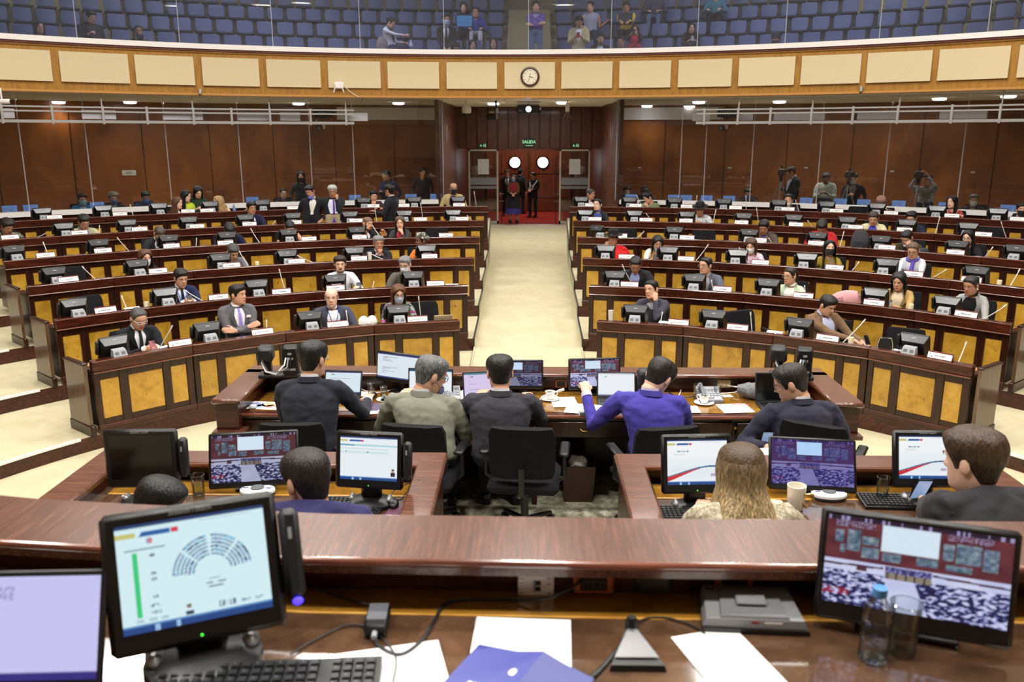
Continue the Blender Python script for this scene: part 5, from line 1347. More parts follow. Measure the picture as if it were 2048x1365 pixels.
def tv_front(M, label, fn, w=.42, h=.255, res=(96, 60), lift=.02, tilt=-.2, bez=.014, bbot=.03):
    t = thing('screen_monitor', label, 'monitor', M)
    A = TR(0, 0, lift, rx=tilt)
    MB().rbox((0, .012, h/2), (w, .022, h), .008, M=A).obj('bezel', BLK, t)
    add_screen(t, A @ TR(0, -.0005, h/2+(bbot-bez)/2), w-2*bez, h-bez-bbot, res[0], res[1], fn)
    MB().tube([(0, .10, .006), (0, .085, .05), A @ V((0, .035, h*.35))], [.03, .022, .02], 8).rbox((0, .08, .006), (.2, .12, .012), .004).obj('stand', BLK, t)
    return t
def laptop(M, label, fn, w=.33, d=.23, open_=105, body=BLK2, res=(60, 40), logo=False, lid=None):
    t = thing('laptop', label, 'laptop', M)
    MB().rbox((0, d/2, .009), (w, d, .018), .004).obj('base', body, t)
    a = rad(open_-90); A = TR(0, d-.004, .016, rx=-a)
    MB().rbox((0, .004, d/2), (w, .009, d), .003, M=A).obj('lid', lid or body, t)
    if fn: add_screen(t, A @ TR(0, -.0012, d/2+.004), w-.022, d-.03, res[0], res[1], fn)
    elif fn is None: link('screen', MB().box(-w/2+.011, w/2-.011, -.001, .0005, .012, d-.012).mesh('screen', SCREEN_OFF, False), t, A)
    k = MB(); n = 13
    for r in range(5):
        for c in range(n):
            x = -w*.44+w*.88*(c+.5)/n; y = d*.42+d*.48*(r+.5)/5
            k.box(x-w*.029, x+w*.029, y-d*.036, y+d*.036, .018, .0205)
    k.obj('keys', BLK, t, smooth=False, kind='stuff')
    MB().box(-.05, .05, d*.07, d*.34, .0178, .0186).obj('touchpad', SCREEN_OFF if body is BLK2 else body, t)
    if logo:
        mb = MB(); mb.ell((0, .0095, d*.5), (.016, .002, .017), 12, 8, 0, A); mb.ell((.004, .0095, d*.5+.022), (.003, .002, .007), 8, 5, 0, A @ TR(0, 0, 0)); mb.obj('lid_emblem', mat('dark_emblem', (60, 54, 44), .3), t)
    return t
def keyboard(M, label, w=.44, d=.15):
    t = thing('keyboard', label, 'keyboard', M)
    MB().hexa([(-w/2, 0, 0), (w/2, 0, 0), (w/2, d, 0), (-w/2, d, 0), (-w/2, 0, .012), (w/2, 0, .012), (w/2, d, .024), (-w/2, d, .024)]).obj('case', BLK, t)
    k = MB()
    for r in range(6):
        for c in range(19):
            if c in (14,): continue
            x = -w*.48+w*.96*(c+.5)/19; y = d*.08+d*.86*(r+.5)/6; z = .012+.012*y/d
            k.hexa([(x-.0095, y-.0095, z), (x+.0095, y-.0095, z), (x+.0095, y+.0095, z), (x-.0095, y+.0095, z), (x-.007, y-.007, z+.008), (x+.007, y-.007, z+.008), (x+.007, y+.007, z+.008), (x-.007, y+.007, z+.008)])
    k.obj('keys', BLK2, t, smooth=False, kind='stuff')
    lg = MB()
    for r in range(6):
        for c in range(19):
            if c == 14 or (c*7+r) % 2 == 0: continue
            x = -w*.48+w*.96*(c+.5)/19; y = d*.08+d*.86*(r+.5)/6; z = .0205+.012*y/d
            lg.box(x-.003, x-.001, y, y+.0025, z, z+.0006)
    lg.obj('key_legends', GREYP, t, smooth=False, kind='stuff')
    return t
def mouse(M, label, m=BLK):
    t = thing('mouse', label, 'mouse', M)
    MB().ell((0, 0, .012), (.033, .055, .024), 14, 8).obj('shell', m, t)
    MB().lathe([(.006, -.004), (.009, 0), (.006, .004)], 10, M=TR(0, .03, .034, ry=pi/2)).obj('wheel', GRILL, t)
    return t
def tumbler(M, label, h=.12, r=.034, water=.6, cat='glass'):
    t = thing('drinking_glass', label, cat, M)
    MB().lathe([(.0, 0), (r*.86, 0), (r, h), (r-.0022, h), (r*.86-.002, .012), (0, .012)], 24, caps=(False, False)).obj('glass', GLASS, t)
    MB().lathe([(r*.865, .0), (r*.87, .004), (r*.865, .011), (.0, .0115)], 24, caps=(False, False)).obj('base_ring', glass_mat('thick_glass', (235, 242, 242), .22), t)
    MB().lathe([(r, h-.0015), (r+.0012, h), (r-.002, h+.0012), (r-.0032, h-.001)], 24, caps=(False, False)).obj('lip', glass_mat('thick_glass', (235, 242, 242), .22), t)
    if water:
        z = .012+(h-.02)*water; rz = r*.86+(r*.14)*z/h-.003
        MB().lathe([(0, .0125), (r*.86-.003, .0125), (rz, z), (0, z)], 24, caps=(False, False)).obj('water', glass_mat('water', (242, 248, 248), .07), t)
        MB().lathe([(rz-.003, z), (rz, z+.001), (rz-.001, z+.0015), (rz-.004, z+.001)], 24, caps=(False, False)).obj('water_line', glass_mat('thick_glass', (235, 242, 242), .22), t)
    return t
def cup(M, label, rz=0):
    t = thing('coffee_cup', label, 'cup', M)
    CER = mat('white_china', (244, 243, 240), .15, coat=.5)
    MB().lathe([(.0, .0), (.022, .0), (.025, .006), (.036, .03), (.040, .062), (.0375, .062), (.033, .03), (.02, .008), (0, .008)], 24, caps=(False, False), M=TR(0, 0, .009)).obj('cup_body', CER, t)
    MB().tube([(.037, 0, .058), (.056, 0, .056), (.062, 0, .04), (.052, 0, .026), (.034, 0, .024)], .0045, 8, M=TR(0, 0, .008, rz=rz)).obj('cup_handle', CER, t)
    MB().lathe([(0, .05), (.037, .05)], 20, caps=(False, False), M=TR(0, 0, .009)).obj('coffee', mat('coffee', (60, 34, 20), .1), t)
    s_ = thing('saucer', label.replace('coffee cup', 'saucer under the coffee cup'), 'saucer', M)
    MB().lathe([(.0, 0), (.035, 0), (.078, .012), (.077, .015), (.036, .005), (0, .005)], 28, caps=(False, False)).obj('plate', CER, s_)
    return t
def paper(M, label, w=.21, h=.297, name='paper_sheet', m=None, th=.0015, curl=0., marks=None):
    t = thing(name, label, 'paper', M)
    G = [[V((w*(i/6-.5), h*(j/6-.5), th+curl*((i/6-.5)**2*4)*(j/6)+.0)) for i in range(7)] for j in range(7)]
    mb = MB(); mb.grid(G); mb.grid([[p-V((0, 0, th)) for p in r][::-1] for r in G]); mb.obj('sheet', m or PAPER, t)
    if marks == 'text':
        mk = MB(); r = random.Random(int(w*1e4+h*77)+len(label))
        for j in range(13):
            y = h*(.36-.055*j); mk.box(-w*.36, w*(.36-r.random()*.25), y, y+h*.008, th+.0004, th+.0008)
        mk.obj('print', INK, t, smooth=False, kind='stuff')
    if marks == 'chart':
        for k, (x, y, a, c) in enumerate(((-.25, .05, .22, (140, 150, 200)), (.1, .12, .2, (240, 190, 140)), (-.1, -.15, .18, (150, 170, 214)), (.22, -.1, .16, (230, 140, 140)))):
            MB().lathe([(0, 0), (a*w, 0)], 14, caps=(False, False), M=TR(x*w, y*h, th+.0008)).obj('chart', mat('ink_%d_%d_%d' % c, c, .7), t)
    if marks == 'arch':
        mb = MB()
        for r0 in (.14, .2, .26, .32):
            mb.grid([[V((w*.28+w*r0*cos(a)*.9, h*.16+w*r0*sin(a), th+.0008)) for a in [.3+2.5*i/10 for i in range(11)]] for r0 in (r0, r0+.035)])
        mb.obj('print', mat('red_print', (214, 100, 96), .7), t, kind='stuff')
    return t
def cable(pts, label, r=.004, m=None, name='cable'):
    P = [V(p) for p in pts]; Q = []
    for i in range(len(P)-1):
        p0, p1, p2, p3 = P[max(i-1, 0)], P[i], P[i+1], P[min(i+2, len(P)-1)]
        for q in range(6):
            t_ = q/6; Q.append(.5*((2*p1)+(p2-p0)*t_+(2*p0-5*p1+4*p2-p3)*t_*t_+(3*p1-p0-3*p2+p3)*t_**3))
    Q.append(P[-1])
    return MB().tube(Q, r, 7).obj(name, m or BLK2, None, None, label=label, cat='cable')
def socket(M, label, frame, plate, w=.12, h=.075, outlets=2):
    t = thing('power_socket', label, 'socket', M)
    MB().rbox((0, 0, 0), (w, .012, h), .004).obj('frame', frame, t)
    MB().rbox((0, -.006, 0), (w*.66, .008, h*.62), .003).obj('plate', plate, t)
    for i in range(outlets):
        x = (i-(outlets-1)/2)*w*.3
        for dx in (-.006, .006): MB().box(x+dx-.0015, x+dx+.0015, -.0112, -.0098, -.006, .008).obj('slot', SCREEN_OFF, t)
    return t
# ================================================================ CLERKS' DESK
FC = .51; TC = 1.26; LC = 1.41
t = thing('clerks_desk', 'long dark desk with raised ledge where five people in suits sit, seen from behind them', 'desk', TR(0, 0, FC))
X0, X1 = -2.36, 2.47
MB().box(X0+.1, X1-.1, 6.12, 6.76, TC-.04-FC, TC-FC).obj('worktop', DKX, t, smooth=False)
MB().box(X0+.22, X1-.22, 6.19, 6.73, TC-FC, TC+.003-FC).obj('inlay', GOLDT, t, smooth=False)
MB().tube([(X0+.1, 6.118, TC-.012-FC), (X1-.1, 6.118, TC-.012-FC)], .014, 8).obj('moulding', MLD, t)
MB().rbox(((X0+X1)/2, 6.86, LC-.02-FC), (X1-X0, .24, .04), .012).obj('ledge', LEDGE, t)
MB().tube([(X0+.22, 6.742, LC-.012-FC), (X1-.22, 6.742, LC-.012-FC)], .011, 8).obj('moulding', MLD, t)
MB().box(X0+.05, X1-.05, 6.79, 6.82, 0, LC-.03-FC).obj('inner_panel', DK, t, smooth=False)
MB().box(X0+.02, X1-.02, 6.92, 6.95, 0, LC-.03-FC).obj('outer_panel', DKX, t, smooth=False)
for g, x in ((-1, X0), (1, X1)):
    MB().rbox((x-g*.11, 6.42, LC-.02-FC), (.22, .86, .04), .012).obj('ledge', LEDGE, t)
    MB().box(min(x-g*.19, x-g*.02), max(x-g*.19, x-g*.02), 6.03, 6.9, TC-.10-FC, LC-.035-FC).obj('arm_box', DKX, t, smooth=False)
    MB().box(min(x, x-g*.24), max(x, x-g*.24), 5.97, 6.9, TC-.13-FC, TC-.10-FC).obj('arm_cornice', LEDGE, t, smooth=False)
    MB().box(min(x-g*.05, x-g*.12), max(x-g*.05, x-g*.12), 6.02, 6.9, 0, TC-.13-FC).obj('side_panel', DK, t, smooth=False)
nd = 6; dw = (X1-X0-.3)/nd
for i in range(nd):
    x = X0+.15+dw*(i+.5)
    d = MB().rbox((0, 0, 0), (dw-.03, .03, .13), .008).obj('drawer', DK, t, TR(x, 6.135, TC-.115-FC))
    MB().tube([(-.035, -.018, .01), (-.02, -.03, -.004), (.02, -.03, -.004), (.035, -.018, .01)], .004, 6).obj('drawer_handle', BRASS, d)
for i in range(1, nd):
    x = X0+.15+dw*i
    if i in (1, 3, 5): MB().box(x-.02, x+.02, 6.16, 6.78, 0, TC-.05-FC).obj('divider', DK, t, smooth=False)
    MB().lathe([(.012, 0), (.014, .006), (.008, .016)], 12, M=TR(x, 6.12, TC-.09-FC, rx=pi/2)).obj('brass_knob', BRASS, t)
# ================================================================ SECRETARIES' DESKS
FS = .77; TS = 1.51; LS = 1.61
for nm, x0, x1, aw0, aw1 in (('left', -2.37, -.44, .18, .155), ('right', .475, 2.5, .155, .18)):
    t = thing('secretary_desk', 'U-shaped brown desk with raised ledge and touch monitors, %s of the gap' % nm, 'desk', TR(0, 0, FS))
    MB().box(x0+.08, x1-.08, 3.15, 4.24, TS-.04-FS, TS-FS).obj('worktop', TOPB, t, smooth=False)
    MB().box(x0+aw0+.02, x1-aw1-.02, 4.06, 4.22, TS-FS, TS+.002-FS).obj('inlay', GOLDT, t, smooth=False)
    MB().box(x0+aw0+.02, x1-aw1-.02, 4.045, 4.06, TS-FS, TS+.0025-FS).obj('inlay_line', GOLDW, t, smooth=False)
    MB().box(x0+aw0+.02, x1-aw1-.02, 3.42, 3.435, TS-FS, TS+.0025-FS).obj('inlay_line', GOLDW, t, smooth=False)
    MB().rbox(((x0+x1)/2, 4.335, LS-.02-FS), (x1-x0, .19, .04), .012).obj('ledge', LEDGE, t)
    MB().tube([(x0+.15, 4.242, LS-.012-FS), (x1-.15, 4.242, LS-.012-FS)], .010, 8).obj('moulding', MLD, t)
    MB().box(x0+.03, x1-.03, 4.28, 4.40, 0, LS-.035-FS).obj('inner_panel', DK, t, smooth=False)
    for x, g, w in ((x0, 1, aw0), (x1, -1, aw1)):
        MB().rbox((x+g*w/2, 3.73, LS-.02-FS), (w, 1.24, .042), .012).obj('ledge', LEDGE, t)
        MB().box(min(x+g*.02, x+g*(w-.03)), max(x+g*.02, x+g*(w-.03)), 3.15, 4.3, 0, LS-.035-FS).obj('side_panel', DKX, t, smooth=False)
# ================================================================ PRESIDING DESK
FP = 1.5; TP = 2.26; LP = 2.385
t = thing('presiding_desk', 'broad brown polished desk with raised ledge along the lower edge of the view', 'desk', TR(0, 0, FP))
LPTS = [(-1.62, .15), (-1.27, .085), (-.5, .012), (.3, 0), (1.75, 0)]
def lp(off0, off1, z0, z1, nm, m, b=0):
    r = []
    for x, dy in LPTS: r.append([V((x, off0+dy, z0)), V((x, off1+dy, z0)), V((x, off1+dy, z1)), V((x, off0+dy, z1))])
    MB().loft([q[::-1] for q in r]).obj(nm, m, t, smooth=False)
LEDGE2 = ramp_mat('ledge_wood_wide', [(.3, (66, 38, 28)), (.55, (94, 57, 43)), (.75, (116, 76, 58))], (24, 1.5, 12), 4, rough=.27, coat=.35)
lp(1.735, 1.96, LP-.04-FP, LP-FP, 'ledge', LEDGE2)
MB().tube([(x, 1.735+dy, LP-.010-FP) for x, dy in LPTS], .0105, 10).obj('ledge_moulding', MLD, t)
lp(1.815, 1.84, TP-FP-.05, LP-.04-FP, 'inner_panel', DKX)
lp(1.90, 1.93, -.73, LP-.04-FP, 'outer_panel', DK)
lp(.9, 1.83, TP-.045-FP, TP-FP, 'worktop', TOPB)
lp(1.712, 1.815, TP-FP, TP+.0015-FP, 'inlay', GOLDT)
lp(1.704, 1.712, TP-FP, TP+.002-FP, 'inlay_line', GOLDW)
MB().box(-1.5, 1.7, .86, .9, .3, TP-FP).obj('near_edge', DKX, t, smooth=False)
for x in (-1.4, 1.6): MB().box(x-.03, x+.03, .92, 1.85, 0, TP-.05-FP).obj('side_panel', DK, t, smooth=False)
# ================================================================ ON THE PRESIDING DESK
zt = TP+.001
touch_front(TR(-.650, 1.505, zt, rz=.421), 'large black touch monitor showing a hemicycle voting diagram, nearest the viewer', ui_vote, (150, 112), lift=.06, tilt=-.314, w=.336, led=True)
tv_front(TR(.808, 1.618, zt, rz=-.329), 'large dark monitor with blurred chamber picture at the right end of the presiding desk', feed(.12), w=.385, h=.246, res=(190, 116), tilt=-.20, bez=.014, bbot=.042, lift=.026)
laptop(TR(-.975, 1.185, zt, rz=.06), 'black laptop with pale violet page at the lower left corner', lambda u, v: (206, 204, 250) if v > .075 and not (.38 < u < .5 and .78 < v < .9 and hsh(int(u*60), int(v*50)) < .5) and not (hsh(int(v*30), 2) < .35 and .06 < u < .06+.5*hsh(int(v*30), 7) and (v*30) % 1 < .4 and v < .72) else ((54, 44, 130) if v <= .075 else (168, 160, 214)), w=.345, d=.225, open_=111, res=(70, 46))
keyboard(TR(-.50, 1.355, zt, rz=.08), 'black keyboard in front of the voting monitor')
p = at_z(753, 1262, zt)
t = thing('power_adapter', 'black charger brick on the presiding desk', 'charger', TR(p.x, p.y+.015, zt, rz=.05))
MB().rbox((0, 0, .015), (.05, .095, .03), .006).obj('case', BLK, t); MB().rbox((0, .012, .0305), (.043, .066, .002), .001).obj('label', mat('grey_label', (98, 100, 106), .4), t); MB().tube([(0, -.045, .016), (0, -.065, .014)], .006, 8).obj('plug', GREYP, t)
def dp(u, v, dz=.004): return at_z(u, v, zt+dz)
cable([at_y(1165, 1160, 1.80), at_y(1130, 1183, 1.76), dp(1080, 1200, .02), dp(1010, 1200), dp(900, 1205), dp(870, 1240), dp(845, 1280), dp(800, 1310), dp(755, 1290), dp(752, 1262, .012)], 'grey power cord from the orange socket to the charger brick')
cable([dp(600, 1150), dp(640, 1178), dp(690, 1198), dp(740, 1210, .02)], 'thin dark lead running from the monitor to the charger brick', .0025)
cable([dp(580, 1310), dp(640, 1275), dp(700, 1250), dp(745, 1262), dp(790, 1310), dp(786, 1365)], 'thin lead crossing the paper beside the keyboard', .002)
cable([dp(1150, 1372), dp(1190, 1350), dp(1235, 1300), dp(1262, 1262, .02)], 'black microphone lead on the presiding desk front', .005)
cable([dp(1268, 1262, .02), dp(1285, 1240), dp(1330, 1236), dp(1380, 1250), dp(1410, 1268)], 'loop of thin cord behind the triangular microphone base', .0022)
for (u, v, w, h, rz, lab) in ((785, 1338, .21, .15, .26, 'white sheet lying left of the blue folder'), (1042, 1302, .21, .24, -.04, 'white sheets under the blue folder'), (1462, 1330, .15, .24, .30, 'white paper lying before the grey conference phone')):
    p = at_z(u, v, zt); paper(TR(p.x, p.y, zt+.0005, rz=rz), lab, w, h, marks=None)
p = at_z(1040, 1352, zt)
t = thing('booklet', 'blue folded booklet with white emblem lying on white sheets', 'booklet', TR(p.x+.0, p.y-.07, zt+.006, rz=-.45))
BLU = mat('blue_cover', (62, 68, 146), .35)
MB().grid([[V((-.15, y, .002)), V((-.06, y, .012)), V((.0, y, .03))] for y in (-.11, .11)][::1]).obj('front_cover', BLU, t)
MB().grid([[V((.0, y, .03)), V((.045, y, .016)), V((.11, y, .002))] for y in (-.11, .11)]).obj('back_cover', mat('blue_cover_dark', (54, 60, 132), .4), t)
MB().grid([[V((-.148, y, -.002)), V((-.06, y, .008)), V((.0, y, .024)), V((.04, y, .012)), V((.108, y, -.002))] for y in (-.108, .108)]).obj('pages', PAPER, t)
MB().ell((-.03, .03, .0225), (.008, .012, .001), 10, 6).obj('emblem', WHITE, t)
mk = MB()
for i in range(5): mk.box(-.10+.012*i, -.092+.012*i, -.045, -.02, .0105+.0008*i, .0125+.0008*i)
mk.obj('lettering', WHITE, t, smooth=False, kind='stuff')
tm = text_mesh('SAMBLEA', .02); tm.materials.append(WHITE); link('lettering', tm, t, TR(.05, -.02, .0185, ry=.2, rz=-pi/2))
p = at_z(1270, 1315, zt)
t = thing('table_microphone', 'triangular grey microphone foot with black edge on the presiding desk', 'microphone', TR(p.x, p.y+.0, zt, rz=.0))
MB().loft([[V(q) for q in ((-.058, -.05, 0), (.058, -.05, 0), (.006, .085, 0), (-.006, .085, 0))], [V(q) for q in ((-.054, -.046, .012), (.054, -.046, .012), (.006, .08, .03), (-.006, .08, .03))]]).obj('housing', BLK, t)
MB().add([(-.045, -.028, .0185), (.045, -.028, .0185), (.004, .07, .031), (-.004, .07, .031)], [(0, 1, 2, 3)]).obj('top_plate', mat('pewter', (146, 146, 150), .25, .6), t)
MB().lathe([(.014, 0), (.014, .02), (.009, .03)], 12, M=TR(0, .07, .02)).obj('neck_mount', BLK, t)
p = at_z(1500, 1240, zt)
t = thing('conference_phone', 'grey conference speaker box lying before the ledge', 'speaker', TR(p.x, p.y+.005, zt, rz=-.05))
GP2 = mat('warm_grey_plastic', (122, 122, 124), .45)
MB().loft([[V(q) for q in ((-.115, -.065, 0), (.115, -.065, 0), (.10, .075, 0), (-.10, .075, 0))], [V(q) for q in ((-.115, -.065, .012), (.115, -.065, .012), (.10, .075, .018), (-.10, .075, .018))]]).obj('base', BLK, t)
MB().loft([[V(q) for q in ((-.113, -.058, .012), (.113, -.058, .012), (.10, .073, .018), (-.10, .073, .018))], [V(q) for q in ((-.105, -.055, .03), (.105, -.055, .03), (.095, .07, .040), (-.095, .07, .040))]]).obj('cover', GP2, t)
MB().loft([[V(q) for q in ((-.075, -.054, .029), (.075, -.054, .029), (.065, .045, .036), (-.065, .045, .036))], [V(q) for q in ((-.072, -.05, .036), (.072, -.05, .036), (.063, .042, .044), (-.063, .042, .044))]]).obj('speaker_panel', mat('mesh_grey', (104, 104, 106), .7), t)
MB().rbox((0, .004, .046), (.066, .036, .006), .003, M=TR(0, 0, -.0, rx=.08)).obj('badge_plate', GP2, t)
MB().lathe([(.0, 0), (.009, 0), (.009, .004), (0, .005)], 14, M=TR(-.083, .048, .040), caps=(False, False)).obj('knob', CHROME, t)
MB().box(-.008, .008, -.0565, -.054, .018, .026).obj('red_mark', mat('red_mark', (150, 30, 40), .4), t); MB().box(.02, .058, -.0565, -.054, .02, .025).obj('light_strip', PAPER, t)
p = at_z(1745, 1318, zt)
t = thing('water_bottle', 'clear plastic water bottle with blue cap standing before the dark monitor', 'bottle', TR(p.x, p.y-.0, zt))
MB().lathe([(.0, .002), (.026, .0), (.030, .008), (.028, .045), (.0305, .055), (.0305, .1), (.028, .108), (.026, .118), (.014, .14), (.0125, .152)], 24, caps=(False, False)).obj('bottle', GLASS, t)
MB().lathe([(.0, .004), (.024, .004), (.028, .012), (.0265, .04), (0, .04)], 24, caps=(False, False)).obj('water', glass_mat('water', (242, 248, 248), .07), t)
MB().lathe([(.0145, .145), (.0145, .162), (0, .163)], 20, caps=(False, False)).obj('cap', mat('blue_cap', (70, 130, 190), .4), t)
MB().lathe([(.0308, .066), (.0308, .092)], 24, caps=(False, False)).obj('label', glass_mat('bottle_label', (150, 190, 240), .1), t)
p = at_z(1802, 1306, zt); tumbler(TR(p.x, p.y, zt), 'empty drinking glass beside the plastic water bottle', .115, .032, 0)
yi = 1.808
p = at_y(1072, 1170, yi); t = thing('network_plate', 'white network wall plate with two black jacks under the ledge', 'socket', TR(p))
MB().rbox((0, 0, 0), (.085, .01, .055), .003).obj('plate', WHITE, t)
for z in (-.008, .007):
    j = MB().rbox((.004, -.005, z), (.014, .004, .012), .001).obj('jack', BLK, t)
MB().rbox((-.004, -.0052, 0), (.006, .004, .03), .001).obj('insert', GREYP, t)
for x, z in ((-.034, .018), (.03, .018), (-.034, -.02), (.03, -.02), (-.034, .006), (.03, .004)): MB().box(x-.004, x+.004, -.0056, -.0048, z-.0012, z+.0012).obj('mark', INK, t)
OR = ramp_mat('orange_frame', [(.3, (150, 76, 30)), (.7, (178, 98, 44))], (8, 2, 2), 4, rough=.4)
p = at_y(1187, 1167, yi); socket(TR(p), 'orange framed black power socket with the grey cord plugged in', OR, BLK2, .095, .052)
p = at_y(1468, 1158, yi); socket(TR(p), 'orange framed black power socket behind the conference speaker', OR, BLK2, .09, .05)
p = at_y(1308, 1165, yi); t = thing('cable_box', 'black cable grommet box under the ledge', 'socket', TR(p)); MB().rbox((0, 0, 0), (.09, .02, .052), .012).obj('frame', BLK2, t); MB().rbox((0, -.009, .004), (.07, .01, .03), .004).obj('flap', BLK, t)
p = at_y(1590, 1160, yi); t = thing('cable_hole', 'round black cable outlet in the panel near the dark monitor', 'grommet', TR(p)); MB().lathe([(.0, 0), (.012, 0), (.018, -.004), (.016, .008)], 16, M=TR(0, 0, 0, rx=pi/2), caps=(False, False)).obj('ring', BLK, t)
# ================================================================ ON THE SECRETARIES' DESKS
zs = TS+.003
def sy(u, v, y): return at_y(u, v, y)
for (x, y, rz, ti, w, lab, fn, res) in ((-1.915, 3.92, .065, -.05, .362, 'switched-off black touch monitor at the left end of the secretaries desk', None, 0), (-.791, 3.927, -.117, -.172, .347, 'touch monitor with white form page beside the gap, left secretary desk', ui_page, (130, 98)),
                                 (.835, 3.90, .064, -.25, .352, 'touch monitor with red and blue swoosh page behind the blonde woman', ui_swoosh, (150, 112)), (2.0, 4.0, .0, -.25, .342, 'touch monitor with swoosh page before the man in pinstripe suit', ui_swoosh, (150, 112))):
    touch_front(TR(x, y, zs, rz=rz), lab, fn, res or (9, 9), lift=.09, tilt=ti, w=w)
tv_front(TR(-1.415, 4.08, zs, rz=.183), 'wide monitor with blurred chamber picture on the left secretary desk', feed(.15, .85), w=.455, h=.287, res=(150, 94), tilt=-.38, lift=.03)
tv_front(TR(1.46, 4.08, zs, rz=-.132), 'wide monitor with violet tinted chamber picture on the right secretary desk', feed(.75, .9), w=.435, h=.275, res=(150, 94), tilt=-.45, lift=.03)
OV = mat('white_device', (236, 236, 236), .35)
for (u, v, lab) in ((515, 978, 'white oval conference console on the left secretary desk'), (1658, 985, 'white oval conference console on the right secretary desk')):
    p = at_z(u, v, zs+.03)
    t = thing('conference_console', lab, 'console', TR(p.x, p.y, zs, rz=0))
    E = Matrix.Diagonal((1.35, .95, 1, 1))
    MB().lathe([(0, 0), (.064, 0), (.068, .012), (.064, .02), (0, .02)], 28, M=E, caps=(False, False)).obj('base', BLK2, t)
    MB().lathe([(.067, .016), (.066, .028), (.056, .034), (0, .037)], 28, M=E, caps=(False, False)).obj('cover', OV, t)
    MB().lathe([(.035, .036), (.033, .041), (0, .042)], 24, caps=(False, False)).obj('speaker', GRILL, t)
    for g in (-1, 1): MB().rbox((g*.058, -.005, .037), (.028, .008, .003), .001).obj('button', mat('console_blue', (60, 60, 140), .4), t)
    MB().lathe([(.008, .036), (.007, .042), (0, .043)], 12, M=TR(0, .042, -.002), caps=(False, False)).obj('mic_mount', CHROME, t)
    MB().rbox((0, -.05, .033), (.04, .012, .004), .002).obj('front_button', OV, t)
p = at_z(398, 992, zs); tumbler(TR(p.x, p.y, zs), 'water glass beside the switched-off monitor', .115, .034, .5)
p = at_z(1763, 1000, zs); tumbler(TR(p.x, p.y+.0, zs+.003), 'half-empty water glass on a napkin, right secretary desk', .12, .032, .28)
paper(TR(p.x-.01, p.y-.02, zs, rz=.5), 'white napkin under the water glass, right secretary desk', .10, .10, name='napkin')
p = at_z(1590, 1018, zs)
t = thing('mug', 'white mug with gold heart handle next to the blonde woman', 'mug', TR(p.x, p.y, zs))
MB().lathe([(0, 0), (.036, 0), (.039, .006), (.046, .125), (.043, .125), (.035, .01), (0, .01)], 28, caps=(False, False)).obj('mug_body', mat('cream_china', (236, 232, 216), .2, coat=.5), t)
GLD = mat('gold_glaze', (196, 160, 90), .2, .8)
MB().tube([V((.022+.03*(abs(sin(a))**.8)*sin(a)*1.1+.02, -.03-.0*cos(a), .065+.034*(cos(a)-.35*cos(2*a)))) for a in [2*pi*i/20 for i in range(21)]], .006, 8).obj('mug_handle', GLD, t)
p = at_z(700, 1018, zs); keyboard(TR(p.x-.06, p.y-.06, zs, rz=-.06), 'black keyboard before the form page monitor, left secretary desk')
p = at_z(785, 1012, zs); mouse(TR(p.x, p.y, zs, rz=.3), 'black mouse by the arm of the left secretary desk')
p = at_z(795, 1022, zs)
t = thing('book', 'slim maroon booklet under the mouse on the left secretary desk', 'book', TR(p.x, p.y-.02, zs-.002, rz=-.1)); MB().rbox((0, 0, .003), (.10, .15, .006), .001).obj('cover', mat('maroon_cover', (96, 50, 76), .5), t); MB().rbox((0, -.05, .0065), (.08, .02, .001), .0004).obj('title_strip', PAPER, t)
p = at_z(1365, 1028, zs); keyboard(TR(p.x, p.y-.1, zs, rz=.05), 'black keyboard before the blonde woman')
p = at_z(1785, 1004, zs); keyboard(TR(p.x+.03, p.y-.1, zs, rz=-.05), 'black keyboard before the man in pinstripe suit', .40)
p = at_z(1520, 930, zs); paper(TR(p.x, p.y-.05, zs+.06, rz=.3, rx=.15), 'white sheet propped behind the blonde woman', .2, .2)
p = at_y(1307, 985, 4.2); socket(TR(p), 'small beige outlet in the right secretary desk panel', mat('beige_plate', (200, 186, 140), .5), mat('beige_plate', (200, 186, 140), .5), .06, .04)
cable([at_z(838, 960, zs+.1), at_z(800, 975, zs+.03), at_z(782, 990, zs), at_z(800, 1000, zs), at_z(812, 985, zs)], 'thin black lead beside the form page monitor', .0025)
cable([at_z(350, 960, zs), at_z(300, 985, zs), at_z(270, 1010, zs), at_z(255, 1025, zs)], 'pale lead under the switched-off monitor', .0025, GREYP)
# ================================================================ ON THE CLERKS' DESK
zc = TC+.004
def cp(u, v): return at_z(u, v, zc)
laptop(TR(-1.513, 6.335, zc, rz=-.076), 'black laptop with white table page in front of the man in navy suit', ui_doc(3, (222, 238, 246), (50, 40, 90)), w=.31, d=.205, open_=112, res=(60, 42))
tv_front(TR(-1.06, 6.62, zc, rz=-.42), 'thin monitor with text page behind the grey-haired man', ui_doc(5, (226, 238, 248), (70, 70, 130), .5), w=.42, h=.245, res=(70, 46), tilt=-.116, lift=.1)
laptop(TR(-.80, 6.30, zc, rz=-.08), 'dark laptop with bright page in front of the grey-haired man', ui_doc(8, (240, 246, 250), (40, 90, 130), .15), w=.365, d=.225, open_=99, res=(50, 36))
laptop(TR(-.30, 6.25, zc, rz=.22), 'dark laptop with pale violet chat page left of the man in charcoal suit', ui_doc(2, (222, 206, 242), (80, 140, 150), .6), w=.33, d=.22, open_=106, res=(60, 42))
tv_front(TR(-.092, 6.60, zc, rz=.02), 'monitor with chamber picture partly behind the man in charcoal suit', feed(.35, .7), w=.435, h=.24, tilt=-.2, lift=.055)
tv_front(TR(.542, 6.60, zc, rz=.11), 'monitor with chamber picture beyond the raised fist', feed(.2), w=.425, h=.258, tilt=-.19, lift=.055)
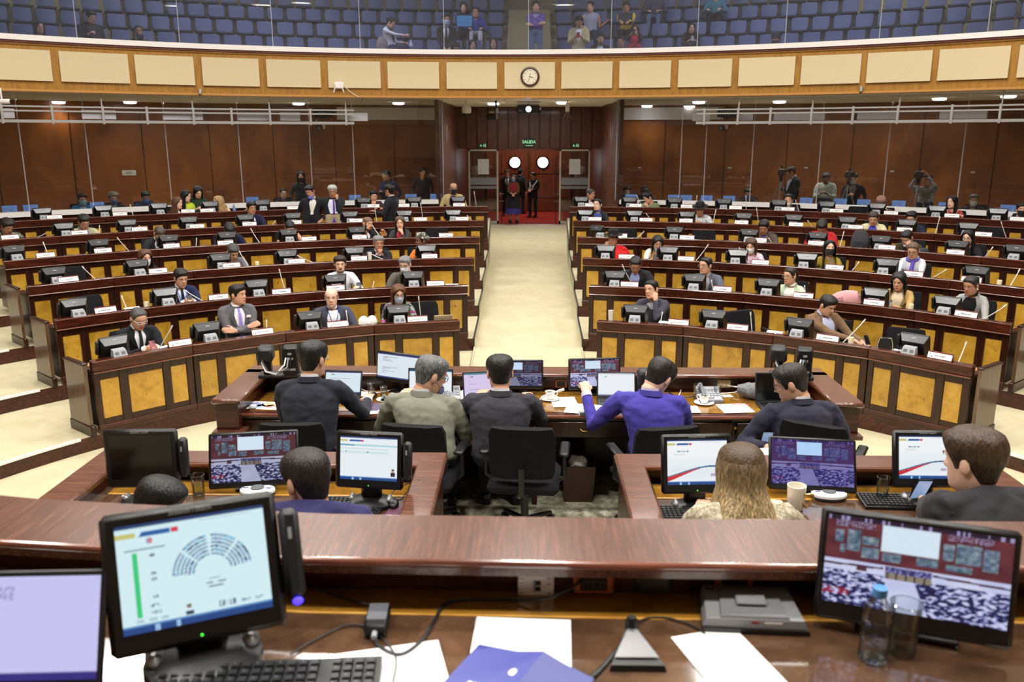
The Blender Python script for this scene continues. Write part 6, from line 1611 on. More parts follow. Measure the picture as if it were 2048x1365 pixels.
laptop(TR(.70, 6.30, zc, rz=-.03), 'black laptop with blank white page beside the man in blue suit', ui_doc(9, (242, 246, 252), (200, 206, 220), .0), w=.31, d=.21, open_=114, res=(40, 30))
p = cp(1545, 800); laptop(TR(p.x+.01, 6.21, zc, rz=.02), 'black laptop with dark screen in front of the rightmost clerk', None, w=.34, d=.23, open_=103)
for (u, v, lab, h) in ((743, 796, 'water glass between the navy suit and the thin text monitor', .125), (768, 797, 'smaller water glass behind the grey-haired man\'s shoulder', .10), (1076, 780, 'water glass beside the charcoal suit shoulder', .12), (1393, 798, 'water glass next to the desk telephone', .12), (1434, 798, 'water glass right of the white coffee cup', .11)):
    p = cp(u, v); tumbler(TR(p.x, p.y, zc), lab, h, .03, .65)
p = cp(1100, 800); cup(TR(p.x, p.y, zc), 'white coffee cup near the man in charcoal suit', .2)
p = cp(1408, 808); cup(TR(p.x, p.y, zc), 'white coffee cup near the telephone on the clerks desk', 2.6)
p = cp(770, 800); t = thing('saucer', 'white saucer under the small water glass', 'saucer', TR(p.x, p.y, zc-.004)); MB().lathe([(.0, 0), (.035, 0), (.07, .01), (.069, .012), (.036, .003), (0, .003)], 24, caps=(False, False)).obj('plate', mat('white_china', (244, 243, 240), .15), t)
p = cp(752, 792); mouse(TR(p.x-.02, p.y-.03, zc, rz=-.2), 'dark mouse under the hand of the man in navy suit', BLK2)
for (u, v, w, h, rz, lab, mk) in ((528, 812, .27, .19, -.1, 'colour chart sheet at the left end of the clerks desk', 'chart'), (735, 775, .2, .12, -.3, 'white sheet behind the laptop with table page', None), (745, 815, .14, .2, -.1, 'violet folder under the mouse', 'violet'), (752, 822, .18, .17, .2, 'white sheet beside the olive jacket', None),
                                  (925, 790, .15, .22, -.6, 'leaning white sheet between two laptops', None), (932, 828, .2, .13, .1, 'white sheet under the black phone on the clerks desk', None), (1128, 805, .20, .26, .1, 'white sheet stack beside the coffee cup', 'text'), (1160, 818, .22, .24, -.2, 'white sheets spread under the blue sleeve', None), (1190, 828, .2, .14, .1, 'white ring binder lying at the desk edge', 'binder'),
                                  (1372, 820, .2, .17, .0, 'white sheets right of the man in blue suit', None), (1470, 818, .24, .22, .12, 'white sheet with red hemicycle print', 'arch'), (1452, 790, .08, .06, .2, 'folded white napkin near the black laptop', None), (1668, 815, .14, .2, .3, 'white sheet at the right end of the clerks desk', None)):
    p = cp(u, v); y = min(max(p.y, 6.12+h*.45), 6.62)
    if mk == 'binder':
        t = thing('ring_binder', lab, 'binder', TR(p.x, 6.19, zc, rz=rz)); MB().hexa([(-.13, -.07, 0), (.13, -.07, 0), (.13, .12, 0), (-.13, .12, 0), (-.13, -.07, .035), (.13, -.07, .012), (.13, .12, .012), (-.13, .12, .035)]).obj('cover', PAPER, t, smooth=False); MB().box(-.125, .12, -.072, -.07, .003, .022).obj('page_edges', INK, t)
    else: paper(TR(p.x, y, zc+random.random()*.003, rz=rz), lab, w, h, m=mat('violet_folder', (84, 66, 96), .5) if mk == 'violet' else None, marks=mk if mk != 'violet' else None)
p = cp(935, 822); t = thing('smartphone', 'black smartphone lying on the clerks desk', 'phone', TR(p.x, p.y, zc+.004, rz=.1)); MB().rbox((0, 0, .005), (.075, .14, .009), .004).obj('body', BLK, t); MB().box(-.034, .034, -.062, .062, .0095, .0102).obj('display', SCREEN_OFF, t)
def deskphone(M, label):
    t = thing('telephone', label, 'telephone', M)
    B = MB(); B.hexa([(-.09, -.09, 0), (.09, -.09, 0), (.09, .09, 0), (-.09, .09, 0), (-.09, -.09, .025), (.09, -.09, .025), (.09, .09, .085), (-.09, .09, .085)]); B.obj('base', mat('phone_grey', (120, 124, 132), .4), t)
    A = TR(0, 0, .056, rx=.322)
    MB().tube([(-.058, -.085, .02), (-.058, -.03, .032), (-.058, .04, .032), (-.058, .088, .02)], [.022, .016, .016, .022], 8, M=A).obj('handset', mat('phone_dark', (96, 100, 108), .4), t)
    MB().box(-.02, .08, .04, .075, .001, .004, M=A).obj('display', mat('phone_lcd', (70, 76, 84), .3), t)
    k = MB()
    for i in range(4):
        for j in range(4): k.rbox((-.012+.026*i, .022-.026*j, .003), (.018, .016, .006), .002, M=A)
    k.obj('keys', mat('phone_keys', (170, 174, 180), .4), t, kind='stuff')
    MB().box(.03, .075, -.088, -.06, .0, .0035, M=A).obj('label', PAPER, t)
    return t
p = cp(905, 778); deskphone(TR(p.x, 6.50, zc, rz=.15), 'grey desk telephone between the grey-haired man and charcoal suit')
p = cp(1405, 782); deskphone(TR(p.x, 6.52, zc, rz=.05), 'grey desk telephone behind the two water glasses')
p = cp(1273, 770); t = thing('desk_speaker', 'small black loudspeaker behind the blank laptop', 'speaker', TR(p.x, 6.55, zc, rz=.2)); MB().rbox((0, 0, .13), (.10, .09, .24), .025).obj('case', BLK2, t); MB().rbox((0, -.045, .12), (.075, .006, .19), .003).obj('grille', BLK, t)
p = cp(1108, 778); t = thing('microphone', 'white gooseneck microphone lying over the clerks desk', 'microphone', TR(p.x-.13, 6.42, zc)); MB().lathe([(.03, 0), (.03, .01), (.012, .02)], 12).obj('base', BLK2, t); MB().tube([(0, 0, .015), (.03, .01, .05), (.12, .04, .075), (.16, .05, .085)], .006, 6).obj('stem', MICW, t); MB().tube([(.155, .05, .083), (.2, .06, .095)], .011, 8).obj('head', MICW, t)
yc = 6.785
for (u, v, lab) in ((1122, 768, 'orange framed socket under the clerks ledge'),):
    p = at_y(u, v, yc); socket(TR(p), lab, OR, BLK2, .10, .07)
for (u, v, lab) in ((1085, 762, 'small black outlet left of the orange socket'), (1220, 765, 'black outlet behind the blank laptop')):
    p = at_y(u, v, yc); socket(TR(p), lab, BLK2, BLK, .06, .045, 1)
p = at_y(1448, 768, yc); socket(TR(p), 'beige network outlet right of the desk telephone', mat('beige_plate', (200, 186, 140), .5), mat('beige_plate', (200, 186, 140), .5), .11, .065)
cable([at_y(1455, 772, yc-.01), at_y(1478, 776, 6.7), cp(1470, 785), cp(1440, 788), cp(1425, 790)], 'white network lead right of the telephone', .005, WHITE)
cable([cp(1328, 775), cp(1345, 790), cp(1375, 795), cp(1395, 790)], 'black handset lead left of the telephone', .007)
cable([cp(1320, 785), cp(1345, 770), cp(1362, 778), cp(1350, 800), cp(1325, 800)], 'white coiled lead behind the blue suit', .004, WHITE)
cable([cp(880, 762), cp(902, 750), cp(918, 765), cp(922, 782)], 'black lead over the left telephone', .004)
cable([cp(925, 800), cp(945, 795), cp(960, 806), cp(940, 815), cp(925, 808)], 'black charger lead coiled by the violet chat laptop', .004)
cable([cp(715, 775), cp(742, 785), cp(775, 782), cp(815, 768)], 'white lead running to the thin text monitor', .004, WHITE)
cable([cp(1060, 790), cp(1085, 782), cp(1125, 776), cp(1135, 770)], 'brown lead beside the gooseneck microphone on the clerks desk', .003)
p = cp(1497, 775); t = thing('cloth_bag', 'crumpled grey bag behind the black laptop', 'bag', TR(p.x, 6.56, zc, rz=-.3))
mb = MB(); rg = []
for i in range(9):
    s_ = i/8; r_ = .075*sin(pi*min(1, s_*.92+.06))**.6
    rg.append([V((-.17+.34*s_, r_*cos(a)*1.1+.012*noise.noise(V((a*2, s_*5, 3))), .07+r_*sin(a)*.95-.035*s_+.018*noise.noise(V((s_*7, a*2.4, 1))))) for a in [2*pi*j/16 for j in range(16)]])
mb.loft(rg); mb.obj('bag', ramp_mat('grey_nylon', [(.3, (70, 72, 76)), (.7, (120, 122, 126))], (1, 1, 1), 20, rough=.5), t)
# robotic cameras on the clerks ledge, with their leads
def robocam(M, label, flip=1):
    t = thing('robotic_camera', label, 'camera', M)
    MB().rbox((0, 0, .012), (.34, .16, .024), .006).obj('base_plate', BLK2, t)
    MB().rbox((-flip*.10, 0, .10), (.06, .10, .17), .01).obj('pan_head', BLK, t)
    MB().rbox((-flip*.11, -.01, .19), (.13, .17, .12), .02).obj('camera_body', BLK2, t)
    MB().lathe([(.045, 0), (.048, .05), (.04, .06)], 16, M=TR(-flip*.11, .07, .19, rx=-pi/2)).obj('lens', BLK, t)
    MB().rbox((flip*.09, -.02, .135), (.12, .14, .23), .012).obj('control_box', BLK, t)
    for z, w in ((.19, .03), (.15, .05), (.06, .08)): MB().box(flip*.09-w/2, flip*.09+w/2, -.0925, -.0905, z, z+.018).obj('label', GREYP, t)
    for k in range(3):
        MB().tube([(flip*(.06+.02*k), -.095, .17), (flip*(.05+.02*k), -.13, .12-.02*k), (flip*(-.02+.02*k), -.15, .05+.01*k), (-flip*(.10-.01*k), -.13, .07), (-flip*.13, -.10, .14+.01*k)], .006, 6).obj('lead', (WHITE, GREYP, BLK2)[k], t)
    return t
p = at_y(548, 750, 6.45); robocam(TR(-2.02+.0, 6.66, LC+.0, rz=.15), 'black robotic camera with white leads on the left end of the clerks ledge', 1)
robocam(TR(2.14, 6.70, LC, rz=-.25), 'black robotic camera with white leads on the right end of the clerks ledge', 1)
t = thing('remote_control', 'small white remote on the left arm of the clerks desk', 'remote', TR(-2.13, 6.25, zc, rz=.2)); MB().rbox((0, 0, .008), (.06, .09, .014), .004).obj('case', GREYP, t); MB().rbox((0, .01, .0155), (.04, .05, .002), .001).obj('buttons', WHITE, t)
# on the floor between the desks
t = thing('waste_bin', 'dark brown waste bin with white tissue under the clerks desk', 'bin', TR(.40, 6.33, FC)); 
MB().loft([[V((x*.11, y*.11, 0)) for x, y in ((-1, -1), (1, -1), (1, 1), (-1, 1))], [V((x*.13, y*.13, .30)) for x, y in ((-1, -1), (1, -1), (1, 1), (-1, 1))], [V((x*.12, y*.12, .30)) for x, y in ((-1, -1), (1, -1), (1, 1), (-1, 1))], [V((x*.10, y*.10, .02)) for x, y in ((-1, -1), (1, -1), (1, 1), (-1, 1))]]).obj('bin_body', mat('brown_bin', (58, 34, 26), .5), t, smooth=False)
mb = MB(); mb.ell((0, .0, .29), (.08, .07, .06), 10, 7); 
for i, q in enumerate(mb.v): mb.v[i] = tuple(V(q)+V(q).normalized()*.03*noise.noise(V(q)*22))
mb.obj('tissue', PAPER, t, smooth=False)
# ---- small things on the delegates' desks
a = ang_u(RR[0]+.22, TOPZ[0], 882); p = pol(RR[0]+.10, a, TOPZ[0]-.105)
laptop(TR(p, rz=-a+pi+.1) @ TR(0, -.13, 0), 'silver laptop with dark fruit emblem at the aisle end of the front row', False, w=.25, d=.18, open_=112, body=mat('gold_aluminium', (190, 176, 142), .35, .4), logo=True)
for (k, u, lab, kind) in ((0, 1221, 'white paper cup at the aisle end of the right front row', 'cup'), (0, 1700, 'small pale cup behind the nameplate of the man in brown jacket', 'cap'), (0, 728, 'crumpled white napkin beside the older man in slate blazer', 'nap'), (0, 745, 'crumpled white napkin beside the masked woman, front row', 'nap'), (1, 295, 'small white box on the second row desk', 'cap'), (2, 740, 'white tumbler before the older man with clasped hands', 'cup'), (3, 469, 'water bottle', None), (1, 1820, 'small pale cup in front of the woman in camel blazer', 'cap'), (2, 1997, 'white cup at the far right of the third row', 'cap'), (2, 515, 'small white cup on the third row desk', 'cap')):
    if kind is None: continue
    a = ang_u(RR[k]+.16, TOPZ[k], u); p = pol(RR[k]+.2, a, TOPZ[k]-.105)
    t = thing({'cup': 'paper_cup', 'cap': 'small_cup', 'nap': 'napkin'}[kind], lab, {'cup': 'cup', 'cap': 'cup', 'nap': 'napkin'}[kind], TR(p))
    if kind == 'cup': MB().lathe([(.0, 0), (.027, 0), (.036, .21), (.034, .21), (.025, .01), (0, .01)], 18, caps=(False, False)).obj('cup_body', mat('paper_cup', (226, 220, 206), .6), t)
    elif kind == 'cap': MB().lathe([(.0, 0), (.03, 0), (.034, .14), (.03, .145), (0, .145)], 16, caps=(False, False)).obj('cup_body', mat('beige_cup', (206, 194, 160), .6), t)
    else:
        mb = MB(); mb.ell((0, 0, .09), (.07, .06, .09), 12, 8)
        for i, q in enumerate(mb.v): mb.v[i] = tuple(V(q)+V((1, 1, 0))*.02*noise.noise(V(q)*25))
        mb.obj('paper', PAPER, t)
a = ang_u(RR[5]+.2, TOPZ[5], 468); t = thing('water_bottle', 'blue tinted water bottle standing on the rear row desk', 'bottle', TR(pol(RR[5]+.15, a, TOPZ[5]-.105))); MB().lathe([(0, 0), (.033, 0), (.033, .17), (.014, .21), (.014, .235), (0, .235)], 16, caps=(False, False)).obj('bottle', mat('blue_bottle', (150, 170, 206), .15, trans=.4), t); MB().lathe([(.034, .07), (.034, .13)], 16, caps=(False, False)).obj('label', mat('bottle_wrap', (110, 130, 190), .5), t)
for (k, u, w, h, lab) in ((0, 1545, .2, .28, 'white sheet behind the second nameplate of the right front row'), (0, 1330, .2, .28, 'white sheet before the man resting on his fist'), (0, 1795, .16, .2, 'white paper by the last monitor of the right front row'), (0, 328, .2, .2, 'white sheet before the grey-haired man in glasses'), (1, 270, .2, .28, 'white sheet right of the outermost nameplate, second row'), (1, 905, .2, .28, 'white sheet at the aisle end of the left second row')):
    a = ang_u(RR[k]+.22, TOPZ[k]-.1, u); paper(TR(pol(RR[k]+.22, a, TOPZ[k]-.1005+ .03), rz=-a, rx=.22), lab, w, h)
def backpack(M, label, c, c2):
    t = thing('backpack', label, 'bag', M); m = cloth(c)
    mb = MB(); rg = []
    for i in range(9):
        s_ = i/8; w = .15*(sin(pi*(.18+.70*s_)))**.5; d = .085*(sin(pi*(.2+.66*s_)))**.6
        rg.append([V((w*cos(a)*(1+.04*noise.noise(V((a, s_*3, 5)))), d*sin(a), .36*s_+.01*noise.noise(V((a*2, s_*4, 1))))) for a in [2*pi*j/18 for j in range(18)]])
    mb.loft(rg); mb.obj('main_bag', m, t)
    MB().rbox((0, -.085, .12), (.20, .06, .18), .03).obj('front_pocket', cloth(c2), t)
    MB().tube([(-.04, .02, .345), (-.03, .02, .39), (.03, .02, .39), (.04, .02, .345)], .008, 6).obj('grab_handle', cloth(c2), t)
    for g in (-1, 1): MB().tube([(g*.07, .07, .32), (g*.10, .12, .22), (g*.09, .09, .05)], [(.02, .008)]*3, 6).obj('strap', cloth(c2), t)
    return t
a = ang_u(RR[1]+.25, TOPZ[1]+.1, 1695); backpack(TR(pol(RR[1]+.22, a, TOPZ[1]-.02), rz=-a, ry=1.25) @ TR(.0, 0, -.18), 'pink bag lying on the second row desk beside a nameplate', (206, 150, 152), (196, 138, 142))
a = ang_u(RR[3]+.4, TOPZ[3], 1722); backpack(TR(pol(RR[3]+.26, a, TOPZ[3]-.10), rz=-a), 'dark grey backpack standing on the fourth row desk', (62, 62, 68), (46, 46, 52))
a = ang_u(RR[0]+.2, TOPZ[0], 1712); 
a = ang_u(RR[0]+.22, TOPZ[0], 1768); t = thing('handbag', 'small black handbag with cream piping on the right front row', 'bag', TR(pol(RR[0]+.24, a, TOPZ[0]-.105), rz=-a+.5)); MB().loft([[V((x, y, z)) for x, y in ((-w, -.035), (w, -.035), (w, .035), (-w, .035))] for z, w in ((0, .085), (.12, .08), (.19, .06))]).obj('bag_body', cloth((38, 36, 36)), t)
MB().tube([(-.088, -.036, 0), (-.082, -.036, .12), (-.062, -.03, .195), (0, -.03, .18), (.062, -.03, .195), (.082, -.036, .12), (.088, -.036, 0)], .004, 6).obj('piping', mat('cream_piping', (206, 190, 150), .5), t)
a = ang_u(RR[3]+.4, TOPZ[3], 1852); t = thing('cap', 'dark grey cap with visor lying on the fourth row desk', 'cap', TR(pol(RR[3]+.2, a, TOPZ[3]-.105), rz=-a)); MB().lathe([(0, .15), (.06, .14), (.09, .1), (.1, .03), (.1, 0)], 16, caps=(False, True)).obj('crown', cloth((50, 56, 66)), t); MB().grid([[V((.09+.12*j, .085*cos(a_)*(1-.3*j), .02-.01*j)) for a_ in [pi*i/6 for i in range(7)]] for j in (0, .5, 1)]).obj('visor', cloth((40, 44, 52)), t)
# ================================================================ SEATED IN THE FOREGROUND, SEEN FROM BEHIND
def fore(u, v, y, yp, fl, label, A=None, B=None, rot=0, **kw):
    P = at_y(u, v, y); M = TR(P.x+kw.pop('dx', 0), yp, fl, rz=pi+rad(rot)); Mi = M.inverted()
    a = tuple(Mi @ A) if isinstance(A, V) else (A or 'desk'); b = tuple(Mi @ B) if isinstance(B, V) else (B or 'desk')
    kw.setdefault('det', 2); kw.setdefault('hs', 1.08)
    ph = kw.pop('ph', None)
    r, W = person(M, label, tuple(Mi @ P), A=a, B=b, **kw)
    if ph: phone(M, [W[0 if ph[0] == 'A' else 1]], *ph[1:])
    return r, W, M
fore(626, 720, 6.0, 5.82, FC, 'man in navy suit with short black hair working with a mouse, leftmost of five clerks', A=at_z(735, 800, 1.30), B=at_z(640, 815, 1.30), hd=(-22, 8, 0), top=(36, 38, 48), inner=WS, hair=('short', (24, 22, 22)), sk=1, wf=1.10, cuff=1, poseA='flat', glasses=(180, 180, 186), hs=1.1)
fore(862, 752, 5.98, 5.78, FC, 'man with grey hair, glasses and olive grey suit turned to the right', A=at_z(898, 818, 1.32), B=at_z(800, 800, 1.32), hd=(-58, 22, 0), sy=-8, top=(124, 124, 110), inner=(220, 222, 228), hair=('short', (96, 96, 98)), mask=((120, 126, 180), 'chin'), glasses=(60, 60, 70), sk=1, wf=1.16, cuff=1, hs=1.14)
fore(1000, 748, 5.98, 5.80, FC, 'man in charcoal suit with black hair in the middle of the clerks', A=at_z(1062, 800, 1.30), B=at_z(958, 795, 1.32), hd=(6, 14, 0), top=(50, 49, 56), inner=WS, hair=('short', (26, 23, 22)), sk=1, wf=1.16, hs=1.1)
fore(1318, 755, 5.95, 5.78, FC, 'man in bright blue suit bending his head, arm stretched with closed fist', A='desk', B=at_y(1172, 785, 6.22), hd=(-34, 34, -14), sy=-14, top=(66, 58, 148), inner=(206, 196, 226), hair=('short', (36, 32, 32)), sk=0, wf=1.14, poseB='fist', legs=(58, 52, 130), pole=(None, (.6, -.2, -1)), cuff=1, hs=1.1)
fore(1582, 768, 5.92, 5.80, FC, 'man with glasses in dark navy suit looking down at a phone, rightmost of five clerks', A='lap', B=at_y(1538, 895, 5.62), dx=.06, hd=(66, 24, 0), sy=10, top=(42, 42, 58), inner=WS, hair=('short', (34, 30, 30)), glasses=(70, 60, 60), sk=1, wf=1.16, hs=1.12, poseB='grip', ph=('B', 'light blue smartphone in the hand of the rightmost clerk', (130, 150, 190)))
for (u, y, lab, r_) in ((600, 5.72, 'black office chair of the man in navy suit', .05), (845, 5.70, 'black office chair of the man in olive grey suit', -.15), (1050, 5.66, 'black office chair with wide back in the middle of the gap', -.08), (1310, 5.68, 'black office chair of the man in bright blue suit', .2), (1640, 5.75, 'black office chair of the rightmost clerk', -.5)):
    p = at_y(u, 860, y); chair(TR(p.x, y, FC, rz=pi+r_), lab, 'office chairs of the clerks')
fore(318, 1012, 3.62, 3.28, FS, 'person with slick black hair bending low behind the voting monitor', A='lap', B='lap', hd=(-70, 30, 0), top=(36, 38, 50), hair=('slick', (20, 19, 19)), sk=1, det=2, pelz=.46)
fore(614, 962, 3.42, 3.25, FS, 'man with combed dark hair in navy suit looking left, left secretary desk', A='lap', B='lap', hd=(46, 12, 0), top=(44, 42, 84), inner=(200, 206, 226), hair=('slick', (34, 28, 26)), sk=1, wf=1.12, hs=1.12, hunch=(.05, .075))
fore(1482, 950, 3.44, 3.25, FS, 'woman with long ombre blonde hair and beige tweed jacket, from behind', A=at_z(1560, 1020, zs+.04), B=at_z(1400, 1020, zs+.04), fem=True, hd=(4, 10, 0), kind='blouse', top=(172, 162, 138), pat=('tweed', (122, 112, 92), (212, 204, 186)), hair=('mid', (166, 142, 102)), sk=0, wf=1.2, hs=1.1, hunch=(.0, .03), ombre=True)
fore(1945, 925, 3.46, 3.22, FS, 'man with wavy brown hair in dark pinstripe suit holding a phone', A='desk', B=at_z(1850, 1000, zs+.05), hd=(34, 10, 0), sy=12, top=(46, 44, 48), inner=(226, 226, 230), hair=('thick', (62, 44, 30)), sk=0, wf=1.16, hs=1.12, hunch=(.04, .05), poseB='grip', ph=('B', 'dark smartphone in the hand of the man in pinstripe suit', (24, 26, 40)))
for (u, lab) in ((330, 'office chair under the person bending low'), (620, 'office chair under the man with combed hair'), (1482, 'office chair under the woman with blonde hair'), (1950, 'office chair under the man in pinstripe suit')):
    p = at_y(u, 960, 3.2); chair(TR(p.x, 3.18, FS, rz=pi), 'black ' + lab, 'office chairs of the secretaries', )
# ================================================================ GALLERY SEATS AND VISITORS
SEATM = mat('seat_blue', (70, 80, 118), .55, vary=.08)
def seat_meshes():
    b = MB(); R_ = []
    for i in range(6):
        z = .47+.29*i/5; w = (.165, .185, .19, .19, .19, .18)[i]; y = .17+.06*i/5
        R_.append([V((x, y-.035*(1-(x/.21)**2)*1.0+.03+d, z)) for x, d in [(-w, 0), (-w*.5, 0), (0, 0), (w*.5, 0), (w, 0), (w, .03), (0, .03), (-w, .03)]])
    b.loft([r[::-1] for r in R_])
    p = MB(); p.rbox((0, -.03, .405), (.41, .40, .05), .02)
    l = MB(); l.box(-.17, .17, -.06, .14, .0, .375)
    return b.mesh('backrest', SEATM, True, 1.), p.mesh('seat_pan', mat('seat_dark', (30, 32, 52), .6)), l.mesh('pedestal', BLK2, False)
SB, SP, SL = seat_meshes()
ROWN = ['front', 'first', 'second', 'third', 'fourth', 'fifth']
def ordn(n): return '%d%s' % (n, 'th' if 10 < n % 100 < 14 else {1: 'st', 2: 'nd', 3: 'rd'}.get(n % 10, 'th'))
def gseat(M, lab):
    t = thing('gallery_seat', lab, 'seat', M, 'blue seats in the gallery rows')
    link('backrest', SB, t); link('seat_pan', SP, t); link('pedestal', SL, t)
nseat = 0
for k in range(1, 6):
    R = BRR[k]; da = .475/R
    for s in (-1, 1):
        j = 0
        while True:
            a0 = asin((.60 if s > 0 else .62)/R)
            x_c = .62
            a = s*(asin(.66/R)+da*(j+.5)); a += (.6/R)
            p = bpol(R, a); z = BZ[k]
            u, v = proj((p.x, p.y, z+.78)); u2, v2 = proj((p.x, p.y, z+.4))
            if u < -40 or u > 2090: break
            j += 1
            if v2 < -2: continue
            nseat += 1
            gseat(TR(p.x, p.y, z, rz=-a), 'blue gallery seat, %s seat row %s of the stairs, %s from the stairs' % (ROWN[k], side_word(s), ordn(j)))
print('seats', nseat)
def bper(k, u, v, label, dr=-.10, stand=False, R0=None, seat=True, lim=None, **kw):
    R = R0 or (15.75 if k == 0 else BRR[k]); zf = BZ[k]
    P = at_R(u, v, R+dr, BC); z = P.z-zf
    lo, hi = lim or ((1.45, 1.70) if stand else (.92, 1.25)); zc = max(lo, min(hi, z))
    a = ang_u(R+dr, zf+zc, u, BC)
    M = TR(bpol(R+(.0 if not stand else dr), a, zf), rz=-a+rad(kw.pop('yaw', 0)))
    q = M.inverted() @ bpol(R+dr, a, zf+zc)
    ph = kw.pop('ph', None); kw.setdefault('det', 0); kw.setdefault('hs', 1.04)
    r, W = person(M, label, tuple(q), stand=stand, **kw)
    if ph: phone(M, W if ph[0] == 'both' else [W[0 if ph[0] == 'A' else 1]], *ph[1:])
    if seat and not stand and k == 0: gseat(TR(bpol(R+.04, a, zf), rz=-a), 'blue front gallery seat under the ' + short(label))
    return r, W, M
JEANS = (104, 122, 150)
bper(0, 78, 56, 'woman with long dark hair in black top at the left of the gallery', fem=True, hd=(20, 0, 0), A='lap', B='lap', kind='sweater', top=(34, 32, 40), hair=('long', (24, 20, 22)), sk=1)
bper(0, 182, 52, 'dark figure standing behind the gallery glass joint, left side', stand=True, hd=(30, 20, 0), A='hold', B='side', kind='jacket', top=(40, 46, 50), inner=(60, 62, 66), hair=('short', HB), sk=1)
r_, W_, M_ = bper(0, 277, 63, 'woman in dark vest photographing from the gallery with a camera', fem=True, hd=(0, 6, 0), A=(-.06, -.22, 1.08), B=(.06, -.22, 1.08), kind='shirt', top=(52, 50, 60), hair=('back', (26, 22, 22)), sk=2)
t = thing('photo_camera', 'black camera held up by the woman in the gallery', 'camera', M_ @ TR(0, -.30, 1.10)); MB().rbox((0, 0, 0), (.14, .07, .10), .015).obj('body', BLK, t); MB().lathe([(.035, 0), (.038, .08), (.03, .085)], 14, M=TR(0, -.03, 0, rx=pi/2)).obj('lens', BLK2, t)
bper(1, 782, 46, 'woman in white jacket sitting sideways with knees up in the gallery', fem=True, yaw=50, hd=(20, 24, 0), A='phone', B='lap', kind='jacket', top=(222, 222, 226), inner=(70, 70, 80), legs=(40, 44, 76), hair=('bun', (36, 30, 32)), sk=1)
a = ang_u(BRR[1], BZ[1]+.6, 765, BC); backpack(TR(bpol(BRR[1]-.08, a, BZ[1]+.43), rz=-a), 'pale grey backpack on a gallery seat beside the woman in white', (150, 138, 136), (132, 120, 120))
a = ang_u(BRR[1], BZ[1]+.6, 822, BC); t = thing('water_bottle', 'pale bottle standing on a gallery seat right of the woman in white', 'bottle', TR(bpol(BRR[1]-.08, a, BZ[1]+.43))); MB().lathe([(0, 0), (.05, 0), (.05, .2), (.02, .26), (.02, .29), (0, .29)], 14, caps=(False, False)).obj('bottle', mat('pale_bottle', (190, 200, 214), .2), t); MB().lathe([(.051, .06), (.051, .15)], 14, caps=(False, False)).obj('label', mat('bottle_wrap', (110, 130, 190), .5), t)
bper(0, 893, 40, 'man in black suit and pale mask standing with joined hands in the gallery', stand=True, hd=(16, 4, 0), A='front', B='front', top=(40, 40, 42), inner=(196, 198, 206), tie=(40, 40, 48), hair=('short', HB), mask=((170, 200, 226), ''), sk=1)
bper(2, 927, 14, 'woman with dark hair behind a blue laptop lid in the gallery', fem=True, hd=(0, 20, 0), A='phone', B='phone', kind='sweater', top=(34, 36, 66), hair=('bob', (52, 40, 36)), sk=0)
a = ang_u(BRR[2]-.5, BZ[2]+.85, 929, BC); t = thing('laptop', 'blue laptop lid held up by a woman in the gallery', 'laptop', TR(bpol(BRR[2]-.55, a, BZ[2]+.66), rz=-a, rx=.2)); MB().rbox((0, 0, .12), (.38, .012, .26), .005).obj('lid', mat('cyan_lid', (90, 160, 214), .4), t); MB().rbox((0, .12, .0), (.38, .24, .014), .004).obj('base', BLK2, t)
bper(2, 951, 25, 'man in royal blue jacket and white trousers with hands on knees, gallery', hd=(0, 2, 0), A='knee', B='knee', kind='jacket', top=(54, 66, 136), inner=(66, 80, 150), legs=(196, 196, 204), hair=('short', HB), glasses=(60, 50, 50), sk=1)
bper(0, 912, 97, 'person with dark hair low behind the gallery rail', hd=(0, 24, 0), A='lap', B='lap', kind='sweater', top=(48, 46, 52), hair=('short', HB), sk=2)
bper(0, 945, 91, 'woman with long dark hair and hand on her chin, front of the gallery', fem=True, hd=(14, 4, 0), A='chin', B='lap', kind='blouse', top=(190, 190, 200), hair=('long', (24, 20, 22)), sk=1)
bper(0, 987, 87, 'woman with long hair in royal blue coat, front of the gallery', fem=True, hd=(0, 4, 0), A='lap', B='lap', kind='jacket', top=(52, 52, 140), inner=(200, 196, 200), hair=('long', (46, 36, 34)), sk=1, wf=1.1)
bper(1, 1072, 14, 'man in violet shirt with crossed arms standing on the gallery stairs', stand=True, hd=(6, 6, 0), A='cross', B='cross', kind='shirt', top=(112, 90, 160), pat=('check', (92, 72, 140), (150, 126, 190)), inner=(150, 140, 180), legs=JEANS, hair=('short', HB), sk=1)
bper(0, 1158, 44, 'man in cream suit standing and reading a red phone in the gallery', stand=True, hd=(0, 24, 0), A='hold', B='hold', top=(196, 182, 138), inner=(222, 222, 226), legs=(190, 178, 136), hair=('short', HB), sk=2, ph=('both', 'red smartphone held by the man in cream suit', (150, 30, 44)))
bper(2, 1181, 14, 'man in grey t-shirt leaning an arm on the next gallery seat', hd=(-20, 4, 0), A='lap', B=(.42, -.05, .80), kind='shirt', top=(158, 162, 178), bare=True, legs=(40, 44, 70), hair=('short', HB), sk=1)
bper(0, 1201, 72, 'bearded young man in black jacket and white shirt seated in the gallery', hd=(10, 14, 0), A='lap', B='lap', kind='jacket', top=(34, 36, 44), inner=(214, 216, 224), legs=JEANS, hair=('short', HB), beard=(30, 24, 22), sk=1)
r_, W_, M_ = bper(2, 1253, 14, 'person in yellow sweater with white lettering and dark laptop, gallery', hd=(0, 20, 0), A='type', B='type', kind='sweater', top=(214, 180, 66), hair=('short', HB), sk=2, extra=lambda r, HM, T, la, fw, P: (lambda tm: (tm.materials.append(WHITE), link('lettering', tm, r, TR(T+fw*.135+V((0, 0, -.14)), rx=pi/2))))(text_mesh('bad', .13, bold=.004)))
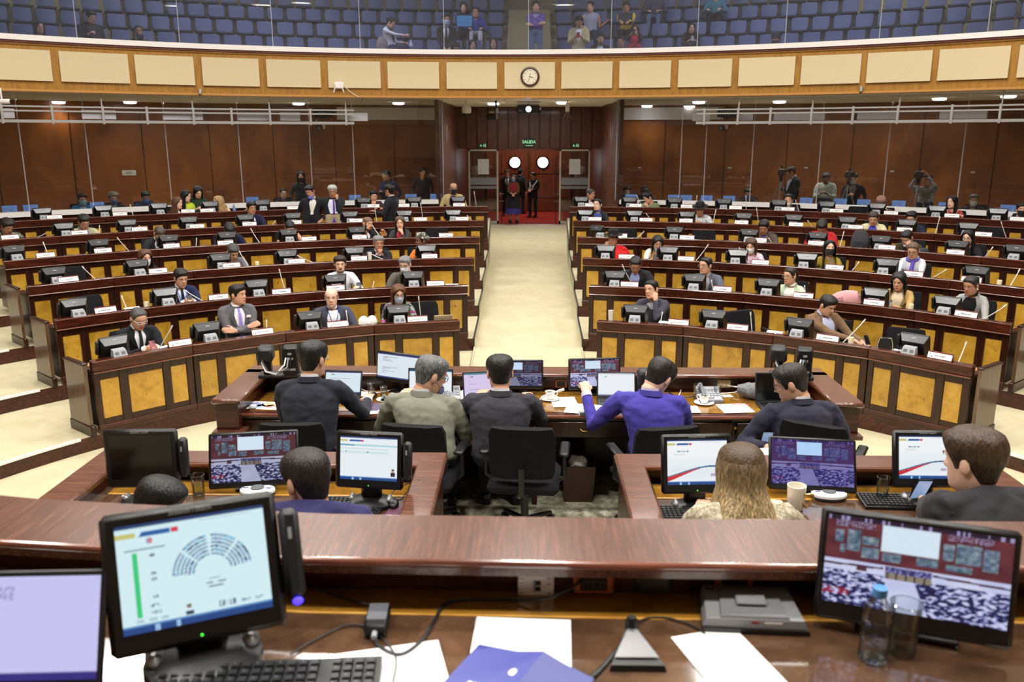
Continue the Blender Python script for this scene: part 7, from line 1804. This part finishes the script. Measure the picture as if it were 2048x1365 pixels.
t = thing('laptop', 'black laptop on the lap of the person in yellow sweater', 'laptop', M_ @ TR(0, -.42, .70)); MB().rbox((0, -.02, .13), (.36, .012, .25), .004).obj('lid', BLK, t); MB().rbox((0, .10, 0), (.36, .24, .016), .004).obj('base', BLK, t)
bper(0, 1242, 84, 'man with short hair in black sweater low behind the gallery rail', hd=(-6, 4, 0), A='lap', B='lap', kind='sweater', top=(36, 36, 40), hair=('short', HB), sk=2)
bper(1, 1270, 60, 'woman in red top and black cardigan with phone in the gallery', fem=True, hd=(4, 16, 0), A='phone', B='phone', kind='jacket', top=(36, 34, 38), inner=(206, 50, 80), vw=.11, vd=.42, legs=(150, 40, 60), hair=('long', (70, 54, 44)), sk=1, ph=('both', 'dark smartphone of the woman in red, gallery'))
bper(1, 1383, 66, 'woman with long black hair holding a phone by the gallery glass joint', fem=True, yaw=12, hd=(0, 10, 0), A='hold', B='hold', kind='sweater', top=(38, 37, 44), hair=('long', (22, 19, 20)), sk=1, ph=('both', 'dark smartphone of the woman in black, gallery'))
bper(0, 1551, 80, 'person in black hood and mask low behind the gallery rail', hd=(0, 6, 0), A='lap', B='lap', kind='sweater', top=(32, 34, 46), hair=('short', HB), mask=((50, 50, 58), ''), hat=((30, 32, 44), 'peak'), sk=1)
bper(3, 1310, -14, 'person in jeans whose legs show at the top of the gallery', hd=(0, 4, 0), A='lap', B='lap', kind='sweater', top=(60, 60, 80), legs=(88, 104, 130), hair=('short', HB), sk=1)
bper(3, 1432, -12, 'person in teal top at the upper edge of the gallery', hd=(0, 4, 0), A='knee', B='knee', kind='sweater', top=(60, 110, 128), hair=('short', HB), sk=1)
t = thing('yellow_bag', 'yellow folded bag lying on a gallery seat', 'bag', TR(bpol(15.75, ang_u(15.75, 5.2, 1417, BC), 5.0))); MB().rbox((0, 0, .08), (.3, .12, .16), .05, M=TR(0, 0, 0, ry=-.5)).obj('bag_body', cloth((176, 150, 84)), t); MB().tube([(-.1, 0, .15), (0, 0, .24), (.1, 0, .15)], .012, 6).obj('handle', cloth((150, 124, 64)), t)
# ================================================================ PRESS CORRIDOR BEHIND THE GLASS
zl = FZ[5]
for s in (-1, 1):
    t = thing('press_counter', 'dark press counter behind the %s glass partition' % side_word(s), 'counter')
    arc_strip(15.95, 16.4, 1.71, 1.74, s*(aV+.01), s*.78, 24).obj('top', DK, t); arc_strip(16.3, 16.34, zl, 1.71, s*(aV+.01), s*.78, 24).obj('front', DK, t)
BLUE_UI = lambda u, v: mix((50, 90, 170), (84, 128, 200), v) if hsh(int(u*6), int(v*5)) < .8 else (110, 150, 214)
nb_ = 0
for u in (20, 62, 195, 505, 710, 822, 872, 1262, 1347, 1372, 1413, 1458, 1612, 1680, 1727, 1797, 1890, 2015):
    s = -1 if u < 1058 else 1
    a = ang_u(16.25, 1.85, u); nb_ += 1
    near = {20: 'at the left edge of the view', 62: 'second from the left edge', 195: 'left of the masked man in blue', 505: 'left of the standing pair', 710: 'right of the standing pair', 822: 'behind the man in maroon suit', 872: 'nearest the vestibule, left side', 1262: 'nearest the vestibule, right side', 1347: 'left one of two close screens', 1372: 'right one of two close screens', 1413: 'low one by the glass joint', 1458: 'pale one right of the glass joint', 1612: 'beside the leaning cameraman', 1680: 'right of the man in pale shirt', 1727: 'below the man in black jacket', 1797: 'left of the tripod', 1890: 'beside the woman in floral blouse', 2015: 'at the right edge of the view'}[u]
    laptop(TR(pol(16.06, a, 1.74), rz=-a), 'laptop with blue screen behind the glass, ' + near, BLUE_UI, w=.30, d=.19, open_=106, res=(6, 5), lid=BLK2)
def press(u, v, label, stand=False, R=17.0, **kw):
    P = at_R(u, v, R); z = P.z-zl; LOGZ.append(('p', u, round(z, 2)))
    zc = max(1.42, min(1.68, z)) if stand else max(1.02, min(1.27, z))
    a = ang_u(R, zl+zc, u); M = TR(pol(R+.12, a, zl), rz=-a+rad(kw.pop('yaw', 0)))
    q = M.inverted() @ pol(R, a, zl+zc); kw.setdefault('det', 0); kw.setdefault('hs', 1.07)
    ch_ = kw.pop('ch', True)
    r, W = person(M, label, tuple(q), stand=stand, **kw)
    if not stand: chair(TR(pol(R+.14, a, zl), rz=-a), 'black chair behind the glass under the ' + short(label))
    return r, W, M
press(165, 404, 'masked man in bright blue jacket behind the left glass', hd=(0, 10, 0), A='lap', B='lap', kind='jacket', top=(56, 120, 186), inner=(150, 190, 220), hair=('short', HB), mask=((140, 190, 214), ''), sk=1)
press(227, 404, 'person with grey curly hair and blue mask behind the left glass', hd=(0, 14, 0), A='lap', B='lap', top=(34, 34, 40), inner=(120, 124, 170), hair=('curly', (140, 130, 120)), mask=((96, 110, 180), ''), sk=1)
press(291, 402, 'dark-haired person with blue mask behind the left glass', hd=(0, 20, 0), A='desk', B='desk', kind='sweater', top=(40, 60, 100), hair=('short', HB), mask=((90, 140, 210), ''), sk=2)
press(567, 388, 'woman with glasses in black behind the glass near the standing pair', fem=True, hd=(6, 6, 0), A='desk', B='desk', kind='jacket', top=(30, 30, 34), inner=(50, 50, 56), hair=('back', HB), glasses=(150, 140, 130), sk=0)
press(602, 368, 'woman with long dark hair, black mask and green jacket standing behind glass', fem=True, stand=True, hd=(-10, 6, 0), A='side', B='side', kind='jacket', top=(50, 62, 52), inner=(40, 42, 44), hair=('long', (20, 18, 18)), mask=((30, 30, 32), ''), sk=0)
press(773, 362, 'dark-haired person in blue jacket standing in profile behind the glass', stand=True, yaw=-40, hd=(-30, 10, 0), A='front', B='side', kind='jacket', top=(44, 54, 86), inner=(40, 44, 60), hair=('short', HB), sk=2)
press(846, 388, 'dim silhouette standing by the vestibule corner behind the glass', stand=True, R=18.6, hd=(20, 0, 0), A='side', B='side', kind='sweater', top=(44, 40, 44), hair=('short', HB), sk=2)
press(1253, 383, 'masked man in dark jacket behind the right glass', hd=(14, 16, 0), A='desk', B='desk', kind='jacket', top=(40, 40, 50), inner=(120, 124, 150), hair=('short', HB), mask=((150, 180, 214), ''), sk=1)
press(1289, 388, 'person with bowed dark head behind the right glass', hd=(0, 40, 0), A='desk', B='desk', kind='sweater', top=(36, 36, 40), hair=('short', (20, 18, 18)), sk=2)
press(1496, 390, 'blurred person with blue badge behind the right glass', hd=(0, 16, 0), A='desk', B='desk', kind='sweater', top=(52, 44, 44), hair=('short', HB), mask=((84, 110, 190), ''), sk=2)
r_, W_, M_ = press(1582, 345, 'cameraman in black vest leaning to a camera behind the glass', stand=True, yaw=-60, hd=(-20, 22, 0), A='hold', B='side', kind='jacket', top=(28, 30, 36), inner=(190, 190, 204), legs=(40, 44, 60), hair=('short', HB), sk=2, extra=None)
press(1652, 372, 'man in pale checked shirt looking down at his hands behind the glass', stand=True, hd=(0, 30, 0), A='hold', B='hold', kind='shirt', top=(166, 172, 164), pat=('check', (140, 146, 138), (186, 190, 184)), inner=(176, 180, 174), hair=('short', (20, 16, 15)), sk=3)
press(1706, 360, 'masked cameraman in black leather jacket behind the right glass', stand=True, hd=(-30, 4, 0), A='hold', B='side', kind='jacket', top=(32, 32, 36), inner=(110, 104, 110), hair=('short', HB), mask=((170, 190, 206), ''), sk=1)
press(1854, 366, 'cameraman in striped shirt and grey vest raising both arms to his camera', stand=True, hd=(-24, -6, 0), A=(-.16, -.42, 1.52), B=(.04, -.40, 1.55), kind='shirt', top=(150, 152, 158), pat=('check', (70, 74, 84), (196, 198, 202)), inner=(110, 110, 96), vw=.12, vd=.4, hair=('short', HB), sk=2)
press(1948, 404, 'grey-haired man with white mask behind the glass at right', hd=(10, 8, 0), A='lap', B='lap', top=(44, 46, 54), inner=(110, 112, 120), hair=('short', (96, 88, 80)), mask=((222, 226, 224), ''), sk=1)
def vcam(u, v, label, R=16.75, dy=0):
    P = at_R(u, v, R); a = ang_u(R, P.z, u); h = P.z-zl
    t = thing('video_camera', label, 'camera', TR(pol(R, a, zl), rz=-a))
    MB().rbox((0, 0, h), (.13, .34, .17), .02).obj('body', BLK, t); MB().lathe([(.05, 0), (.055, .16), (.065, .2), (.06, .2)], 16, M=TR(0, -.16, h, rx=pi/2)).obj('lens', BLK2, t)
    MB().tube([(0, -.1, h+.08), (0, -.08, h+.15), (0, .1, h+.15), (0, .12, h+.08)], .015, 6).obj('carry_handle', BLK, t); MB().rbox((.10, -.02, h+.04), (.07, .05, .06), .01).obj('viewfinder', BLK2, t)
    MB().lathe([(.03, h-.22), (.05, h-.12), (.05, h-.085)], 12).obj('pan_head', BLK2, t)
    for j in range(3):
        aa = 2*pi*j/3+.5; MB().tube([(0, 0, h-.2), (.5*cos(aa), .34*sin(aa), .0)], .017, 6).obj('tripod_leg', SILVER, t)
vcam(1563, 345, 'black video camera on tripod beside the leaning cameraman')
vcam(1698, 350, 'black video camera in front of the man in leather jacket')
vcam(1838, 350, 'black video camera with silver tripod in front of the striped shirt')
# faint marks on the rear wall: light switches, a metal plate
for (u, v, w, h, lab) in ((258, 346, .34, .14, 'grey metal plate on the left rear wall'), (1459, 336, .10, .05, 'small pale switch plate on the right rear wall, first of four'), (1612, 336, .10, .05, 'small pale switch plate above the leaning cameraman'), (1784, 343, .10, .05, 'small pale switch plate between two cameramen'), (1946, 345, .10, .05, 'small pale switch plate above the grey-haired masked man'), (1279, 336, .08, .04, 'small pale switch plate near the vestibule on the right')):
    P = at_R(u, v, RWR-.02); a = atan2(P.x, P.y-CY); t = thing('wall_plate', lab, 'switch', TR(P, rz=-a)); MB().rbox((0, 0, 0), (w, .02, h), .006).obj('plate', mat('dull_plate', (196, 192, 180), .5), t); MB().box(-w*.2, w*.2, -.014, -.009, -h*.2, h*.2).obj('rocker', GREYP, t)
# ================================================================ VESTIBULE
def stander(u, vfoot, y, vhead, label, **kw):
    P = at_y(u, vhead, y); M = TR(P.x, y, .66, rz=rad(kw.pop('yaw', 0))); q = M.inverted() @ P
    h = max(1.25, min(1.66, q.z)); kw.setdefault('hs', h/1.56)
    return person(M, label, (0, 0, h), stand=True, pelz=.93*h/1.56, det=0, **kw)
stander(1027, 447, 26.95, 357, 'woman in brown shawl and blue mask standing in the vestibule opening', fem=True, A='front', B='front', kind='jacket', top=(96, 70, 40), inner=(140, 40, 50), vw=.12, vd=.4, legs=(176, 130, 104), hair=('pony', (36, 30, 28)), mask=((110, 150, 190), ''), sk=1,
        extra=lambda r, HM, T, la, fw, P: (MB().loft([[P+V((w*cos(a), d*sin(a), z)) for a in [2*pi*j/20 for j in range(20)]] for z, w, d in ((.12, .15, .11), (-.05, .20, .15), (-.40, .24, .18))], caps=(False, False)).obj('skirt', cloth((32, 28, 34)), r), MB().loft([[P+V((w*cos(a), d*sin(a), z)) for a in [2*pi*j/20 for j in range(20)]] for z, w, d in ((-.36, .245, .185), (-.54, .255, .195))], caps=(False, False)).obj('skirt_hem', cloth((56, 52, 120)), r)))
stander(1014, 436, 29.4, 347, 'guard in dark uniform facing the hall behind the shawled woman', A='side', B='side', top=(34, 34, 30), inner=(190, 190, 196), tie=(40, 40, 40), hair=('short', HB), sk=1)
stander(1041, 432, 30.2, 345, 'guard with peaked cap in the middle of the doorway group', yaw=150, A='side', B='side', kind='jacket', top=(32, 33, 30), hair=('short', HB), hat=((36, 38, 36), 'peak'), sk=1)
r_, W_ = stander(1066, 432, 29.0, 352, 'guard in dark uniform with white shoulder cords by the doors', yaw=-25, A='front', B='front', top=(30, 31, 29), hair=('short', (20, 18, 17)), hd=(-30, 0, 0), sk=2,
         extra=lambda r, HM, T, la, fw, P: [MB().tube([T+la*.15+fw*.06+V((0, 0, 0)), T+la*(.12-.03*i)+fw*(.17+.01*i)+V((0, 0, -.10-.06*i)), T-la*(.02+.03*i)+fw*(.17)+V((0, 0, -.18-.09*i)), T-la*.08+fw*.15+V((0, 0, -.05))], .011, 6).obj('white_cord', PAPER, r) for i in range(3)])
# ================================================================ CLOCK, PROJECTOR AND DEVICES ON THE BALCONY
a = ang_u(BR-.07, 4.62, 1060, BC); P = at_R(1060, 153.5, BR-.075, BC)
t = thing('wall_clock', 'round wall clock with dark wooden rim on the balcony front', 'clock', TR(P, rz=-a))
A = TR(0, 0, 0, rx=pi/2)
MB().lathe([(.165, -.01), (.165, .02), (.185, .045), (.205, .04), (.215, .02), (.215, -.01)], 40, M=A).obj('rim', mat('clock_rim', (64, 34, 22), .3), t)
MB().lathe([(0, .012), (.168, .012)], 32, M=A, caps=(False, False)).obj('dial', mat('clock_dial', (236, 228, 206), .5), t)
for i in range(1, 13):
    tm = text_mesh(str(i), .038, name='numeral', bold=.0006); tm.materials.append(BLK); link('numeral', tm, t, TR(.135*sin(pi*i/6), -.014, .135*cos(pi*i/6), rx=pi/2))
for ang, L, w, nm in ((rad(200), .125, .004, 'minute_hand'), (rad(107), .085, .006, 'hour_hand')):
    MB().box(-w, w, -.018, -.014, -.02, L, M=Matrix.Rotation(ang, 4, 'Y')).obj(nm, BLK, t)
MB().rbox((0, -.014, .055), (.02, .003, .02), .002).obj('dial_mark', INK, t)
P = at_z(1057, 204, SOF-.02); P.z = SOF; yv = P.y
def hung(u, v, y, label, nm, cat): 
    P = at_y(u, v, y); return thing(nm, label, cat, TR(P)), SOF-P.z
t, h = hung(1057, 220, 22.2, 'ceiling projector with lit lens above the aisle', 'projector', 'projector')
MB().rbox((0, 0, 0), (.62, .45, .22), .05).obj('case', mat('projector_case', (48, 46, 66), .35), t); MB().lathe([(.10, 0), (.11, .05), (.08, .06)], 20, M=TR(0, -.21, .01, rx=pi/2)).obj('lens_ring', BLK, t)
MB().lathe([(0, .0), (.07, 0)], 20, M=TR(0, -.275, .01, rx=pi/2), caps=(False, False)).obj('lens', mat('projector_lens', (200, 200, 255), emit=(170, 170, 255), estr=12), t)
MB().rbox((0, .02, .155), (.56, .40, .05), .01).obj('mount_plate', WHITE, t); MB().tube([(0, 0, .16), (0, 0, h)], .03, 8).obj('pole', WHITE, t); MB().rbox((-.2, -.228, -.02), (.08, .004, .03), .001).obj('badge', GREYP, t)
t, h = hung(933, 222, 21.5, 'white dome camera hanging from the soffit left of the projector', 'dome_camera', 'camera')
MB().lathe([(0, -.14), (.07, -.12), (.098, -.06), (.1, -.05)], 24, caps=(False, False)).obj('dome', mat('smoke_dome', (40, 40, 42), .08), t); MB().lathe([(.105, -.06), (.118, -.02), (.115, .06), (.08, .14), (.035, .18), (.03, h)], 24).obj('housing', WHITE, t)
t, h = hung(985, 234, 21.6, 'black video camera on a ceiling bracket left of the projector', 'ceiling_camera', 'camera')
MB().rbox((-.03, 0, 0), (.24, .3, .17), .02).obj('body', BLK2, t); MB().lathe([(.07, 0), (.075, .06), (.06, .065)], 18, M=TR(-.05, -.14, 0, rx=pi/2)).obj('lens', BLK, t); MB().rbox((.11, 0, .08), (.05, .06, .26), .01).obj('pan_arm', SILVER, t); MB().tube([(.1, 0, .12), (.08, 0, h)], .025, 8).obj('pole', BLK2, t); MB().rbox((-.02, 0, .11), (.12, .06, .04), .01).obj('top_plate', WHITE, t)
t, h = hung(1135, 216, 21.5, 'white antenna unit hanging right of the projector', 'wall_antenna', 'device')
MB().rbox((0, 0, .02), (.10, .09, .22), .01).obj('case', WHITE, t); MB().tube([(0, 0, .1), (0, 0, h)], .02, 8).obj('pole', WHITE, t)
for k in (-1, 0, 1): MB().tube([(k*.02, 0, -.08), (k*.10, -.03, -.26)], .008, 6).obj('antenna', GREYP, t)
t, h = hung(8, 203, 16.2, 'small white bullet camera at the left end under the balcony', 'bullet_camera', 'camera')
MB().lathe([(.04, -.12), (.045, .1), (.03, .12)], 14, M=TR(0, 0, 0, ry=pi/2)).obj('body', WHITE, t); MB().lathe([(0, .121), (.032, .121)], 14, M=TR(0, 0, 0, ry=pi/2), caps=(False, False)).obj('lens', BLK, t); MB().tube([(-.04, 0, .02), (-.04, 0, h)], .015, 6).obj('bracket', WHITE, t)
P = at_R(678, 173, BR-.07, BC); a = atan2(P.x-BC[0], P.y-BC[1]); t = thing('wireless_router', 'white wireless router with two short antennas on the balcony front', 'router', TR(P, rz=-a)); MB().rbox((0, -.02, .02), (.20, .05, .14), .02).obj('case', WHITE, t)
for g, x in ((-1, -.09), (1, .07)): MB().tube([(x, -.03, -.03), (x+g*.03, -.03, -.13)], .012, 6).obj('antenna', WHITE, t)
MB().tube([(.1, -.02, .02), (.25, 0, -.12), (.42, .0, -.22)], .006, 5).obj('lead', WHITE, t)
for (u, v, lab) in ((400, 183, 'small grey sensor on the lower balcony trim, left'), (1723, 178, 'small grey sensor on the lower balcony trim, right')):
    P = at_R(u, v, BR-.05, BC); a = atan2(P.x-BC[0], P.y-BC[1]); t = thing('sensor', lab, 'sensor', TR(P, rz=-a)); MB().rbox((0, -.02, 0), (.06, .05, .11), .01).obj('case', SILVER, t); MB().tube([(0, -.02, -.05), (-.02, -.02, -.09)], .012, 6).obj('eye', BLK, t)
for (u, v, v2, lab) in ((646, 226, 262, 'left'), (1455, 225, 255, 'right')):
    P = at_R(u, v, 15.1, BC); a = atan2(P.x-BC[0], P.y-BC[1]); t = thing('truss_camera', 'black box and small robotic camera hanging from the %s truss' % lab, 'camera', TR(P, rz=-a))
    MB().rbox((0, 0, 0), (.42, .22, .20), .02).obj('box', BLK, t); MB().rbox((-.05, -.115, 0), (.14, .01, .06), .003).obj('plate', BLK2, t)
    MB().tube([(0, 0, -.1), (0, 0, -.28)], .02, 8).obj('stem', BLK2, t); MB().rbox((0, 0, -.3), (.07, .07, .10), .01).obj('pan_head', CHROME, t); MB().rbox((-.11, -.03, -.34), (.12, .12, .10), .02).obj('camera_head', BLK, t); MB().lathe([(.035, 0), (.04, .05)], 12, M=TR(-.11, -.09, -.34, rx=pi/2)).obj('lens', BLK2, t)
    for k in (-1, 1): MB().tube([(k*.12, 0, -.1), (k*.16, 0, -.2), (k*.06, 0, -.3)], .008, 5).obj('lead', BLK, t)
# light grey panels behind the trusses
for (u0, u1) in ((0, 28), (163, 231), (325, 405), (475, 540), (560, 600), (690, 735), (1385, 1420), (1475, 1506), (1548, 1650), (1715, 1798), (1880, 1975)):
    a0 = ang_u(15.5, 3.75, u0); a1 = ang_u(15.5, 3.75, u1)
    arc_strip(15.45, 15.5, 3.66, 3.84, a0, a1, 3).obj('panel_board', mat('pale_board', (176, 176, 184), .5), None, None, label='pale grey board hung behind the %s silver truss' % ('left' if u0 < 1058 else 'right'), cat='board', group='pale boards behind the %s truss' % ('left' if u0 < 1058 else 'right'))
